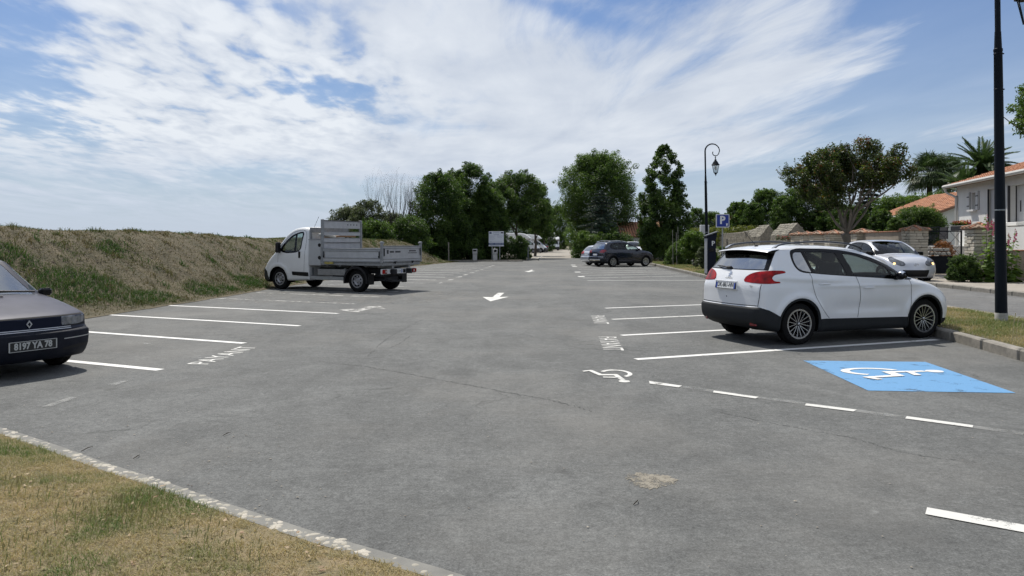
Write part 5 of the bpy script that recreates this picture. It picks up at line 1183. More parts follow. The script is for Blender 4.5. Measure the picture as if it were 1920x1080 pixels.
def white_house():
    # frame: origin at left front corner on ground, x along the facade towards the camera, y into the house
    c = Vector((21.45, 36.0, PZ)); d = Vector((-.214, -1, 0)).normalized(); a = math.atan2(d.y, d.x)
    t = thing('white_house', tuple(c), a, 'white rendered house with terracotta tile roof and pale shutters behind the garden wall', 'house')
    # local +x = along facade (towards camera), local +y = left of that = into the house (x east)
    He = 4.12; L_ = 15.0; D_ = 8.0
    # openings: (x0, x1, z0, z1)
    def fx(px):    # x along the facade seen at column px
        k = (px - CX) / FPX; s_ = (c.x - k * c.y) / (k * d.y - d.x); return s_
    def fz(px, py): s_ = fx(px); return CAM_H + (HORIZON - py) / FPX * (c.y + d.y * s_) - PZ
    ops = [(fx(1821.5), fx(1830), fz(1826, 393), fz(1826, 361)), (fx(1853), fx(1868), fz(1860, 424), fz(1860, 354)), (fx(1892), fx(1920), fz(1906, 416), fz(1906, 346))]
    xs = sorted({0, L_} | {o[0] for o in ops} | {o[1] for o in ops}); b = MB()
    for x0, x1 in zip(xs[:-1], xs[1:]):
        o = [q for q in ops if q[0] <= x0 + 1e-4 and q[1] >= x1 - 1e-4]
        segs = [(0, He)] if not o else [(0, o[0][2]), (o[0][3], He)]
        for z0, z1 in segs: b.box(((x0 + x1) / 2, .12, (z0 + z1) / 2), (x1 - x0, .24, z1 - z0))
    b.build('front_wall', M_wallw, t)
    MB().add([(.0, .24, 0), (.0, D_, 0), (.0, D_, He), (.0, D_ / 2, He + 1.15), (.0, .24, He), (.2, .24, 0), (.2, D_, 0), (.2, D_, He), (.2, D_ / 2, He + 1.15), (.2, .24, He)], [(0, 1, 2, 3, 4), (9, 8, 7, 6, 5), (0, 5, 6, 1), (1, 6, 7, 2), (2, 7, 8, 3), (3, 8, 9, 4)]).build('gable_wall', M_wallw, t)
    MB().box((L_ / 2, D_ / 2, He - .1), (L_ - .5, D_ - .4, .1)).build('ceiling', M_wallw, t); MB().box((L_ / 2, D_ - .1, He / 2), (L_, .2, He)).build('back_wall', M_wallw, t)
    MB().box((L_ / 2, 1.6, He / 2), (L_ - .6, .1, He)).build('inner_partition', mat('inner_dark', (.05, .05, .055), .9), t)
    sl = math.atan2(1.25, D_ / 2); ov = .42
    tiled_roof(t, (-.38, -ov, He + .02 - ov * math.tan(sl)), (1, 0, 0), (0, math.cos(sl), math.sin(sl)), L_ + .4, (D_ / 2 + ov) / math.cos(sl), seed=3)
    MB().tube([(-.40, -ov - .04, He - .10), (L_, -ov - .04, He - .10)], .085, 8).build('gutter', M_gutter, t, True); MB().box((L_ / 2 - .2, -.20, He - .09), (L_, .40, .04)).build('soffit', M_gutter, t)
    MB().tube(catmull([(-.30, -ov - .04, He - .15), (-.30, -.35, He - .38), (.10, -.10, He - .62), (.10, -.07, He - .9), (.10, -.07, .2)], 4), .055, 8).build('downpipe', M_gutter, t, True)
    # small window: frame, glass, shutters folded on the wall, sill
    x0, x1, z0, z1 = ops[0]; w = MB()
    for (xx, zz, ww, hh) in ((x0 + .03, (z0 + z1) / 2, .06, z1 - z0), (x1 - .03, (z0 + z1) / 2, .06, z1 - z0), ((x0 + x1) / 2, z0 + .03, x1 - x0, .06), ((x0 + x1) / 2, z1 - .03, x1 - x0, .06)): w.box((xx, .17, zz), (ww, .06, hh))
    wo = w.build('window', M_shut, t); MB().box(((x0 + x1) / 2, .19, (z0 + z1) / 2), (x1 - x0 - .1, .02, z1 - z0 - .1)).build('pane', mat('curtain_pane', (.18, .18, .18), .2, coat=.5), wo)
    for sx, sw in ((x0 - .02 - (x1 - x0) * .42, .84 * (x1 - x0) / 2 + .08), (x1 + .02 + (x1 - x0) * .42, .84 * (x1 - x0) / 2 + .08)):
        s_ = MB().box((sx, -.035, (z0 + z1) / 2), (sw * 1.0, .04, z1 - z0 + .05), bev=.006).build('shutter', M_shut, t, True)
        for zz in (z0 + .18, z1 - .18): MB().box((sx, -.062, zz), (sw * .95, .012, .045)).build('strap_hinge', M_irond, s_)
        MB().box((sx + (sw * .5 - .02), -.03, (z0 + z1) / 2), (.03, .06, z1 - z0 + .06)).build('shutter_edge', M_irond, s_)
    MB().box(((x0 + x1) / 2, -.06, z0 - .05), (x1 - x0 + .25, .22, .08), bev=.01).build('sill', M_shut, t, True)
    # tall shuttered opening
    x0, x1, z0, z1 = ops[1]; MB().box(((x0 + x1) / 2, .10, (z0 + z1) / 2), (x1 - x0 - .02, .05, z1 - z0)).build('shutter', mat('shutter_grey', (.44, .44, .45), .6), t); MB().box((x0 + .03, -.01, (z0 + z1) / 2), (.05, .06, z1 - z0)).build('shutter_edge', M_irond, t); MB().box(((x0 + x1) / 2, -.02, z1 + .04), (x1 - x0, .06, .06)).build('lintel', M_shut, t)
    # french window with muntins, white inner reveal
    x0, x1, z0, z1 = ops[2]; xm = x0 + (x1 - x0) * .48
    MB().box(((x0 + xm) / 2, .30, (z0 + z1) / 2), (xm - x0, .04, z1 - z0), bev=.004).build('shutter', M_shut, t, True); MB().box((x0 + .02, -.015, (z0 + z1) / 2), (.05, .08, z1 - z0)).build('shutter_edge', M_irond, t); MB().box((x0 + (xm - x0) * .6, .27, (z0 + z1) / 2 - .1), (.05, .03, .45)).build('shutter_bolt', M_irond, t)
    wf = MB()
    for (xx, zz, ww, hh) in ((xm + .05, (z0 + z1) / 2, .10, z1 - z0), (x1 - .05, (z0 + z1) / 2, .10, z1 - z0), ((xm + x1) / 2, z0 + .07, x1 - xm, .14), ((xm + x1) / 2, z1 - .05, x1 - xm, .10), ((xm + x1) / 2, z0 + (z1 - z0) * .36, x1 - xm, .05), ((xm + x1) / 2, z0 + (z1 - z0) * .66, x1 - xm, .05)): wf.box((xx, .33, zz), (ww, .07, hh))
    wo = wf.build('window', M_shut, t)
    for k in range(3): MB().box(((xm + x1) / 2, .35, z0 + .1 + (z1 - z0) * (.12 + .31 * k)), (x1 - xm - .15, .02, (z1 - z0) * .27)).build('pane', M_pane, wo)
    MB().box(((x0 + x1) / 2, -.10, z0 - .09), (x1 - x0 + .3, .45, .14), bev=.015).build('sill', M_wallw, t, True)
    MB().box((x0 - .12, -.03, (z0 + z1) / 2), (.16, .05, z1 - z0 + .1)).build('window_surround', M_shut, t)
    # white bay below the french window
    MB().box((L_ * .5 + 2.6, -.35, (z0 - .2) / 2), (7.4, .7, z0 - .25)).build('plinth_wall', M_wallw, t)
    # terrace at the left of the house with railing
    MB().box((.9, -.75, .55), (2.6, 1.5, 1.10)).build('terrace', M_wallw, t); MB().box((.9, -.75, 1.13), (2.7, 1.6, .06), bev=.01).build('terrace_slab', M_shut, t, True)
    for k in range(12):
        x = -.2 + k * .2; MB().tube(catmull([(x, -1.42, 1.16), (x, -1.62, 1.30), (x, -1.60, 1.48), (x, -1.42, 1.70), (x, -1.40, 2.02)], 3), .016, 5).build('baluster', M_iron, t, True)
    MB().box((.9, -1.40, 2.04), (2.4, .05, .04)).build('handrail', M_iron, t); MB().box((.9, -1.42, 1.18), (2.4, .04, .03)).build('bottom_rail', M_iron, t)
    MB().box((1.6, -1.1, 1.75), (1.0, .05, .55)).build('awning_box', M_irond, t)
    return t
white_house()
def low_house():
    t = thing('low_house', (25.8, 45.0, PZ), 0, 'low white outbuilding with a wide terracotta roof seen above the hedges', 'house')
    MB().box((1.6, 3.75, 1.5), (3.2, 7.5, 3.05)).build('side_wall', M_wallw, t)
    MB().add([(0, -.02, 0), (7, -.02, 0), (7, -.02, 3.1), (3.5, -.02, 4.3), (0, -.02, 3.1)] + [(0, .2, 0), (7, .2, 0), (7, .2, 3.1), (3.5, .2, 4.3), (0, .2, 3.1)], [(0, 1, 2, 3, 4), (9, 8, 7, 6, 5), (0, 5, 6, 1), (1, 6, 7, 2), (2, 7, 8, 3), (3, 8, 9, 4), (4, 9, 5, 0)]).build('gable_wall', M_wallw, t)
    s_ = math.atan2(1.3, 3.5); tiled_roof(t, (-.5, -.35, 3.05), (0, 1, 0), (math.cos(s_), 0, math.sin(s_)), 7.8, 4.6, seed=5)
    MB().tube([(-.56, -.35, 3.02), (-.56, 7.4, 3.02)], .07, 8).build('gutter', M_gutter, t, True)
    MB().box((-.03, 7.2, 1.4), (.06, 1.2, 1.1)).build('window', M_irond, t)
low_house()
def far_house(x, y, w, d, h, rise, label, a=0.0):
    t = thing('far_house', (x, y, 0), a, label, 'house'); MB().box((w / 2, d / 2, h / 2), (w, d, h)).build('wall', M_wallw, t)
    MB().add([(0, 0, h), (0, d, h), (0, d / 2, h + rise), (.1, 0, h), (.1, d, h), (.1, d / 2, h + rise)], [(0, 1, 2), (5, 4, 3), (0, 2, 5, 3), (1, 4, 5, 2)]).build('gable', M_wallw, t)
    MB().add([(w, 0, h), (w, d, h), (w, d / 2, h + rise), (w - .1, 0, h), (w - .1, d, h), (w - .1, d / 2, h + rise)], [(0, 2, 1), (5, 3, 4)]).build('gable', M_wallw, t)
    s_ = math.atan2(rise, d / 2); tiled_roof(t, (-.3, -.35, h - .1), (1, 0, 0), (0, math.cos(s_), math.sin(s_)), w + .6, (d / 2 + .35) / math.cos(s_), .3, seed=7)
    f = MB().box((w * .3, -.03, h * .5), (1.0, .06, 1.2)).build('window', M_irond, t); MB().box((w * .3, -.07, h * .5), (.8, .02, 1.0)).build('pane', M_pane, f)
    f = MB().box((w * .7, -.03, h * .42), (.9, .06, h * .8)).build('door', M_shut, t)
    return t
far_house(12.75, 86, 6.5, 6, 2.35, 1.6, 'small house with orange tile roof seen over the dark SUV')
far_house(33.2, 118, 7, 8, 4.3, 1.7, 'distant house with a pale gable peeping above the hedge left of the parking sign', .5)
far_house(36.3, 79, 5, 7, 3.5, 1.4, 'distant house with orange roof glimpsed through the street tree', .2)
tag(MB().box((17.65, 68.5, 1.6), (.75, .6, 3.2), bev=.03).build('utility_cabinet', mat('cabinet_white', (.48, .50, .52), .5)), 'pale grey cabinet top showing above the shrubs beside the far lamp post', 'cabinet')
tag(MB().box((11.35, 97.2, 2.5), (1.0, 1.2, 1.6), bev=.05).build('caravan_vent_box', mat('box_white', (.6, .6, .6), .5)), 'small white box peeking over the ivy hedge near the lane', 'box')
# ------------------------------------------------------------------ trees and shrubs
def leaf_cloud(centres, radii, n, size, rs, squash=.85, flat=.0, curl=.25, asp=.55, shell=.55, norm_out=.35):
    """leaf-sized rhombi filling overlapping clumps; returns V, F(quads), tone"""
    r = np.random.default_rng(rs); C = np.asarray(centres); R = np.asarray(radii); w = R ** 2; k = r.choice(len(C), n, p=w / w.sum())
    d = r.normal(size=(n, 3)); d /= np.linalg.norm(d, axis=1, keepdims=True); q = shell + (1 - shell) * r.random(n) ** .6; q *= (r.random(n) ** .25)
    P = C[k] + d * (R[k] * q)[:, None] * np.array([1, 1, squash])
    nn = r.normal(size=(n, 3)); nn /= np.linalg.norm(nn, axis=1, keepdims=True); nn = nn + d * norm_out * 2 + np.array([0, 0, .6]); nn /= np.linalg.norm(nn, axis=1, keepdims=True)
    a = r.normal(size=(n, 3)); u = np.cross(nn, a); u /= np.linalg.norm(u, axis=1, keepdims=True); v = np.cross(nn, u); s = size * r.uniform(.6, 1.35, n)
    u = u * (s)[:, None]; v = v * (s * asp)[:, None]; c = nn * (s * curl)[:, None]
    V = np.stack([P - u * .5, P + v * .5 + c * .3, P + u * .5 - c * .2, P - v * .5 + c * .3], 1).reshape(-1, 3); F = np.arange(n * 4).reshape(-1, 4)
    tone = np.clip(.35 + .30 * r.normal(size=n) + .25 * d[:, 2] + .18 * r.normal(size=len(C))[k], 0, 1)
    return V, F, tone
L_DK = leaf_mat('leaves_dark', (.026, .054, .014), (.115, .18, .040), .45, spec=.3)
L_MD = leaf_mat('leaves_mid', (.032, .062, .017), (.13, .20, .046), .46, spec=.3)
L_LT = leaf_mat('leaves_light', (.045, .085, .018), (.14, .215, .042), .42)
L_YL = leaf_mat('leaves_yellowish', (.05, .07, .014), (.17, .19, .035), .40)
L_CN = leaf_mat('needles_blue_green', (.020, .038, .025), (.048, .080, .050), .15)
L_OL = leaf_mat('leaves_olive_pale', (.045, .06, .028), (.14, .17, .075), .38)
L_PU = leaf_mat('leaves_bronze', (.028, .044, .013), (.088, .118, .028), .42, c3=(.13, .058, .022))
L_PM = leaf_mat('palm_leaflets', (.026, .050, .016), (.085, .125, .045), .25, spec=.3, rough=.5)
M_bark = mat('bark', (.095, .075, .055), .9, col2=(.05, .042, .034), vscale=6, bump=.6, bscale=12, stretch=(1, 1, .25)); M_barkg = mat('bark_grey', (.18, .155, .125), .85, col2=(.10, .088, .07), vscale=6, bump=.5, bscale=14, stretch=(1, 1, .3))
def limbs(mb, p, d, L_, r, depth, rnd, spread=.6, ends=None, up=.25, nseg=4, kids=3):
    pts = [p]; rad = [r]; q = Vector(p); dd = Vector(d).normalized()
    for k in range(nseg):
        dd = (dd + Vector((rnd.uniform(-.14, .14), rnd.uniform(-.14, .14), rnd.uniform(-.05, .12) + up * .1))).normalized(); q = q + dd * L_ / nseg; pts.append(q.copy()); rad.append(r * (1 - .45 * (k + 1) / nseg))
    mb.tube(pts, rad, 7 if depth > 1 else 5, cap=False)
    if ends is not None and depth <= 1: ends.append((pts[-1], dd)); ends.append((pts[-2], dd))
    if depth > 0:
        for k in range(kids):
            a = rnd.uniform(0, 6.283); s = Vector((math.cos(a), math.sin(a), 0)); nd = (dd + s * spread * rnd.uniform(.6, 1.2) + Vector((0, 0, up))).normalized()
            limbs(mb, pts[-1 if k < 2 else -2], nd, L_ * rnd.uniform(.62, .85), rad[-1] * .72, depth - 1, rnd, spread, ends, up, nseg, kids)
def tree(px, Yd, wpx, ytop, label, m, kind='round', seed=1, z0=0.0, name='broadleaf_tree', n=None, ybot=None, leaf=.17, cat='tree', group=None, lumps=34, bark=None, gaps=.0, trunk_r=None, asp=.55, lump=.30):
    """px, ytop, wpx: centre column, top row and width in the photograph at distance Yd"""
    c = dp(px, 470, Yd); W_ = wpx * Yd / FPX; top = CAM_H + (HORIZON - ytop) * Yd / FPX - z0; bot = (CAM_H + (HORIZON - ybot) * Yd / FPX - z0) if ybot else top * .12
    bot = max(bot, .0); H_ = top - bot; rnd = random.Random(seed); r = np.random.default_rng(seed)
    t = thing(name, (c.x, Yd, z0), 0, label, cat, group); R = W_ / 2
    b = MB(); tr = trunk_r or max(.10, top * .022); ends = []
    limbs(b, Vector((0, 0, -.1)), Vector((rnd.uniform(-.05, .05), 0, 1)), (bot + H_ * .46) * .5, tr, 2, rnd, .75, ends, .30); b.build('trunk', bark or M_bark, t, True)
    C = []; Rr = []
    lumps = int(lumps * 1.5)
    for k in range(lumps):
        u = (k + rnd.random()) / lumps; 
        if kind == 'round': prof = math.sqrt(max(.02, 1 - (2 * u - .92) ** 2 / 1.25)); 
        elif kind == 'column': prof = float(np.interp(u, [0, .12, .39, .58, .72, .86, .93, 1], [.86, .98, .98, .86, .76, .56, .36, .12]))
        elif kind == 'cone': prof = 1.02 - u * .95
        elif kind == 'mound': prof = math.sqrt(max(.05, 1 - u * u * .92))
        a = k * 2.39996 + rnd.uniform(-.4, .4); rr = lump * R * rnd.uniform(.50, 1.15) * (1 if kind != 'column' else .80 * (1.15 - .72 * u)); q = math.sqrt(rnd.uniform(.35, 1.12)); rad = max(0, R * prof - rr * (.80 if kind != 'column' else .62)) * q
        C.append((rad * math.cos(a), rad * math.sin(a), min(bot + u * H_, top - rr * .8))); Rr.append(rr)
    if kind in ('round', 'mound'): C.append((0, 0, top - R * .30)); Rr.append(R * .30)
    for u in (.2, .45, .68):
        f_ = {'round': .60, 'mound': .62 - .25 * u, 'column': .55 * (1.1 - u), 'cone': .5 * (1 - u)}[kind]; rr = min(R * f_, H_ * .3); C.append((0, 0, bot + u * H_)); Rr.append(rr)
    # ragged small sprays on the outline
    for k in range(int(lumps * 1.8)):
        i = rnd.randrange(lumps); cc, rr = C[i], Rr[i]; d = Vector((rnd.gauss(0, 1), rnd.gauss(0, 1), rnd.gauss(.5, 1))).normalized(); q = rr * rnd.uniform(.80, 1.32); C.append((cc[0] + d.x * q, cc[1] + d.y * q, min(cc[2] + d.z * q * .85, top + .1))); Rr.append(rr * rnd.uniform(.14, .40))
    n = n or int(min(26000, max(5000, 950 * R * H_ / leaf ** 2 * .035)))
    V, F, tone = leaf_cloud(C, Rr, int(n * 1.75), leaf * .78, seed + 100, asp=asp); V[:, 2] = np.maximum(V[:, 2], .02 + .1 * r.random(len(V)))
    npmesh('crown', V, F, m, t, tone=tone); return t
# behind the bank, left to right
tree(655, 60, 104, 386, 'low pale green bush behind the bank above the truck headboard', L_OL, 'mound', 3, leaf=.16, ybot=460, name='bush', cat='bush', n=9000)
tree(690, 58, 80, 374, 'taller feathery pale bush between the truck headboard and the bare branches', L_OL, 'round', 4, leaf=.15, ybot=455, name='bush', cat='bush', n=8000, lump=.24)
tree(700, 56, 100, 412, 'dark low scrub behind the bank just right of the headboard', L_DK, 'mound', 5, leaf=.16, ybot=470, name='bush', cat='bush', n=9000)
tree(765, 59, 110, 405, 'dense dark scrub under the bare branches at the end of the bank', L_DK, 'mound', 6, leaf=.16, ybot=485, name='bush', cat='bush', n=12000)
def bare_tree(px, Yd, wpx, ytop, seed, label):
    c = dp(px, 470, Yd); top = CAM_H + (HORIZON - ytop) * Yd / FPX; t = thing('bare_shrub', (c.x, Yd, 0), 0, label, 'bare shrub', 'leafless shrubs behind the bank'); rnd = random.Random(seed); b = MB()
    for k in range(5): 
        a = rnd.uniform(0, 6.28); limbs(b, Vector((rnd.uniform(-.6, .6), rnd.uniform(-.4, .4), 0)), Vector((.32 * math.cos(a), .32 * math.sin(a), 1)), top * .47, .085, 4, rnd, .34, None, .30, 3, 3)
    b.build('branches', mat('bark_dead', (.035, .028, .025), .9), t)
bare_tree(728, 61, 40, 372, 8, 'leafless grey shrub with upright twigs, nearer the truck'); bare_tree(758, 62, 40, 374, 9, 'leafless grey shrub with upright twigs, touching the big dark tree')
# dark group
tree(822, 65, 128, 322, 'broad dark tree at the left of the central tree mass', L_DK, 'round', 11, leaf=.19, ybot=478, n=26000, lumps=44)
tree(884, 69, 105, 306, 'tallest dark tree of the central left group with a ragged pointed top', L_DK, 'round', 12, leaf=.18, ybot=478, n=24000, lumps=44, lump=.26)
tree(912, 70, 92, 352, 'dark tree in the middle of the group behind the information board', L_DK, 'round', 15, leaf=.19, ybot=482, n=17000)
tree(972, 76, 128, 323, 'wide dark tree above the motorhomes with a spiky outline', L_DK, 'round', 13, leaf=.19, ybot=424, n=24000, lumps=46, lump=.24)
tree(1020, 126, 44, 372, 'smaller green tree at the right end of the left group beside the lane', L_MD, 'round', 14, leaf=.22, ybot=448, n=9000)
tree(862, 67, 120, 420, 'black-green understorey shrub at the left of the service pillars', L_DK, 'mound', 16, leaf=.17, ybot=489, name='bush', cat='bush', n=16000)
tree(800, 66, 90, 425, 'dark undergrowth at the foot of the bank end', L_DK, 'mound', 17, leaf=.17, ybot=486, name='bush', cat='bush', n=12000)
def hedge(x0, y0, x1, y1, th, h, label, m, seed, z0=0.0, leaf=.12, dens=260, top_m=None, name='hedge'):
    L_ = math.hypot(x1 - x0, y1 - y0); a = math.atan2(y1 - y0, x1 - x0); t = thing(name, (x0, y0, z0), a, label, 'hedge'); rnd = random.Random(seed)
    C = []; R = []
    nx = max(2, int(L_ / (th * .42)))
    for i in range(nx):
        for j in range(max(2, int(h / (th * .42)))):
            C.append(((i + .5) / nx * L_ + rnd.uniform(-.1, .1), rnd.uniform(-.12, .12) * th, min(h - th * .30, (j + .5) * th * .42 + rnd.uniform(-.1, .1)))); R.append(th * rnd.uniform(.34, .48))
    for i in range(nx * 2): C.append((rnd.uniform(0, L_), rnd.uniform(-.3, .3) * th, h - th * .12 + rnd.uniform(-.05, .12))); R.append(th * rnd.uniform(.12, .22))
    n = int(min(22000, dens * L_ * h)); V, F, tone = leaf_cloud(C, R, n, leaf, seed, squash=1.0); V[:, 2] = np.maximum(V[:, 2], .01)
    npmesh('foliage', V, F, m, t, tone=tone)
    b = MB()
    for k in range(max(2, int(L_ / 1.2))): x = (k + .5) * 1.2 if (k + .5) * 1.2 < L_ else L_ * .5; b.tube([(x, 0, -.05), (x + rnd.uniform(-.1, .1), 0, h * .5), (x + rnd.uniform(-.2, .2), rnd.uniform(-.1, .1), h * .8)], [.05, .035, .02], 6)
    b.build('stems', M_bark, t, True); return t
hedge(-1.2, 66.2, 1.2, 66.2, 1.5, 2.05, 'dark clipped hedge block right of the information board hiding the first motorhome', L_DK, 21, leaf=.12, dens=2300)
hedge(-8.0, 67.5, -1.4, 67.5, 1.8, 2.3, 'deep dark hedge behind the service pillars', L_DK, 22, leaf=.14, dens=900)
tree(985, 68, 26, 452, 'small leafy shrub at the right end of the dark hedge block', L_MD, 'mound', 23, leaf=.12, ybot=486, name='bush', cat='bush', n=3500)
tag(MB().box((1.42, 65.6, .62), (.10, .5, 1.15), bev=.02).build('cabinet_door', mat('cabinet_grey', (.10, .12, .125), .5)), 'grey metal cabinet edge at the right end of the dark hedge', 'cabinet')
tree(926, 73, 96, 338, 'dark tree filling the dip between the tallest tree and the wide one', L_MD, 'round', 18, leaf=.19, ybot=436, n=15000)
tree(1003, 88, 72, 344, 'round dark tree sloping down at the right end of the left group', L_DK, 'round', 19, leaf=.20, ybot=436, n=12000)
tree(852, 70, 90, 318, 'dark tree bridging the broad tree and the tallest one', L_DK, 'round', 20, leaf=.19, ybot=470, n=14000)
tree(735, 64.5, 84, 398, 'grey-green scrubby mass behind the leafless shrubs', L_OL, 'mound', 72, leaf=.16, ybot=470, name='bush', cat='bush', n=9000)
tree(978, 125, 100, 385, 'dark woodland tree filling the space above the first two motorhomes', L_DK, 'round', 73, leaf=.27, ybot=466, n=12000)
tree(1015, 132, 60, 402, 'leafy tree between the motorhomes and the far end of the lane', L_MD, 'mound', 74, leaf=.27, ybot=472, n=8000)
# behind the lane
tree(1048, 172, 60, 385, 'tall dim tree behind the far motorhome closing the lane on the right', L_MD, 'round', 28, leaf=.32, ybot=474, n=11000)
tree(1012, 175, 46, 392, 'tall dim tree behind the far motorhome closing the lane on the left', L_MD, 'round', 29, leaf=.32, ybot=474, n=9000)
tree(1030, 180, 70, 388, 'hazy green tree closing the lane behind the far motorhome', L_LT, 'round', 24, leaf=.30, ybot=475, n=9000)
tree(1084, 160, 60, 412, 'green shrubby tree right of the far motorhome', L_LT, 'round', 25, leaf=.28, ybot=474, n=8000)
tree(1008, 158, 40, 425, 'leafy shrub left of the far motorhome', L_MD, 'round', 26, leaf=.26, ybot=474, n=6000)
tree(1120, 90, 166, 287, 'large rounded tree dominating the centre right', L_MD, 'round', 27, leaf=.22, ybot=442, n=62000, lumps=110, lump=.26)
def conifer(px, Yd, wpx, ytop, seed, label, ybot=470, m=None, z0=0.0):
    c = dp(px, 470, Yd); W_ = wpx * Yd / FPX; top = CAM_H + (HORIZON - ytop) * Yd / FPX - z0; t = thing('conifer_tree', (c.x, Yd, z0), 0, label, 'tree'); rnd = random.Random(seed); C = []; R = []
    b = MB(); b.tube([(0, 0, 0), (.05, 0, top * .5), (0, 0, top * .97)], [.16, .10, .02], 7)
    z = top * .10
    while z < top * .97:
        q = 1 - z / top; nb = 7
        for k in range(nb):
            a = rnd.uniform(0, 6.28); rl = W_ / 2 * (q ** .75) * rnd.uniform(.7, 1.1) + .15; b.tube([(0, 0, z), (rl * .6 * math.cos(a), rl * .6 * math.sin(a), z + rl * .05), (rl * math.cos(a), rl * math.sin(a), z - rl * .05)], [.03, .02, .006], 4, cap=False)
            for s_ in np.linspace(.2, 1, 6): C.append((rl * s_ * math.cos(a), rl * s_ * math.sin(a), z + .05 * rl - rl * .10 * s_ * s_)); R.append(.10 + .22 * rl * (.5 + .5 * (1 - s_)))
        z += top * .045
    b.build('trunk', M_bark, t, True); V, F, tone = leaf_cloud(C, R, 26000, .20, seed, squash=.45, asp=.35); npmesh('crown', V, F, m or L_CN, t, tone=tone)
conifer(1128, 80, 130, 352, 31, 'dark drooping conifer in front of the large rounded tree')
hedge(6.5, 76.5, 12.2, 77.5, 2.6, 2.55, 'ivy-covered hedge at the corner of the gravel lane behind the silver car', L_DK, 32, leaf=.17, dens=1300)
tree(1095, 78, 34, 432, 'light sprigs of shrub on top of the ivy hedge, left end', L_LT, 'round', 33, leaf=.14, ybot=462, name='bush', cat='bush', n=2500)
tree(1140, 79, 44, 418, 'light leafy shrub rising above the ivy hedge, right end', L_LT, 'round', 34, leaf=.15, ybot=462, name='bush', cat='bush', n=3500, gaps=.3)
tree(1245, 57, 104, 271, 'tall narrow tree with a pointed top by the end of the kerb', L_DK, 'column', 35, leaf=.17, ybot=482, z0=.15, n=44000, lumps=120, lump=.40, name='poplar_like_tree')
tree(1213, 57.5, 40, 350, 'yellow-green side growth on the left flank of the tall narrow tree', L_YL, 'column', 36, leaf=.15, ybot=486, z0=.15, n=6000, name='bush', cat='bush')
# shrubs in the verge
tree(1275, 47, 62, 452, 'loose grey-green shrub on the verge under the tall narrow tree', L_MD, 'mound', 37, leaf=.10, ybot=497, z0=.15, n=9000, name='bush', cat='bush')
tree(1302, 43.5, 62, 433, 'bushy green shrub on a short trunk left of the far lamp post', L_LT, 'round', 38, leaf=.11, ybot=482, z0=.15, n=10000, name='bush', cat='bush')
tree(1318, 38.8, 34, 462, 'small pale shrub touching the parking meter', L_OL, 'mound', 39, leaf=.08, ybot=500, z0=.15, n=5000, name='bush', cat='bush')
tree(1352, 37.5, 38, 462, 'white-flowered green shrub between the meter and the sign post', L_LT, 'mound', 40, leaf=.08, ybot=508, z0=.15, n=6500, name='bush', cat='bush')
for (px, yt, Yd) in ((1261, 431, 46.5), (1271, 425, 46.8), (1268, 436, 46.2)):
    a, c = dp(px, yt, Yd), dp(px + 1, 470, Yd); o = MB().tube([(c.x, Yd, .1), (a.x + .02, Yd, (a.z + .1) / 2), (a.x, Yd, a.z)], [.02, .016, .012], 5).build('flower_spike', mat('dry_spike', (.28, .27, .24), .9)); tag(o, {1261: 'pale dry flower spike above the loose shrub, leftmost and broad-headed', 1271: 'tallest pale dry flower spike above the loose shrub', 1268: 'shortest pale flower spike above the loose shrub'}[px], 'flower stalk')
# right background
tree(1306, 112, 50, 389, 'dark far tree between the narrow tree and the far lamp post', L_MD, 'round', 41, leaf=.24, ybot=460, n=8000)
tree(1335, 120, 60, 396, 'low far tree behind the far lamp post', L_DK, 'round', 42, leaf=.26, ybot=462, n=8000)
tree(1385, 74, 62, 378, 'bright green round tree just right of the parking sign', L_LT, 'round', 43, leaf=.18, ybot=448, n=14000, lumps=40)
tree(1438, 70, 84, 354, 'round green tree above the gap in the old stone wall', L_MD, 'round', 44, leaf=.17, ybot=452, n=20000, lumps=46)
tree(1505, 62, 112, 348, 'dark leafy tree behind the short gabled wall', L_DK, 'round', 45, leaf=.16, ybot=452, n=24000, lumps=54, lump=.26)
tree(1548, 60, 70, 388, 'dark tree filling the space left of the street tree trunk', L_DK, 'round', 46, leaf=.16, ybot=458, n=11000)
tree(1412, 67, 56, 380, 'small dark tree between the bright round tree and its taller neighbour', L_DK, 'round', 81, leaf=.16, ybot=450, n=8000)
tree(1472, 61, 66, 366, 'dark tree above the short gabled wall, left of the leafy mass', L_MD, 'round', 82, leaf=.15, ybot=452, n=11000)
tree(1592, 57.5, 92, 384, 'dark bushy tree directly behind the street tree fork', L_DK, 'round', 83, leaf=.15, ybot=450, n=12000, name='bush', cat='bush')
tree(1652, 50, 50, 392, 'dark shrub between the conifer and the low house eave', L_DK, 'round', 84, leaf=.13, ybot=450, n=8000, name='bush', cat='bush')
tree(1700, 56, 120, 366, 'long bright green swell of the tall hedge behind the low roof', L_LT, 'round', 85, leaf=.15, ybot=430, n=14000, name='bush', cat='bush')
tree(1772, 57, 84, 360, 'bright green hedge end right under the fan palms', L_LT, 'round', 86, leaf=.15, ybot=430, n=11000, name='bush', cat='bush')
conifer(1628, 58, 104, 338, 47, 'blue-green conifer behind the street tree crown', m=L_CN, z0=0)
hedge(18.2, 76, 20.3, 62, 1.4, 3.0, 'yellow-green hedge top showing over the long old wall', L_YL, 48, leaf=.14, dens=420)
hedge(27.2, 56, 31.5, 53, 2.2, 5.0, 'bright green tall hedge above the low house roof', L_LT, 49, leaf=.15, dens=560)
tree(1672, 56, 70, 372, 'rounded left end of the bright green hedge', L_LT, 'round', 50, leaf=.15, ybot=440, n=10000, name='bush', cat='bush')
tree(1725, 55, 80, 370, 'middle swell of the bright green hedge before the palms', L_LT, 'mound', 51, leaf=.15, ybot=415, n=9000, name='bush', cat='bush')
tree(1722, 38.5, 104, 387, 'dense dark round shrub on thin stems behind the gate pillar', L_DK, 'round', 52, leaf=.09, ybot=452, n=22000, lumps=50, name='garden_tree', z0=.2, trunk_r=.06)
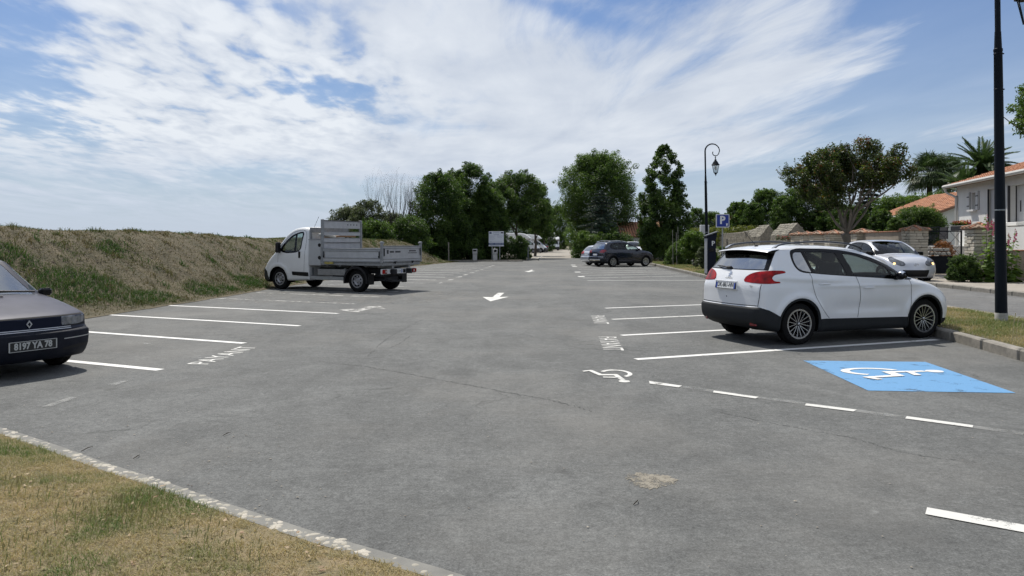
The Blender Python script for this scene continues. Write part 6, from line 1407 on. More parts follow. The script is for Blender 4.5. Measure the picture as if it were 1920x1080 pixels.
tree(1680, 37.5, 44, 408, 'ivy-like green shrub spilling over the coping left of the gate pillar', L_MD, 'round', 53, leaf=.09, ybot=470, n=9000, name='bush', cat='bush', z0=.2)
tree(1806, 25.0, 66, 478, 'rounded dark bush on the pavement edge in front of the gate', L_DK, 'mound', 54, leaf=.05, ybot=528, n=20000, lumps=60, lump=.26, name='bush', cat='bush', z0=.27)
tree(1768, 33.5, 44, 452, 'orange-leaved shrub behind the gate bars', leaf_mat('leaves_rust', (.20, .09, .035), (.34, .17, .07), .3), 'mound', 55, leaf=.09, ybot=480, n=1500, name='bush', cat='bush', z0=.27)
# ---- street tree with bronze foliage, open crown on arching limbs
def street_tree():
    Yd = 32.0; c = dp(1592, 470, Yd); t = thing('street_tree', (14.55, Yd, PZ - .02), 0, 'street tree with bronze-green leaves and bare arching limbs above the white crossover', 'tree'); t.rotation_euler = (0, 0, 0)
    k = Yd / FPX; P = lambda px, py, dy=0: Vector(((px - CX) * k - 14.55, dy, CAM_H + (HORIZON - py) * k - PZ + .02)); rnd = random.Random(5); b = MB(); ends = []
    b.tube(catmull([(0, 0, -.1), P(1594, 500), P(1592, 470), P(1588, 450), P(1584, 438)], 3), [.17] * 4 + [.16] * 3 + [.15] * 3 + [.17] * 3, 12)
    fork = P(1588, 436)
    limbs_ = [[(1570, 420), (1556, 395), (1540, 372), (1528, 355)], [(1578, 415), (1572, 390), (1560, 362), (1548, 340)], [(1590, 412), (1588, 385), (1582, 355), (1592, 325)], [(1600, 415), (1612, 388), (1618, 360), (1632, 335)], [(1606, 420), (1625, 395), (1640, 365), (1655, 345)], [(1583, 405), (1600, 375), (1606, 345), (1612, 318)], [(1574, 402), (1566, 385), (1552, 365), (1520, 350)], [(1596, 400), (1604, 380), (1630, 350), (1650, 325)], [(1588, 400), (1578, 375), (1572, 350), (1565, 325)], [(1602, 398), (1622, 380), (1645, 362), (1668, 340)]]
    for j, L_ in enumerate(limbs_):
        dy = rnd.uniform(-1, 1); pts = [fork] + [P(x, y, dy * (i + 1) / 4) for i, (x, y) in enumerate(L_)]; sm = catmull(pts, 4); b.tube(sm, [.062 - .04 * i / len(sm) for i in range(len(sm))], 8)
        for q in (8, 11, 14, len(sm) - 1):
            limbs(b, sm[min(q, len(sm) - 1)], Vector((rnd.uniform(-.8, .8), rnd.uniform(-.8, .8), 1)), .75, .028, 1, rnd, .6, ends, .35, 3, 3)
    b.build('trunk', M_barkg, t, True)
    C = []; R = []
    def inside_crown(px, py): return True
    outline = [(1478, 335), (1484, 318), (1500, 312), (1518, 296), (1540, 292), (1560, 282), (1583, 277), (1612, 278), (1640, 281), (1665, 285), (1682, 300), (1694, 312), (1688, 328), (1672, 338), (1640, 340), (1610, 343), (1575, 348), (1560, 362), (1545, 375), (1525, 372), (1508, 355), (1495, 345)]
    outline = outline[:15] + [(1672, 342), (1640, 350), (1612, 352), (1585, 358), (1570, 372), (1560, 392), (1545, 400), (1524, 392), (1506, 370), (1492, 350)]; op = np.array(outline, float); i = 0
    while i < 170:
        x, y = rnd.uniform(1476, 1696), rnd.uniform(270, 385)
        if not inside(np.array([x]), np.array([y]), op)[0]: continue
        half = 2.1 * math.sqrt(max(0, 1 - ((x - 1587) / 115) ** 2)); C.append(tuple(P(x, y, rnd.uniform(-half, half)))); R.append(rnd.uniform(.22, .42)); i += 1
    V, F, tone = leaf_cloud(C, R, 34000, .105, 91, squash=1, asp=.6); 
    # upright leafy shoots standing out of the crown
    V2 = []; r = np.random.default_rng(7); sh_ = MB()
    for q in range(150):
        j = r.integers(len(outline)); a = op[j]; b_ = op[(j + 1) % len(op)]; u = r.random(); x, y = a + (b_ - a) * u
        if y > 345 and r.random() < .8: continue
        d = np.array([x - 1587, y - 385]); d = d / np.linalg.norm(d); p0 = P(x - d[0] * 10, y - d[1] * 10, r.uniform(-1.2, 1.2)); L_ = r.uniform(.25, .55); dir_ = Vector((d[0] * .8 + r.normal() * .2, r.normal() * .3, -d[1] * .9 + .35)).normalized(); sh_.tube([p0, p0 + dir_ * L_], [.008, .004], 4, cap=False)
        for s_ in np.linspace(.1, 1, 8):
            for sg in (-1, 1):
                c_ = p0 + dir_ * L_ * s_; side = dir_.cross(Vector((r.normal(), r.normal(), r.normal()))).normalized() * sg; ax = (side + dir_ * .5).normalized() * .085; w = ax.cross(Vector((r.normal(), r.normal(), r.normal()))).normalized() * .026; V2 += [tuple(c_), tuple(c_ + ax * .5 + w), tuple(c_ + ax), tuple(c_ + ax * .5 - w)]
    V2 = np.array(V2); F2 = np.arange(len(V2)).reshape(-1, 4); V = np.concatenate([V, V2]); F = np.concatenate([F, F2 + len(V) - len(V2)]); tone = np.concatenate([tone, np.clip(r.normal(.55, .3, len(F2)), 0, 1)])
    npmesh('crown', V, F, L_PU, t, tone=tone); sh_.build('shoots', M_barkg, t)
street_tree()
# ---- palms
def frond_fan(V, F, T, c, d, size, r, nl=26):
    d = d.normalized(); side = d.cross(Vector((0, 0, 1))).normalized(); up = side.cross(d)
    for k in range(nl):
        a = (k / (nl - 1) - .5) * 3.9; dir_ = (d * math.cos(a) + side * math.sin(a)).normalized(); L_ = size * r.uniform(.85, 1.1) * (1 - .12 * abs(a)); w = side * math.cos(a) - d * math.sin(a); w = w * size * .026
        p1 = c + dir_ * L_ * .55 + up * .06 * size; p2 = c + dir_ * L_ - Vector((0, 0, .30 * size * r.uniform(.4, 1.5))); i = len(V); V += [tuple(c), tuple(p1 + w), tuple(p2), tuple(p1 - w)]; F.append((i, i + 1, i + 2, i + 3)); T.append(r.uniform(0, 1))
def fan_palm(px, ytop, Yd, W_, label, seed):
    c = dp(px, 470, Yd); top = CAM_H + (HORIZON - ytop) * Yd / FPX; t = thing('fan_palm', (c.x, Yd, 0), 0, label, 'palm'); r = random.Random(seed); h = top - W_ * .42
    MB().tube([(0, 0, -.1), (0, 0, h * .5), (.05, 0, h)], [.30, .22, .20], 10).build('trunk', M_bark, t, True); V, F, T = [], [], []; st = MB()
    for k in range(84):
        a = r.uniform(0, 6.283); e = r.uniform(-.85, 1.45); d = Vector((math.cos(a) * math.cos(e), math.sin(a) * math.cos(e), math.sin(e))); L_ = W_ * r.uniform(.20, .30); p = Vector((.05, 0, h)); q = p + d * L_; st.tube([p, q], .02, 4, cap=False); frond_fan(V, F, T, q, d, W_ * .26, r)
    npmesh('crown', V, np.array(F), L_PM, t, tone=np.array(T)); st.build('leaf_stalks', L_PM, t)
def date_palm(px, ytop, Yd, W_, label, seed, m=None):
    c = dp(px, 470, Yd); top = CAM_H + (HORIZON - ytop) * Yd / FPX; t = thing('date_palm', (c.x, Yd, 0), 0, label, 'palm'); r = random.Random(seed); h = top - W_ * .36; V, F, T = [], [], []
    MB().tube([(0, 0, -.1), (0, 0, h)], [.38, .32], 10).build('trunk', M_bark, t, True); st = MB()
    for k in range(74):
        a = r.uniform(0, 6.283); e = r.uniform(-.25, 1.40); d = Vector((math.cos(a) * math.cos(e), math.sin(a) * math.cos(e), math.sin(e))); L_ = W_ * .56 * r.uniform(.8, 1.05); pts = []; p = Vector((0, 0, h)); dd = d.copy()
        for s_ in range(12): pts.append(p.copy()); p = p + dd * L_ / 11; dd = (dd + Vector((0, 0, -.115 * (1.2 - e * .35)))).normalized()
        st.tube(pts, [.03 * (1 - .8 * i / 12) for i in range(12)], 4, cap=False)
        for i in range(1, 12):
            t_ = (pts[min(i + 1, 11)] - pts[i - 1]).normalized(); sd = t_.cross(Vector((0, 0, 1))).normalized(); up = sd.cross(t_)
            for j in range(4):
                for sg in (-1, 1):
                    o_ = pts[i] - t_ * (j / 4) * L_ / 11; l = W_ * .105 * (1 - abs(i - 5) / 11) * r.uniform(.85, 1.1); tip = o_ + (sd * sg * .85 + t_ * .55 + up * .35).normalized() * l; w = t_ * .034; q = len(V); V += [tuple(o_ - w), tuple((o_ + tip) / 2 + w * 1.2), tuple(tip), tuple((o_ + tip) / 2 - w * 1.2)]; F.append((q, q + 1, q + 2, q + 3)); T.append(r.uniform(0, .9))
    npmesh('crown', V, np.array(F), L_PM, t, tone=np.array(T)); st.build('midribs', L_PM, t)
fan_palm(1742, 284, 60, 4.6, 'shaggy fan palm left of the feathery palm, behind the low roof', 3); fan_palm(1778, 292, 66, 4.0, 'second fan palm half merged with the first, on its right', 6)
date_palm(1842, 277, 55, 5.0, 'feathery date palm behind the white house beside the lamp post', 4); date_palm(1806, 325, 52, 4.4, 'low date palm fronds arching over the low house ridge', 9)
# branch of a tree just outside the photo on the right
tree(2003, 19.5, 196, 128, 'leafy branch tip entering at the right edge below the lantern', L_LT, 'round', 71, leaf=.085, ybot=262, n=22000, lumps=60, lump=.22, z0=.16, name='street_tree_by_edge')
# ---- hollyhocks by the pillar
def hollyhocks():
    t = thing('hollyhocks', (17.0, 24.9, PZ), 0, 'tall hollyhocks with pink flowers and big leaves against the pillar and wall', 'flowers'); r = random.Random(3); k = 24.9 / FPX
    P = lambda px, py, dy=0: Vector(((px - CX) * k - 17.0, dy, CAM_H + (HORIZON - py) * k - PZ)); V, F, T = [], [], []; st = MB(); fl = MB()
    for (x0, x1, yt) in ((1845, 1843, 400), (1852, 1852, 412), (1862, 1866, 408), (1885, 1893, 428), (1893, 1897, 436), (1870, 1872, 455), (1838, 1836, 470), (1905, 1908, 470), (1880, 1880, 470), (1857, 1858, 440)):
        dy = r.uniform(-.3, .3); p0 = Vector(P(x0, 530, dy)); p0.z = 0; p1 = P(x1, yt, dy); st.tube([p0, (p0 + p1) / 2 + Vector((r.uniform(-.05, .05), 0, 0)), p1], [.016, .011, .005], 5)
        for q in range(62):
            u = r.random() ** 1.5; c = p0.lerp(p1, u * .98); s_ = .19 * (1 - u) ** .5 * r.uniform(.5, 1.1) + .025; a = r.uniform(0, 6.28); out = Vector((math.cos(a), math.sin(a), r.uniform(-.2, .3))).normalized(); c2 = c + out * s_ * .9; nn = (out * .6 + Vector((0, 0, 1))).normalized(); uu = out.cross(nn).normalized(); vv = nn.cross(uu); n5 = 6; i = len(V)
            for j in range(n5): an = j * 6.283 / n5; V.append(tuple(c2 + (uu * math.cos(an) + vv * math.sin(an)) * s_ * .62 * r.uniform(.75, 1.1)))
            F.append(tuple(range(i, i + n5))); T.append(r.uniform(.2, 1))
        if yt < 440:
            for q in range(7):
                c = p1 + (p0 - p1) * (.03 + .035 * q) + Vector((r.uniform(-.04, .04), -.04, 0)); s_ = .020 + .022 * min(1, q / 3) * (1 if r.random() < .8 else .4); nn = Vector((r.uniform(-.5, .5), -1, .2)).normalized(); uu = nn.cross(Vector((0, 0, 1))).normalized(); vv = nn.cross(uu); fl.add([tuple(c + (uu * math.cos(j * .785) + vv * math.sin(j * .785)) * s_) for j in range(8)] + [tuple(c - nn * s_ * .5)], [(j, (j + 1) % 8, 8) for j in range(8)])
    V = np.array(V); F6 = np.array(F); npmesh('leaves', V, F6, L_LT, t, tone=np.array(T)); st.build('stems', mat('green_stem', (.08, .12, .04), .7), t, True); fl.build('flowers', mat('petal_pink', (.55, .14, .22), .6), t, False)['kind'] = 'stuff'
    # big cluster seen in the photograph, in front of the cap
    fl = MB()
    for q in range(26):
        c = P(r.uniform(1845, 1868), r.uniform(414, 430), -.1 + r.uniform(-.1, .1)); s_ = .035; nn = Vector((r.uniform(-.6, .6), -1, .3)).normalized(); uu = nn.cross(Vector((0, 0, 1))).normalized(); vv = nn.cross(uu); fl.add([tuple(c + (uu * math.cos(j * .785) + vv * math.sin(j * .785)) * s_) for j in range(8)] + [tuple(c - nn * s_ * .5)], [(j, (j + 1) % 8, 8) for j in range(8)])
    fl.build('flowers', MATS['petal_pink'], t)['kind'] = 'stuff'
    return t
hollyhocks()
V, F, T = leaf_cloud([(18.0 + k * .45, 25.1 + .05 * k, .55 - .05 * k) for k in range(5)], [.32, .34, .28, .24, .2], 3200, .07, 5); o = npmesh('creeper', V, F, L_DK, tone=T); tag(o, 'low dark creeper at the foot of the beige wall', 'creeper')
# window box with red and yellow flowers on the terrace railing
c = dp(1803, 420, 33.6); wb = thing('flower_box', (c.x, 33.6, c.z - .18), -1.36 + math.pi, 'dark trough of red and yellow flowers on the terrace railing', 'flower box'); MB().box((0, 0, 0), (1.0, .28, .22), bev=.02).build('trough', M_irond, wb, True)
V, F, T = leaf_cloud([(-.4 + .16 * k, 0, .18) for k in range(6)], [.15] * 6, 1100, .05, 6); npmesh('foliage', V, F, L_MD, wb, tone=T)
for nm, col, sd_, nn_ in (('red_blossoms', (.50, .03, .035), 7, 240), ('yellow_blossoms', (.62, .38, .04), 8, 110)):
    V, F, T = leaf_cloud([(-.42 + .16 * k, 0, .24) for k in range(6)], [.15] * 6, nn_, .06, sd_, asp=.9); npmesh(nm, V, F, mat(nm, col, .6), wb)
for (px, py) in ((1458, 444), (1470, 446), (1478, 447)):
    c = dp(px, py, 46.5)
V, F, T = leaf_cloud([tuple(dp(1459 + 7 * k, 446, 47.0)) for k in range(4)], [.22] * 4, 500, .07, 9); o = npmesh('rose_bush', V, F, leaf_mat('leaves_rose', (.03, .06, .02), (.07, .11, .03), .3, c3=(.5, .05, .08)), tone=np.clip(T * 1.4, 0, 1)); V_ = None; tag(o, 'red-flowered rose bush before the short gabled wall', 'rose bush')
MB().tube([tuple(dp(1468, 520, 47.0)), tuple(dp(1468, 446, 47.0))], .02, 5).build('stem', M_bark, o)
V, F, T = leaf_cloud([tuple(dp(1345 + 4 * k, 470 + 6 * k, 37.1)) for k in range(5)], [.13] * 5, 260, .05, 19, asp=.9); o = npmesh('white_blossoms', V, F, mat('petal_white', (.55, .55, .42), .7)); tag(o, 'sprinkle of white blossoms on the shrub between meter and sign post', 'flowers')
# ------------------------------------------------------------------ white compact SUV parked on the right
def make_white_suv():
    L = 4.12; wheels = (.78, 3.32); R = .325
    hx, hy = .943, .334; rz = math.atan2(hy, hx)
    o = Vector((3.4216, 12.0302, 0)); c = o + Vector((hx, hy, 0)).normalized() * (L / 2)
    t = thing('parked_car', (c.x, c.y, 0), rz, 'white compact crossover with dark roof rails parked nose to the right kerb', 'car')
    prof = [(.10, .30), (.02, .36), (-.005, .48), (0, .565, 1), (.035, .60, 1), (.045, .75), (.06, .92), (.10, 1.03), (.165, 1.145, 1), (.30, 1.31), (.405, 1.435), (.46, 1.492), (.62, 1.523), (1.05, 1.548), (1.55, 1.545), (2.0, 1.505), (2.35, 1.42), (2.75, 1.25),
            (3.13, 1.065, 1), (3.45, 1.0), (3.75, .915), (3.95, .80), (4.06, .66), (4.10, .52), (4.10, .38), (4.04, .24), (3.8, .19), (2.5, .18), (1.0, .18), (.3, .22)]
    plan = [(-.3, .74), (0, .775), (.25, .832), (.7, .862), (1.3, .866), (2.2, .868), (3.0, .866), (3.5, .858), (3.8, .83), (4.0, .79), (4.3, .74)]
    sect = [(.1, .93), (.3, .955), (.5, .985), (.72, 1.0), (.92, 1.0), (1.05, .975), (1.15, .93), (1.3, .855), (1.45, .775), (1.55, .72), (1.8, .65)]
    def ex(x, z):   # shoulder crease over the rear wing, door scallop, tailgate shelf
        w = .018 * np.exp(-((z - (1.0 + .05 * (1.4 - x) * (x < 1.4))) / .05) ** 2) * sstep(x, .15, .5) * (1 - sstep(x, 1.2, 1.9))
        w = w - .020 * np.exp(-((z - .56) / .10) ** 2) * sstep(x, 1.2, 1.6) * (1 - sstep(x, 2.6, 2.95))
        return w + .008 * np.exp(-((z - .90) / .03) ** 2) * sstep(x, 1.0, 1.4) * (1 - sstep(x, 3.0, 3.6))
    sh = Shell(L, prof, plan, sect, bowf=.26, bowr=.085, crown=.055, k=.10, flares=[(.78, .33, .42, .022), (3.32, .33, .42, .024)], extra=ex, zc=.72, xa=.85, xb=3.15)
    side = lambda V, N: np.abs(N[:, 1]) > .22
    holes = [(.78, .335, .355), (3.32, .335, .36)]
    circ = lambda cx, cz, r, n=36: [(cx + r * math.cos(a * 2 * math.pi / n), cz + r * math.sin(a * 2 * math.pi / n)) for a in range(n)]
    sm = lambda p, n=5: [tuple(q) for q in spline(p, n)]
    dlo = sm([(.80, 1.135), (.735, 1.20), (.705, 1.32), (.725, 1.435), (.80, 1.475), (1.15, 1.487), (1.6, 1.472), (1.95, 1.425), (2.3, 1.335), (2.65, 1.205), (3.12, 1.01), (3.08, .985), (2.75, .985), (2.2, 1.02), (1.64, 1.055), (1.05, 1.10)], 4)
    g_q = sm([(.80, 1.175), (.755, 1.25), (.755, 1.38), (.80, 1.425), (.93, 1.43, 1), (1.02, 1.118, 1)], 4)
    g_r = sm([(.985, 1.43, 1), (1.3, 1.435), (1.58, 1.425, 1), (1.70, 1.075, 1), (1.4, 1.09), (1.07, 1.115, 1)], 4)
    g_f = sm([(1.73, 1.415, 1), (1.95, 1.385), (2.25, 1.295), (2.52, 1.185, 1), (2.60, 1.01, 1), (2.2, 1.04), (1.83, 1.07, 1)], 4)
    g_t = [(2.575, 1.155), (2.86, 1.035), (2.85, 1.005), (2.64, 1.01)]
    bmp = [(-.95, .585), (-.2, .585), (0, .592), (.18, .555), (.33, .49), (.43, .44), (.5, .05), (-.95, .05)]
    lamp = sm([(-.38, .985, 1), (-.33, 1.045), (-.22, 1.10), (-.06, 1.14), (.12, 1.158), (.32, 1.165), (.475, 1.15), (.50, 1.125, 1), (.38, 1.105), (.28, 1.08), (.245, 1.035), (.29, .985), (.40, .965), (.405, .945, 1), (.2, .935), (-.05, .935), (-.25, .945), (-.36, .955, 1)], 4)
    lamp = [(a_, 1.065 + (b_ - 1.065) * .86) for a_, b_ in lamp]
    doorR = sm([(.97, 1.12), (1.0, .92), (1.06, .74), (1.18, .56), (1.34, .405, 1), (1.90, .395, 1), (1.935, .6), (1.92, .85), (1.86, 1.045, 1)], 4)
    doorF = sm([(1.86, 1.045, 1), (1.92, .85), (1.935, .6), (1.90, .395, 1), (2.93, .375, 1), (2.965, .55), (2.99, .78), (2.965, .985, 1)], 4)
    M_blk = mat('bumper_plastic', (.016, .018, .020), .7, spec=.25, bump=.15, bscale=300)
    rw = [(-.66, 1.168), (-.30, 1.163), (.30, 1.163), (.66, 1.168), (.60, 1.30), (.555, 1.392), (.3, 1.40), (-.3, 1.40), (-.555, 1.392), (-.60, 1.30)]
    rwo = [(-.735, 1.150), (-.3, 1.147), (.3, 1.147), (.735, 1.150), (.70, 1.25), (.62, 1.46), (-.62, 1.46), (-.70, 1.25)]
    back = lambda V, N: (N[:, 0] < -.2) & (V[:, 0] < .75)
    grille = [(-.42, .42), (.42, .42), (.38, .66), (-.38, .66)]
    headl = sm([(-.42, .72), (-.2, .80), (.15, .90), (.42, .955), (.40, .90), (.2, .80), (0, .72), (-.25, .68)], 3)
    ws = sm([(2.02, -.55), (2.5, -.66), (3.10, -.66, 1), (3.17, 0), (3.10, .66, 1), (2.5, .66), (2.02, .55), (1.98, 0)], 3)
    regs = [
        ('tail_lamp', M_red, 'wrapr', lamp, .004, True),
        ('rear_window', M_glassd, 'rear', rw, -.002, False, back),
        ('rear_window_surround', M_blackgloss, 'rear', rwo, 0, False, back),
        ('windscreen', M_glass, 'top', ws, -.002, False),
        ('quarter_window', M_glassd, 'side', g_q, -.004, True), ('rear_door_window', M_glass, 'side', g_r, -.004, True),
        ('front_door_window', M_glass, 'side', g_f, -.004, True), ('corner_window', M_glass, 'side', g_t, -.004, True),
        ('window_trim', M_blackgloss, 'side', dlo, 0, True, lambda V, N: (np.abs(N[:, 1]) > .30)),
        ('rear_bumper', M_blk, 'wrapr', bmp, .006, False),
        ('front_grille', M_dark, 'front', grille, -.01, False, lambda V, N: V[:, 0] > 3.6),
        ('headlamp', M_headl, 'wrapf', headl, .002, True),
        ('arch_trim', M_blk, 'side', circ(.78, .335, .392), .004, True, lambda V, N: (V[:, 0] > .3) & (V[:, 2] < .75)),
        ('arch_trim', M_blk, 'side', circ(3.32, .335, .395), .004, True, lambda V, N: V[:, 2] < .75),
        ('sill', M_blk, 'side', [(.9, -.2), (.9, .36), (1.2, .395), (2.9, .372), (3.1, .35), (3.1, -.2)], .0, True, lambda V, N: np.abs(N[:, 1]) > .1),
        ('front_bumper_lip', M_blk, 'side', [(3.3, -.2), (3.6, .33), (4.4, .30), (4.4, -.2)], 0, False, lambda V, N: np.abs(N[:, 1]) > -1),
        ('rear_door', M_white, 'side', doorR, 0, True), ('front_door', M_white, 'side', doorF, 0, True),
        ('tailgate', M_white, 'rear', [(-.72, .61), (.72, .61), (.76, 1.15), (-.76, 1.15)], 0, False, lambda V, N: V[:, 0] < .3),
    ]
    out = build_shell(sh, t, M_white, regs, (460, 112, 230), 'body', wc=.85, lining=M_lining, holes=holes)
    liner(t, sh, holes, M_under, .84)
    fl = MB(); fl.box((0, 0, .27), (L - .5, 1.0, .1)); fl.box((0, 0, .27), (1.75, 1.55, .12)); fl.box((-.9, 0, .3), (.9, .9, .2), bev=.06)
    fl.build('underbody', M_under, t)
    for sg in (-1, 1):
        seam(sh, t, [(1.86, 1.045), (1.92, .85), (1.935, .6), (1.90, .395)], M_gap, .007, 'door_seam', sgn=sg)
        seam(sh, t, [(.97, 1.12), (1.0, .92), (1.06, .74), (1.18, .56), (1.34, .40)], M_gap, .007, 'door_seam', sgn=sg)
        seam(sh, t, [(2.965, .985), (2.99, .78), (2.965, .55), (2.93, .375)], M_gap, .007, 'door_seam', sgn=sg)
        # door handles
        for (dx, dz) in ((1.22, .935), (2.10, .868)):
            a = sh.side_pt(dx, dz, sg); n = sh.nrm(a); b = MB(); b.M = Matrix.Translation((-L / 2, 0, 0))
            pts = [a + Vector((u, 0, .006 * math.sin(q))) + n * (.004 + .026 * math.sin(q * math.pi)) for u, q in ((-.11, 0), (-.08, .3), (0, .5), (.07, .5), (.11, .15))]
            b.tube(pts, [.006, .012, .013, .013, .007], 8, sq=.7)
            d = out.get(('rear_door' if dx < 1.5 else 'front_door') + ('L' if sg > 0 else 'R') + ('16' if dx < 1.5 else '17'))
            b.build('handle', M_white, d or t, True)
        # mirror
        b = MB(); base = Vector((2.66, sg * .86, 1.03)); b.M = Matrix.Translation((-L / 2, 0, 0))
        sph = []
        for k in range(9):
            q = k / 8 * math.pi; sph.append((max(math.sin(q), .02) * .070, -math.cos(q) * .10))
        b.lathe(sph, 18, 'Y', base + Vector((0, sg * .10, .02))); b.box(base + Vector((-.01, -sg * .01, -.035)), (.05, .14, .03), bev=.01)
        mo = b.build('door_mirror', M_blackgloss, t, True)
        b = MB(); b.M = Matrix.Translation((-L / 2, 0, 0)); b.lathe([(p * 1.04, h * 1.03) for p, h in sph[2:]], 18, 'Y', base + Vector((.012, sg * .105, .025)));
        b.build('mirror_cap', M_chrome, mo, True)
        # roof rails
        b = MB(); b.M = Matrix.Translation((-L / 2, 0, 0))
        rp = [tuple(q) for q in catmull([(.50, 1.505, .60), (.60, 1.55, .60), (.9, 1.583, .605), (1.4, 1.60, .60), (1.9, 1.568, .595), (2.15, 1.52, .585), (2.25, 1.475, .58)])]
        b.tube([(x, sg * y, z - .004) for x, z, y in rp], [.008] + [.015] * (len(rp) - 2) + [.008], 8, sq=1.5); b.build('roof_rail', mat('rail_dark', (.05, .053, .06), .3, .5), t, True)
        b = MB(); b.M = Matrix.Translation((-L / 2, 0, 0)); b.tube([(.44, sg * .60, 1.492), (.52, sg * .60, 1.525), (.62, sg * .60, 1.555)], [.01, .018, .012], 8); b.build('rail_end', M_chrome, t, True)
        for wx in wheels:
            y = sg * .80
            make_wheel(t, wx - L / 2, y + sg * .012, R, .205, .225, ('spokes', 8, .20, .0055, .02), M_tyre, mat('alloy_diamond', (.42, .43, .45), .25, .9), M_under, sg)
        a = sh.end_pt(sg * .62, .34, 'rear'); b = MB(); b.M = Matrix.Translation((-L / 2, 0, 0)); b.box(a + Vector((.008, 0, 0)), (.03, .12, .085), sg * -.35, bev=.012); b.build('fog_reflector', M_redd, t)
    # tailgate seams, shelf, badge, plate, wiper
    for sg in (-1, 1): seam(sh, t, [(sg * .715, .60), (sg * .735, .75), (sg * .74, .94)], M_gap, .009, 'tailgate_seam', kind='rear')
    seam(sh, t, [(-.70, .612), (0, .606), (.70, .612)], M_gap, .012, 'tailgate_seam', kind='rear')
    if 0: seam(sh, t, [(-.45, .985), (0, .978), (.45, .985)], mat('shelf_shadow', (.25, .26, .28), .5), .02, 'tailgate_ledge', kind='rear')
    a = sh.end_pt(0, .90, 'rear'); n = sh.nrm(a)
    plate(t, Vector((a.x - L / 2 - .026, .0, .902)), (n.x, 0, n.z), .52, .115, 'DK-861-HN', M_platew, M_platetxt, .105, M_plateblue, M_dark, sx=.80, bold=.0015)
    b = MB(); b.M = Matrix.Translation((-L / 2, 0, 0)); a = sh.end_pt(0, .86, 'rear'); b.box((a.x - .008, 0, .90), (.03, .56, .15), bev=.01); b.build('plate_recess', M_white, t)
    # lion-like rampant emblem as a small cast silhouette
    a = sh.end_pt(0, 1.075, 'rear'); n = sh.nrm(a); b = MB(); b.M = Matrix.Translation((-L / 2, 0, 0))
    ax = Vector((0, -1, 0)); ay = Vector((-n.z, 0, n.x)) * (1 if n.x < 0 else 1); ay = Vector((0, 0, 1)) - n * n.z; ay.normalize()
    for pl in ([(-.03, .045), (.012, .052), (.03, .03), (.012, .02), (-.004, .0), (.012, -.02), (.03, -.05), (.016, -.052), (-.01, -.028), (-.03, -.05), (-.04, -.048), (-.022, -.012), (-.018, .015), (-.04, .03)], [(-.012, .012), (-.05, .01), (-.052, .0), (-.012, -.0)], [(.0, .016), (.045, .006), (.045, -.006), (.0, .002)]):
        b.prism([(u * .9, v * .9) for u, v in pl], a, ax, ay, n, .009)
    b.build('emblem', M_chrome, t)
    text_obj('lettering', 'PEUGEOT', .032, M_chrome, t, frame(sh.end_pt(0, 1.008, 'rear') + sh.nrm(sh.end_pt(0, 1.008, 'rear')) * .003 - Vector((L / 2, 0, 0)), (0, -1, 0), (0, 0, 1)), .001, sx=1.3)
    q = sh.end_pt(-.55, .90, 'rear'); text_obj('lettering', '2008', .05, M_chrome, t, frame(q + sh.nrm(q) * .003 - Vector((L / 2, 0, 0)), (-sh.nrm(q).y * -1 if False else sh.nrm(q).y, -1, 0), (0, 0, 1)), .001, sx=1.2)
    w0 = sh.end_pt(.10, 1.175, 'rear'); w1 = sh.end_pt(.50, 1.195, 'rear'); b = MB(); b.M = Matrix.Translation((-L / 2, 0, 0))
    b.box(w0 + Vector((-.02, 0, -.0)), (.05, .10, .05), bev=.015); b.tube([w0 + Vector((-.035, 0, 0)), (w0 + w1) / 2 + Vector((-.045, 0, .01)), w1 + Vector((-.02, 0, .005))], [.014, .011, .007], 6); b.build('rear_wiper', M_dark, t, True)
    b = MB(); b.M = Matrix.Translation((-L / 2, 0, 0)); b.tube([(.62, 0, 1.515), (.60, 0, 1.54)], [.035, .02], 8); b.tube([(.60, 0, 1.54), (.36, 0, 1.78)], [.006, .003], 6); b.build('aerial', M_dark, t, True)
    # roof spoiler: painted top, black underside
    vs = []; K = 24
    for k in range(K + 1):
        y = -.635 + 1.27 * k / K; q = abs(y) / .635; zt = 1.497 - .035 * q * q; xr = .285 + .05 * q ** 3
        for (px_, pz_) in ((.56, zt + .012), (.42, zt - .004), (xr + .01, zt - .022), (xr, zt - .034), (xr + .012, zt - .046), (.44, zt - .05)): vs.append((px_ - L / 2, y, pz_))
    fs = [(k * 6 + j, k * 6 + j + 1, (k + 1) * 6 + j + 1, (k + 1) * 6 + j) for k in range(K) for j in range(3)]
    sp = MB().add(vs, fs).build('spoiler', M_white, t, True, angle=60)
    fs = [(k * 6 + j, k * 6 + j + 1, (k + 1) * 6 + j + 1, (k + 1) * 6 + j) for k in range(K) for j in (3, 4)] + [(0, 1, 2, 3, 4, 5), tuple(K * 6 + j for j in (5, 4, 3, 2, 1, 0))]
    MB().add(vs, fs).build('spoiler_underside', M_blackgloss, sp, True)
    # interior
    for (sx_, sy_) in ((2.05, -.37), (2.05, .37)): make_seat(t, sx_ - L / 2, sy_, .62, M_seat)
    b = MB(); b.box((1.25 - L / 2, 0, .62), (.5, 1.25, .14), bev=.05); b.box((.95 - L / 2, 0, .90), (.14, 1.25, .50), bev=.05)
    for yy in (-.4, 0, .4): b.box((.93 - L / 2, yy, 1.2), (.09, .25, .13), bev=.04)
    b.build('seat', M_seat, t, True)
    b = MB(); b.box((3.0 - L / 2, 0, .84), (.5, 1.4, .28), bev=.1); b.build('dashboard', M_lining, t, True)
    b = MB(); n_ = 24; Rm = Matrix.Rotation(math.radians(65), 3, 'Y')
    b.tube([Vector((2.62 - L / 2, .37, .98)) + Rm @ Vector((.18 * math.cos(k * 2 * math.pi / n_), .18 * math.sin(k * 2 * math.pi / n_), 0)) for k in range(n_ + 1)], .013, 6, cap=False); b.build('steering_wheel', M_dark, t, True)
    return t
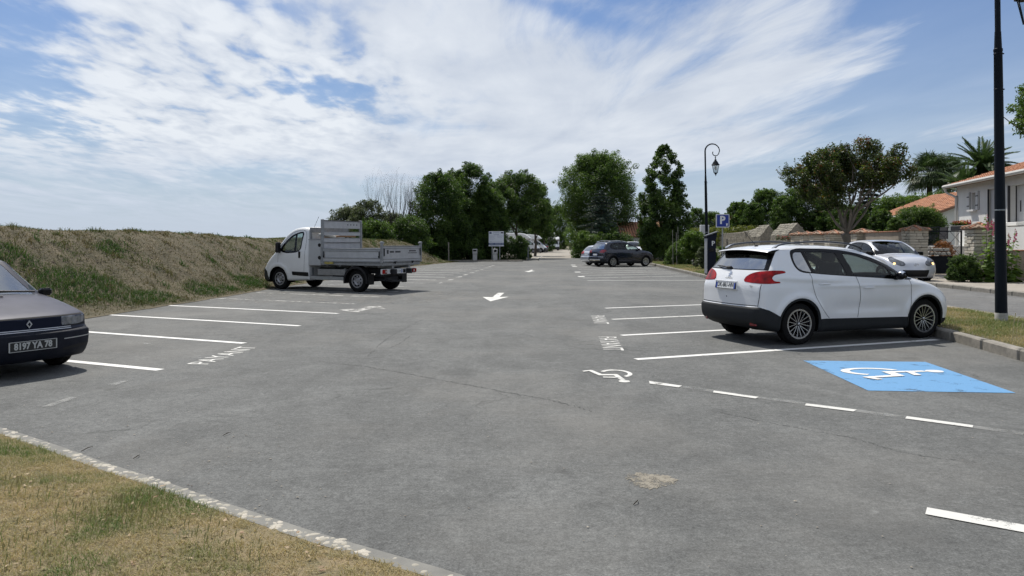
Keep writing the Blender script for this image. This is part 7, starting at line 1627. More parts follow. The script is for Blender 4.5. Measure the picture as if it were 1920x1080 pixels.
make_white_suv()
# ------------------------------------------------------------------ old dark saloon cut by the left edge
def place_by_front(fx, fy, hx, hy, L):
    n = math.hypot(hx, hy); hx /= n; hy /= n
    return (fx - hx * L / 2, fy - hy * L / 2, 0), math.atan2(hy, hx)
smo = lambda p, n=5: [tuple(q) for q in spline(p, n)]
def make_old_saloon():
    L = 4.15; loc, rz = place_by_front(-5.575, 8.69, .866, -.50, L)
    t = thing('parked_car', loc, rz, 'dark blue old hatchback with sun-faded bonnet, black number plate and square headlamps', 'car')
    M_body = mat('faded_navy_paint', (.008, .010, .024), .4, 0, coat=.1, spec=.25, col2=(.016, .017, .03), vscale=2.5)
    M_hood = mat('sunbleached_bonnet', (.026, .029, .050), .5, 0, coat=.04, spec=.15, col2=(.060, .062, .090), vscale=1.6, detail=3)
    M_bump = mat('weathered_bumper', (.007, .009, .016), .6, spec=.15, col2=(.014, .016, .024), vscale=6, bump=.1, bscale=120)
    prof = [(.05, .35), (.0, .50), (.03, .80), (.06, .92, 1), (.45, 1.22), (.75, 1.36, 1), (1.3, 1.405), (2.0, 1.395), (2.30, 1.345, 1), (2.65, 1.13), (3.02, .925, 1), (3.4, .865), (3.8, .775), (4.02, .71), (4.06, .685, 1), (4.065, .60), (4.075, .54), (4.15, .505, 1), (4.15, .42), (4.13, .30), (4.06, .20), (3.9, .18), (2.2, .19), (.5, .2)]
    plan = [(-.3, .78), (0, .79), (.5, .82), (1.2, .835), (3.0, .825), (3.6, .805), (3.95, .78), (4.2, .75), (4.5, .72)]
    sect = [(.1, .94), (.2, .96), (.35, .99), (.5, 1.0), (.7, .99), (.88, .965), (.95, .93), (1.15, .83), (1.35, .74), (1.5, .68), (1.8, .6)]
    sh = Shell(L, prof, plan, sect, bowf=.24, bowr=.08, crown=.035, k=.06, bexp=3.2, zc=.60, xa=.8, xb=3.3)
    hl = [(-.33, .578), (-.10, .573), (.12, .590), (.17, .65), (.12, .685), (-.15, .683), (-.33, .683)]
    gr = [(-.42, .552), (.42, .552), (.42, .683), (-.42, .683)]
    bmp = [(-.95, .535), (0, .535), (.45, .535), (.52, .50), (.55, .1), (-.95, .1)]
    ws = smo([(2.36, -.52), (2.98, -.64, 1), (3.02, 0), (2.98, .64, 1), (2.36, .52, 1), (2.33, 0)], 3)
    hood = smo([(3.06, -.72, 1), (3.10, 0), (3.06, .72, 1), (3.6, .715), (3.97, .70, 1), (4.07, 0), (3.97, -.70, 1), (3.6, -.715)], 3)
    dl = smo([(.6, .97), (.9, 1.24), (1.3, 1.33), (2.2, 1.31), (2.5, 1.19), (2.9, .97), (2.8, .95), (1.6, .95)], 4)
    holes = [(.75, .30, .335), (3.35, .30, .335)]
    regs = [('windscreen', glass_mat('old_windscreen', (.55, .62, .62), f0=.34), 'top', ws, -.003, False), ('bonnet', M_hood, 'top', hood, 0, False, lambda V, N: V[:, 2] > .66),
            ('side_window', M_glass, 'side', dl, -.003, True),
            ('headlamp', mat('old_headlamp', (.13, .14, .15), .12, .3, coat=.4, col2=(.30, .31, .33), vscale=14), 'wrapf', hl, .001, True), ('grille_panel', mat('grille_navy', (.004, .007, .020), .5, spec=.15), 'front', gr, 0, False, lambda V, N: V[:, 0] > 3.8),
            ('front_bumper', M_bump, 'wrapf', bmp, .006, False),
            ('front_door', M_body, 'side', [(1.9, .3), (1.9, .92), (2.95, .92), (2.98, .3)], 0, True), ('rear_door', M_body, 'side', [(.95, .5), (.95, .92), (1.9, .92), (1.9, .3), (1.3, .3)], 0, True)]
    build_shell(sh, t, M_body, regs, (400, 90, 150), 'body', wc=.82, lining=M_lining, holes=holes)
    liner(t, sh, holes, M_under, .80)
    b = MB(); b.box((0, 0, .26), (L - .5, 1.45, .12)); b.build('underbody', M_under, t)
    tr = mat('bright_trim', (.45, .46, .48), .3, .6)
    for z_, w_ in ((.558, .010), (.535, .010)): seam(sh, t, [(-.55, z_), (0, z_), (.50, z_)], tr, w_, 'trim_strip', kind='front', off=.008)
    for sg in (-1, 1):
        seam(sh, t, [(sg * .36, .425), (sg * .55, .428), (sg * .70, .43), (sg * .79, .432)], tr, .011, 'trim_strip', kind='front', off=.010)
        seam(sh, t, [(sg * .36, .30), (sg * .55, .32), (sg * .76, .325)], M_gap, .035, 'bumper_slot', kind='front', off=.008)
        seam(sh, t, [(sg * .44, .575), (sg * .6, .572), (sg * .74, .575)], M_gap, .012, 'lamp_seam', kind='front', off=.004)
    seam(sh, t, [(-.70, .692), (0, .694), (.70, .692)], M_gap, .014, 'bonnet_seam', kind='front')
    a = sh.end_pt(0, .39, 'front'); plate(t, (a.x - L / 2 + .006, 0, .385), (1, 0, 0), .52, .110, '8197 YA 78', M_platek, M_plategrey, .105, None, M_plategrey, sx=.83, bold=.004)
    a = sh.end_pt(0, .625, 'front'); b = MB(); b.M = Matrix.Translation((-L / 2, 0, 0))
    # diamond badge: open double rhombus
    o_ = [(0, .046), (.033, 0), (0, -.046), (-.033, 0)]; i_ = [(0, .026), (.018, 0), (0, -.026), (-.018, 0)]
    vs = [tuple(a + Vector((.012, -u, v))) for u, v in o_ + i_] + [tuple(a + Vector((.0, -u, v))) for u, v in o_]
    b.add(vs, [(k, (k + 1) % 4, 4 + (k + 1) % 4, 4 + k) for k in range(4)] + [(k, (k + 1) % 4, 8 + (k + 1) % 4, 8 + k) for k in range(4)]); b.build('emblem', tr, t)
    for sg in (-1, 1):
        b = MB(); b.M = Matrix.Translation((-L / 2, 0, 0)); p = Vector((2.86, sg * .82, .92)); b.box(p, (.10, .15, .10), bev=.03); b.box(p + Vector((0, -sg * .08, -.02)), (.05, .09, .04), bev=.01); b.build('door_mirror', M_blackgloss, t, True)
        for wx in (.75, 3.35): make_wheel(t, wx - L / 2, sg * .76, .30, .185, .185, ('trim', 8, .16, .05), M_tyre, M_alloy, M_under, sg)
    b = MB(); b.M = Matrix.Translation((-L / 2, 0, 0))
    b.tube([(3.035, -.66, .935), (3.03, -.1, .962), (3.0, .42, .955)], .012, 6); b.tube([(3.05, -.2, .95), (3.02, .2, .965), (2.99, .62, .94)], .012, 6); b.build('windscreen_wiper', M_dark, t, True)
    b = MB(); b.M = Matrix.Translation((-L / 2, 0, 0)); b.lathe([(.02, 0), (.012, .012), (.001, .016)], 8, 'Z', (3.2, .12, .905)); b.build('washer_jet', M_dark, t, True)
    for y in (-.36, .36): make_seat(t, 1.9 - L / 2, y, .5, mat('grey_seat', (.16, .165, .17), .9))
    b = MB(); b.box((2.75 - L / 2, 0, .78), (.5, 1.35, .22), bev=.08); b.build('dashboard', M_lining, t, True)
make_old_saloon()

# ------------------------------------------------------------------ generic distant car
def make_car(loc, rz, paint, label, L=4.3, Wd=1.8, H=1.58, kind='suv', R=.34, res=(240, 50, 100), rail=None, lamps=M_red, skid=None, cladding=True, group=None, rimstyle=('spokes', 7, .16, .012, .02), grz=(.55, .70), hlm=None):
    t = thing('parked_car', loc, rz, label, 'car', group); k = H / 1.55; X = L / 4.12; hw = Wd / 2
    if kind == 'suv':
        prof = [(.08, .30), (.0, .42), (0, .60, 1), (.05, .64, 1), (.08, .95), (.16, 1.08, 1), (.40, 1.40), (.50, 1.47), (.8, 1.52), (1.4, 1.55), (2.0, 1.51), (2.35, 1.41), (2.75, 1.24), (3.08, 1.05, 1), (3.5, .99), (3.85, .90), (4.02, .76), (4.10, .60), (4.12, .40), (4.02, .24), (3.7, .2), (2, .2), (.4, .22)]
    else:
        prof = [(.06, .30), (.0, .42), (0, .62, 1), (.04, .66), (.10, .93), (.18, 1.02, 1), (.50, 1.34), (.66, 1.43), (1.0, 1.485), (1.5, 1.50), (2.0, 1.47), (2.4, 1.36), (2.85, 1.15), (3.12, 1.0, 1), (3.5, .92), (3.85, .82), (4.02, .70), (4.10, .55), (4.12, .38), (4.02, .22), (3.7, .18), (2, .18), (.4, .2)]
    prof = [(p[0] * X, p[1] * k) + tuple(p[2:]) for p in prof]
    plan = [(-.3, hw * .9), (0, hw * .91), (.3, hw * .965), (.8, hw), (3.2 * X, hw), (3.8 * X, hw * .96), (4.2 * X, hw * .88)]
    sect = [(.1, .94), (.3, .96), (.55, .99), (.75, 1.0), (.95, .99), (1.08, .955), (1.25, .87), (1.42, .78), (1.55, .72), (1.9, .62)]
    sh = Shell(L, prof, plan, sect, bowf=.24, bowr=.08, crown=.05, k=.09, zc=.7, xa=.85, xb=L - .95)
    wx = (.80 * X, 3.30 * X); holes = [(wx[0], R, R + .035), (wx[1], R, R + .035)]
    sc = lambda P: [(p[0] * X, p[1] * k) + tuple(p[2:]) for p in P]
    dlo = smo(sc([(.72, 1.10), (.62, 1.20), (.72, 1.36), (1.0, 1.44), (1.6, 1.455), (2.0, 1.41), (2.4, 1.30), (2.72, 1.17), (3.02, 1.03), (2.9, .995), (2.2, 1.02), (1.5, 1.06)]), 4)
    g1 = smo(sc([(.80, 1.13), (.73, 1.2), (.80, 1.32), (.96, 1.39, 1), (1.06, 1.11, 1)]), 3); g2 = smo(sc([(1.02, 1.40, 1), (1.4, 1.42), (1.66, 1.41, 1), (1.76, 1.065, 1), (1.12, 1.10, 1)]), 3); g3 = smo(sc([(1.73, 1.405, 1), (2.0, 1.37), (2.4, 1.255), (2.66, 1.13), (2.72, 1.03, 1), (1.83, 1.06, 1)]), 3)
    back = lambda V, N: (N[:, 0] < -.15) & (V[:, 0] < .9)
    circ = lambda cx, cz, r, n=30: [(cx + r * math.cos(a * 2 * math.pi / n), cz + r * math.sin(a * 2 * math.pi / n)) for a in range(n)]
    blk = mat('bumper_plastic', (.016, .018, .020), .7) if cladding else paint
    rwz = (1.09 * k, 1.40 * k) if kind == 'suv' else (1.04 * k, 1.36 * k)
    regs = [('tail_lamp', lamps, 'wrapr', smo([(-.36, .90 * k), (-.30, .98 * k), (0, 1.03 * k), (.30, 1.04 * k, 1), (.24, .94 * k), (.10, .86 * k), (-.34, .85 * k, 1)], 3), .004, True),
            ('rear_window', M_glassd, 'rear', [(-hw * .74, rwz[0]), (hw * .74, rwz[0]), (hw * .62, rwz[1]), (-hw * .62, rwz[1])], -.002, False, back),
            ('windscreen', M_glass, 'top', smo([(2.12 * X, -.55), (2.98 * X, -.64, 1), (3.06 * X, 0), (2.98 * X, .64, 1), (2.12 * X, .55, 1), (2.07 * X, 0)], 3), -.002, False),
            ('side_window', M_glass, 'side', g1, -.003, True), ('side_window', M_glass, 'side', g2, -.003, True), ('side_window', M_glass, 'side', g3, -.003, True),
            ('window_trim', M_blackgloss, 'side', dlo, 0, True),
            ('rear_bumper', blk, 'wrapr', [(-1.0, .50 * k), (0, .50 * k), (.3, .44), (.5, .1), (-1.0, .1)], .005, False),
            ('headlamp', hlm or M_headl, 'wrapf', smo([(-.40, .70 * k), (0, .86 * k), (.40, .94 * k), (.36, .86 * k), (0, .70 * k), (-.36, .64 * k)], 3), .003, True),
            ('grille', M_dark, 'front', [(-.40, grz[0]), (.40, grz[0]), (.46, grz[1] * k), (-.46, grz[1] * k)], -.004, False, lambda V, N: V[:, 0] > 3.4),
            ('arch_trim', blk, 'side', circ(wx[0], R, R + .075), .003, True), ('arch_trim', blk, 'side', circ(wx[1], R, R + .075), .003, True),
            ('sill', blk, 'side', [(.9, -.2), (.9, .37), (3.2 * X, .37), (3.2 * X, -.2)], 0, True, lambda V, N: np.abs(N[:, 1]) > .1),
            ('front_door', paint, 'side', sc([(1.80, .38), (1.78, 1.0), (2.85, 1.0), (2.85, .38)]), 0, True), ('rear_door', paint, 'side', sc([(1.25, .38), (.92, .75), (.98, 1.06), (1.78, 1.02), (1.80, .38)]), 0, True)]
    build_shell(sh, t, paint, regs, res, 'body', wc=hw * .97, lining=M_lining, holes=holes)
    liner(t, sh, holes, M_under, hw - .02)
    b = MB(); b.box((0, 0, .28), (L - .5, Wd - .35, .12)); b.build('underbody', M_under, t)
    for sg in (-1, 1):
        for q in wx: make_wheel(t, q - L / 2, sg * (hw - .05), R, .21, R * .66, rimstyle, M_tyre, M_alloy, M_under, sg, seg=24)
        b = MB(); b.M = Matrix.Translation((-L / 2, 0, 0)); b.box((2.68 * X, sg * (hw + .08), 1.05 * k), (.10, .20, .13), bev=.04); b.build('door_mirror', M_blackgloss, t, True)
        if rail:
            b = MB(); b.M = Matrix.Translation((-L / 2, 0, 0)); b.tube(catmull([(.6, sg * hw * .68, 1.50 * k), (.9, sg * hw * .69, 1.565 * k), (1.6, sg * hw * .69, 1.58 * k), (2.2, sg * hw * .67, 1.49 * k)]), .02, 6); b.build('roof_rail', rail, t, True)
    for y in (-.38, .38): make_seat(t, 2.0 - L / 2, y, .62, M_seat)
    b = MB(); b.box((1.2 - L / 2, 0, .62), (.5, 1.2, .14), bev=.05); b.box((.95 - L / 2, 0, .9), (.14, 1.2, .5), bev=.05); b.build('rear_seat', M_seat, t, True)
    b = MB(); b.box((2.98 * X - L / 2, 0, .82), (.4, Wd - .45, .25), bev=.08); b.build('dashboard', M_lining, t, True)
    return t, sh
def pose_by_rear_wheel(X, Y, hx, hy, xw, half, L, side=-1):
    n = math.hypot(hx, hy); hx /= n; hy /= n; lx, ly = -hy, hx
    ox = X - xw * hx - side * half * lx; oy = Y - xw * hy - side * half * ly
    return (ox + hx * L / 2, oy + hy * L / 2, 0), math.atan2(hy, hx)
# dark blue SUV in the far right row
P_navy = mat('car_paint_navy', (.005, .009, .024), .25, .2, coat=.8)
loc, rz = pose_by_rear_wheel(6.59, 48.4, .88, .475, .85, .92, 4.38)
t, sh = make_car(loc, rz, P_navy, 'dark navy SUV with silver roof rails parked at the far kerb', 4.38, 1.84, 1.67, 'suv', .345, (300, 60, 130), rail=M_chrome, lamps=M_redd)
b = MB(); b.M = Matrix.Translation((-4.38 / 2, 0, 0)); a = sh.end_pt(0, .45, 'rear'); b.box(a + Vector((.0, 0, .0)), (.05, 1.2, .10), bev=.03); b.build('skid_plate', M_chrome, t, True)
a = sh.end_pt(0, .86, 'rear'); plate(t, (a.x - 4.38 / 2 - .03, 0, .80), (-1, 0, .1), .52, .11, '', M_platew, M_platetxt, .09, M_plateblue, sx=.8)
# silver hatchback beyond it
P_silver = mat('car_paint_silver', (.50, .52, .55), .3, .55, coat=.8)
loc, rz = pose_by_rear_wheel(6.2, 51.4, .88, .475, .78, .86, 4.10)
t, sh = make_car(loc, rz, P_silver, 'silver hatchback with red tail lamps half hidden beyond the dark SUV', 4.10, 1.72, 1.48, 'hatch', .31, cladding=False)
a = sh.end_pt(0, .82, 'rear'); plate(t, (a.x - 4.10 / 2 - .03, 0, .76), (-1, 0, .1), .52, .11, '', M_platew, M_platetxt, .09, M_plateblue, sx=.8)
# white hatchback glimpsed behind the SUV's bonnet
P_wh = mat('car_paint_pale', (.66, .68, .70), .3, 0, coat=.7)
make_car((11.8, 72.5, .1), -math.pi / 2, P_wh, 'white car on the side road glimpsed over the dark SUV bonnet', 4.2, 1.78, 1.6, 'suv', .32, (200, 40, 80), cladding=False)
# silver city car on the side road, facing the camera
t, sh = make_car((13.62, 27.2, .16), -math.pi / 2 + .03, mat('car_paint_pearl', (.60, .615, .65), .28, .25, coat=.9), 'pale silver hatchback on the side road facing the camera behind the white crossover', 3.95, 1.70, 1.53, 'suv', .30, (360, 90, 160), cladding=False, grz=(.26, .50), hlm=mat('dark_headlamp', (.05, .055, .06), .12, .3, coat=.5, col2=(.22, .23, .25), vscale=12))
a = sh.end_pt(0, .66, 'front'); n = sh.nrm(a); b = MB(); b.M = Matrix.Translation((-3.95 / 2, 0, 0))
for rx, rz_, off in ((.075, .050, 0), (.030, .048, 0), (.052, .022, .022)):
    b.tube([a + n * .012 + Vector((0, rx * math.cos(q * math.pi / 8), off + rz_ * math.sin(q * math.pi / 8))) for q in range(17)], .006, 5, cap=False)
b.build('emblem', M_chrome, t, True)
for sg in (-1, 1):
    p = sh.end_pt(sg * .66, .70, 'front'); b = MB(); b.M = Matrix.Translation((-3.95 / 2, 0, 0)); b.lathe([(.045, 0), (.04, .02), (.001, .03)], 10, 'X', p + Vector((-.01, 0, 0))); b.build('indicator_lamp', mat('lamp_amber_lit', (.9, .55, .15), .2, emis=((1, .62, .22), 3.0)), t, True)
# ------------------------------------------------------------------ white dropside tipper, nose against the bank
M_alu = mat('aluminium_panel', (.43, .44, .46), .42, .35, var=.10, vscale=5)
M_alud = mat('aluminium_frame', (.24, .25, .26), .5, .35, var=.15, vscale=8)
M_vanw = mat('van_white', (.66, .665, .66), .38, 0, coat=.35, var=.03, vscale=2)
M_chas = mat('chassis_dark', (.022, .022, .024), .8)
M_steel = mat('wheel_steel', (.34, .34, .35), .45, .5)
CABP = [(.0, .33, 1), (0, 2.02, 1), (.10, 2.08), (.40, 2.12), (.72, 2.09), (.95, 1.98), (1.25, 1.70), (1.58, 1.36), (1.70, 1.25, 1), (1.95, 1.08), (2.12, .92), (2.22, .76, 1), (2.27, .72), (2.29, .5), (2.26, .32), (2.15, .26), (1.9, .26), (.8, .30)]
def van_cab(t, x0, paint, res=(300, 70, 120), extra_len=0.0, bumper=None, half=1.0, hood=True):
    """Empty-parent t; x0 = x of the cab's rear wall in t's frame"""
    L = 2.29; plan = [(-.3, half), (0, half), (1.2, half), (1.6, half * .99), (1.95, half * .96), (2.3, half * .90), (2.6, half * .86)]
    sect = [(.1, .95), (.35, .965), (.6, .995), (.9, 1.0), (1.2, .985), (1.35, .965), (1.6, .925), (1.85, .875), (2.05, .82), (2.3, .75)]
    def ex(x, z): return .02 * np.exp(-((np.hypot(x - 1.35, z - .37) - .47) / .07) ** 2) * (z > .3)
    sh = Shell(L, CABP, plan, sect, bowf=.30, bowr=0, crown=.06, k=.10, bexp=2.6, zc=.9, xa=.35, xb=1.25, crown_z=1.2, extra=ex)
    X0 = x0 + L / 2
    win = smo([(.32, 1.93), (.66, 1.885), (.84, 1.80), (1.20, 1.46), (1.26, 1.33), (1.10, 1.245), (.75, 1.235), (.45, 1.29), (.36, 1.38), (.33, 1.6)], 4)
    g1 = smo([(.37, 1.89), (.60, 1.865, 1), (.585, 1.28, 1), (.46, 1.33), (.395, 1.42), (.375, 1.65)], 4)
    g2 = smo([(.655, 1.84, 1), (.83, 1.74), (1.14, 1.44), (1.18, 1.36), (1.05, 1.285), (.645, 1.275, 1)], 4)
    door = smo([(.20, .50, 1), (.18, 1.2), (.20, 1.90), (.30, 1.99), (.62, 1.97), (.82, 1.88), (1.26, 1.46), (1.34, 1.25, 1), (1.34, .95), (1.02, .78), (.88, .50, 1)], 4)
    ws = smo([(.98, -.70, 1), (.90, 0), (.98, .70, 1), (1.58, .83, 1), (1.64, 0), (1.58, -.83, 1)], 3)
    bmp = bumper or mat('bumper_black', (.025, .026, .028), .65)
    regs = [('side_window', M_glass, 'side', g1, -.004, True), ('side_window', M_glass, 'side', g2, -.004, True), ('window_trim', M_blackgloss, 'side', win, 0, True),
            ('windscreen', M_glass, 'top', ws, -.004, False), ('side_moulding', M_dark, 'side', [(.03, .47), (.70, .50), (.72, .62), (.03, .60)], .012, True),
            ('front_bumper', bmp, 'wrapf', smo([(-1.2, .75, 1), (-.1, .74), (.15, .78), (.30, .70), (.42, .60), (.52, .3), (.55, .1, 1), (-1.2, .1, 1)], 3), .008, False),
            ('headlamp', M_headl, 'wrapf', smo([(-.25, .80), (-.05, .98), (.12, 1.12), (.20, 1.10), (.12, .92), (-.05, .80)], 3), .003, True),
            ('cab_door', paint, 'side', door, .001, True)]
    holes = [(1.35, .37, .41)]
    out = build_shell(sh, t, paint, regs, res, 'cab', wc=half * .97, lining=M_lining, holes=holes, shift=-X0)
    # arch lining
    for sg in (-1, 1):
        b = MB(); n = 16; vs = []; fs = []
        for k in range(n + 1):
            a = math.pi * (-.1 + 1.2 * k / n)
            for yy in (half - .03, half - .42): vs.append((x0 + 1.35 + .415 * math.cos(a), sg * yy, .37 + .415 * math.sin(a)))
        for k in range(n): fs.append((2 * k, 2 * k + 1, 2 * k + 3, 2 * k + 2))
        b.add(vs, fs); b.build('wheel_arch_liner', M_under, t)
    for sg in (-1, 1):
        seam(sh, t, [(.20, .46), (.175, 1.2), (.20, 1.90), (.30, 1.99), (.62, 1.97), (.82, 1.88), (1.27, 1.46)], M_gap, .009, 'door_seam', shift=-X0, sgn=sg)
        seam(sh, t, [(1.345, 1.22), (1.345, .92)], M_gap, .009, 'door_seam', shift=-X0, sgn=sg)
        h = sh.side_pt(.40, 1.18, sg); b = MB(); b.box((x0 + .40, h.y + sg * .012, 1.18), (.075, .03, .22), bev=.014); b.build('handle', M_dark, t, True)
        m_ = MB(); m_.box((x0 + 1.28, sg * (half + .06), 1.42), (.13, .18, .36), bev=.05); m_.box((x0 + 1.27, sg * (half + .01), 1.30), (.07, .16, .07), bev=.02); m_.build('door_mirror', M_dark, t, True)
    b = MB()
    for y in (-.5, .5):
        b.box((x0 + .55, y, .95), (.5, .5, .16), bev=.05); b.box((x0 + .28, y, 1.35), (.13, .48, .72), bev=.05); b.box((x0 + .26, y, 1.80), (.09, .27, .18), bev=.04)
    b.build('seat', M_seat, t, True)
    b = MB(); b.box((x0 + 1.45, 0, 1.12), (.5, 1.7, .25), bev=.08); b.build('dashboard', M_lining, t, True)
    b = MB(); Rm = Matrix.Rotation(math.radians(50), 3, 'Y'); b.tube([Vector((x0 + 1.15, .5, 1.25)) + Rm @ Vector((.20 * math.cos(k * math.pi / 10), .20 * math.sin(k * math.pi / 10), 0)) for k in range(21)], .014, 6, cap=False); b.build('steering_wheel', M_dark, t, True)
    return sh
def make_truck():
    hx, hy = -.892, .452; rz = math.atan2(hy, hx); o = Vector((-4.5106, 24.6474, 0))
    t = thing('dropside_truck', tuple(o), rz, 'white flatbed tipper with aluminium dropsides and tall slatted headboard, nose against the grassy bank', 'truck')
    van_cab(t, 1.97, M_vanw)
    R = .36
    def rail(name, boxes, m, bev=.01):
        b = MB()
        for c, d in boxes: b.box(c, d, bev=bev)
        return b.build(name, m, t, True)
    for sg in (-1, 1):
        make_wheel(t, 3.32, sg * .89, R, .21, .215, ('steel', 8, .13, .10), M_tyre, M_steel, M_under, sg)
        make_wheel(t, 0, sg * .93, R, .22, .215, ('steel', 8, .13, .10), M_tyre, M_steel, M_under, sg)
        # rear mudguard
        b = MB(); n = 14; vs = []; fs = []
        for k in range(n + 1):
            a = math.pi * (-.06 + 1.12 * k / n)
            for (yy, rr) in ((.74, .44), (1.04, .44), (1.045, .40), (1.04, .47), (.74, .465)): vs.append((rr * 1.03 * math.cos(a), sg * yy, R + rr * math.sin(a)))
        for k in range(n):
            for j in range(4): fs.append((k * 5 + j, k * 5 + j + 1, (k + 1) * 5 + j + 1, (k + 1) * 5 + j))
        b.add(vs, fs); b.build('mudguard', M_dark, t, True)
        b = MB(); b.box((-.52, sg * .90, .42), (.02, .28, .34)); b.build('mudflap', M_dark, t)
        rail('chassis_beam', [((.45, sg * .42, .66), (3.2, .09, .16))], M_chas)
        rail('underrun_guard', [((1.22, sg * .93, .42), (1.45, .05, .12))], mat('guard_grey', (.30, .31, .31), .5, .3))
    rail('under_box', [((1.02, .84, .62), (1.15, .30, .20))], mat('box_grey', (.22, .22, .215), .55, .2, var=.2, vscale=6))
    rail('fuel_filler', [((1.90, .90, .62), (.06, .12, .26))], M_alud); rail('guard_bracket', [((.50, .92, .56), (.07, .06, .38))], M_alud)
    rail('rear_axle', [((0, 0, .36), (.12, 1.7, .12)), ((1.0, 0, .5), (1.2, .5, .2)), ((-.55, 0, .55), (.3, 1.1, .12))], M_chas)
    rail('spare_carrier', [((-.42, 0, .42), (.55, .7, .18))], M_chas, .05)
    b = MB(); b.tube([(-.2, .5, .42), (-.9, .3, .34), (-.95, -.3, .34), (-.2, -.5, .42)], .025, 8); b.build('tow_frame', M_chas, t, True)
    # load bed
    rail('bed_frame', [((.16, 0, .90), (2.46, 2.06, .10)), ((.2, .45, .81), (2.5, .10, .10)), ((.2, -.45, .81), (2.5, .10, .10))], M_alud)
    rail('bed_floor', [((.16, 0, .965), (2.44, 2.02, .03))], mat('bed_plate', (.20, .20, .20), .6, .4, var=.25, vscale=9))
    for k in range(5): rail('cross_member', [((-.85 + k * .52, 0, .83), (.07, 1.9, .05))], M_alud)
    def dropside(y, sg, m1):
        p = MB(); x0, x1, z0, z1 = -.98, 1.30, .955, 1.40; th = .03
        p.box(((x0 + x1) / 2, y, (z0 + z1) / 2), (x1 - x0, th, z1 - z0))
        s_ = p.build('side_board', m1, t)
        q = MB()
        for z, h in ((z1 - .018, .036), (z0 + .02, .04), (z0 + .135, .02), (z1 - .085, .022)): q.box(((x0 + x1) / 2, y + sg * .022, z), (x1 - x0, .022, h), bev=.004)
        q.build('side_rib', M_alud if m1 is M_alu else m1, s_, True)
        for xx in (x0 + .03, x1 - .03):
            h = MB(); h.box((xx, y + sg * .03, (z0 + z1) / 2 + .02), (.03, .03, .20), bev=.008); h.box((xx, y + sg * .045, (z0 + z1) / 2 - .04), (.05, .02, .06), bev=.008); h.build('latch', M_dark, s_, True)
        return s_
    sb = dropside(1.03, 1, M_alu); dropside(-1.03, -1, M_alu)
    b = MB(); b.box((1.05, 1.062, .925), (.36, .004, .07)); b.build('hazard_sticker', mat('sticker_yellow', (.50, .40, .05), .5, col2=(.18, .16, .09), vscale=25), sb)
    # tailgate with two corner posts
    p = MB(); p.box((-1.07, 0, 1.23), (.03, 2.06, .50)); tg = p.build('tailgate', M_alu, t)
    q = MB()
    for z, h in ((1.465, .035), (.985, .045), (1.395, .02), (1.06, .02)): q.box((-1.09, 0, z), (.02, 2.04, h), bev=.004)
    q.build('tailgate_rib', M_alud, tg, True)
    for y in (-1.07, 1.07):
        b = MB(); b.box((-1.06, y, 1.28), (.08, .07, .68), bev=.01); b.box((-1.06, y * .985, 1.575), (.10, .12, .05), bev=.01); b.build('corner_post', M_alud, t, True)
        b = MB(); b.box((-1.105, y * .93, 1.28), (.02, .035, .24), bev=.006); b.build('latch', M_dark, tg, True)
    for y in (.42, -.55):
        b = MB(); b.prism([(-.06, .03), (.06, .03), (0, -.045)], (-1.115, y, .955), (0, -1, 0), (0, 0, 1), (1, 0, 0), .03); b.build('hinge', M_dark, tg)
    ink = mat('print_dark', (.03, .03, .035), .6)
    b = MB()   # maker's plate: small dark letter-like blocks, too small to read in the photograph
    for k, w in enumerate((.05, .045, .05, .04, 0, .045, .05, .045, .05, .045)):
        if w: b.box((-1.0875, .66 - k * .058, 1.29), (.004, w, .055))
    b.box((-1.0875, .80, 1.29), (.004, .09, .12)); b.build('print_marks', ink, tg)['kind'] = 'stuff'
    b = MB()
    for k in range(6): b.box((-1.0875, -.40 - k * .066, 1.315), (.004, .045, .05))
    b.box((-1.0875, -.56, 1.245), (.004, .50, .022)); b.build('print_marks', ink, tg)['kind'] = 'stuff'
    # headboard
    hb = MB()
    for y in (-1.0, .97): hb.box((1.40, y, 1.62), (.09, .09, 1.46), bev=.012)
    hb.build('headboard_frame', M_alud, t, True)
    for z, h in ((2.18, .24), (1.885, .13), (1.665, .155), (1.475, .20), (1.25, .22), (1.05, .16)):
        b = MB(); b.box((1.395, -.015, z), (.035, 1.88, h), bev=.006); b.build('board', M_alu, t, True)
        b = MB(); b.box((1.372, -.015, z + h / 2 - .008), (.014, 1.88, .016)); b.build('board_lip', M_alud, t)
    b = MB(); b.box((1.40, -.015, 2.31), (.05, 1.9, .03), bev=.008); b.build('top_rail', M_chas, t, True)
    for k in range(4):
        b = MB(); b.box((1.376, -.28 - k * .16, 2.19), (.004, .035, .045)); b.build('hole', M_dark, t)
    # storage box behind the cab
    b = MB(); b.box((1.705, 0, 1.255), (.52, 2.0, .85), bev=.015); bx = b.build('tool_chest', mat('chest_grey', (.40, .41, .42), .5, .2, var=.08, vscale=4), t, True)
    for z in (1.50, 1.09):
        b = MB(); b.lathe([(.001, .02), (.055, .018), (.062, 0)], 16, 'Y', (1.50, 1.0, z)); b.build('latch', M_dark, bx, True)
    b = MB(); b.box((1.705, 0, 1.685), (.53, 2.02, .02)); b.build('lid', M_alud, bx)
    b = MB(); b.box((1.93, 0, 2.0), (.06, 1.9, .16)); b.box((1.93, .93, 1.85), (.06, .07, .3)); b.box((1.93, -.93, 1.85), (.06, .07, .3)); b.build('cab_guard', M_alud, t)
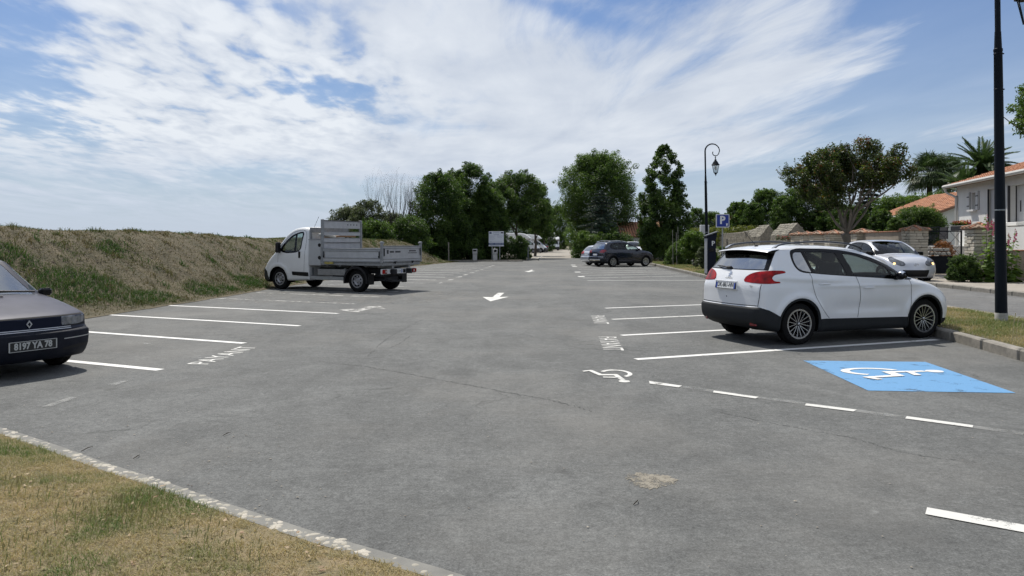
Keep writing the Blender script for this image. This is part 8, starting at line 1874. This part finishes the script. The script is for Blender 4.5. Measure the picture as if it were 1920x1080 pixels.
    for p, q, r_, m_, nm in (((1.72, .55, 1.74), (1.55, -.9, 1.80), .035, mat('timber', (.28, .17, .09), .8), 'shovel'), ((1.75, .75, 1.84), (1.60, .1, 1.76), .05, mat('canvas_white', (.55, .54, .50), .8), 'rolled_tarpaulin'), ((1.65, .70, 1.78), (1.70, .35, 1.92), .05, mat('strap_brown', (.12, .07, .05), .8), 'strap_bundle')):
        ob = MB().tube([p, tuple((Vector(p) + Vector(q)) / 2 + Vector((0, 0, .03))), q], r_, 8).build(nm, m_, None, True)
        ob.location = tuple(o); ob.rotation_euler = (0, 0, rz); tag(ob, {'shovel': 'brown wooden tool handle lying behind the truck headboard slats', 'rolled_tarpaulin': 'rolled pale tarpaulin on the truck tool chest behind the headboard', 'strap_bundle': 'bundle of brown straps on the truck tool chest next to the cab'}[nm], {'shovel': 'tool', 'rolled_tarpaulin': 'tarpaulin', 'strap_bundle': 'straps'}[nm])
    # rear light bar
    b = MB(); b.box((-.93, 0, .665), (.06, 1.86, .17), bev=.015); lb = b.build('light_bar', M_vanw, t, True)
    for y in (-.83, .80):
        b = MB(); b.box((-.975, y, .665), (.04, .22, .13), bev=.015); tl = b.build('tail_lamp', M_red, t, True)
        b = MB(); b.box((-.998, y * .95, .665), (.006, .05, .07), bev=.002); b.build('reversing_lens', M_headl, tl, True)
    plate(t, (-.965, .12, .665), (-1, 0, 0), .52, .11, 'FN 313 DB', M_platew, M_platetxt, .095, M_plateblue, sx=.82)
    b = MB(); b.box((-.97, .45, .665), (.02, .10, .10)); b.box((-.97, -.27, .665), (.02, .12, .11)); b.build('plate_lamp', M_dark, t)
    b = MB(); b.tube([(2.3, .35, 2.10), (2.1, .35, 2.46)], .006, 5); b.build('aerial', M_dark, t)
make_truck()
# ------------------------------------------------------------------ motorhomes at the far end
def motorhome(loc, rz, label, cab_x=3.6, L=6.6, profile=None, windows=(), stripe=True, H=2.95):
    t = thing('motorhome', loc, rz, label, 'motorhome')
    P = profile or [(0, .45, 1), (0, H - .25), (.12, H - .03), (.6, H), (L - 2.0, H - .02), (L - 1.35, H - .15), (L - .95, H - .45), (L - .75, 2.12, 1), (L - .78, 2.05, 1), (L - 2.28, 2.02, 1), (L - 2.28, .45, 1)]
    sh = Shell(L, P, [(-.3, 1.13), (0, 1.13), (L - 2.2, 1.13), (L - 1.5, 1.10), (L - .8, 1.0), (L, .9)], [(.3, 1), (1.5, 1), (2.4, .99), (2.8, .975), (3.2, .96)], bowf=.15, bowr=.02, crown=.03, k=.08, zc=1.6, xa=.8, xb=L - 2.9, crown_z=2)
    regs = [('window', M_blackgloss, 'side', w, .004, True) for w in windows]
    regs.append(('skylight', M_blackgloss, 'wrapf', [(-1.2, 2.35), (.0, 2.35), (0, 2.6), (-1.2, 2.6)], .004, False))
    build_shell(sh, t, mat('motorhome_white', (.64, .645, .64), .35, 0, coat=.4), regs, (160, 40, 80), 'body', wc=1.1)
    van_cab(t, L / 2 - 2.29, mat('motorhome_cab_white', (.60, .61, .61), .35, 0, coat=.4), (180, 40, 60))
    for sg in (-1, 1):
        make_wheel(t, L / 2 - 2.29 + 1.35, sg * .9, .34, .2, .2, ('steel', 8, .13, .10), M_tyre, M_steel, M_under, sg, seg=20)
        make_wheel(t, -L / 2 + 1.6, sg * 1.0, .34, .2, .2, ('steel', 8, .13, .10), M_tyre, M_steel, M_under, sg, seg=20)
    return t
wA = [[(1.0, 1.55), (2.0, 1.55), (2.0, 2.1), (1.0, 2.1)], [(3.0, 1.5), (3.7, 1.5), (3.7, 2.1), (3.0, 2.1)]]
motorhome((.75, 113, 0), -.10, 'white motorhome with rounded roof, side on beyond the dark hedge', L=7.0, windows=wA, H=3.02, profile=[(0, .45, 1), (0, 2.7), (.12, 2.98), (.6, 3.02), (3.6, 3.02), (4.6, 2.95), (5.2, 2.68), (5.75, 2.22), (5.8, 2.12, 1), (4.72, 2.05, 1), (4.72, .45, 1)])
motorhome((2.3, 118.5, 0), -.16, 'white motorhome parked just beyond the first one, only its nose showing', L=6.6, windows=wA, H=2.85)
m3 = motorhome((8.5, 153, 0), -math.pi / 2, 'white motorhome facing the camera at the lane end, gear on its roof', L=6.8, windows=wA, H=2.75)
b = MB(); b.box((.6, 0, 2.95), (1.4, 1.3, .38), bev=.12); b.build('roof_box', M_dark, m3, True)
b = MB(); b.tube([(.8, .1, 3.0), (.8, .1, 3.5)], .12, 8); b.box((.8, .1, 3.5), (.2, .35, .2), bev=.04); b.build('roof_vent', mat('vent_white', (.7, .7, .7), .5), m3, True)
# dark car beside it and one among the trees
make_car((4.9, 128, 0), math.pi / 2 + .2, mat('car_paint_black', (.012, .012, .014), .25, coat=1), 'dark car in shade beside the motorhomes at the far end', 4.3, 1.8, 1.5, 'hatch', .31, (120, 30, 50), cladding=False)
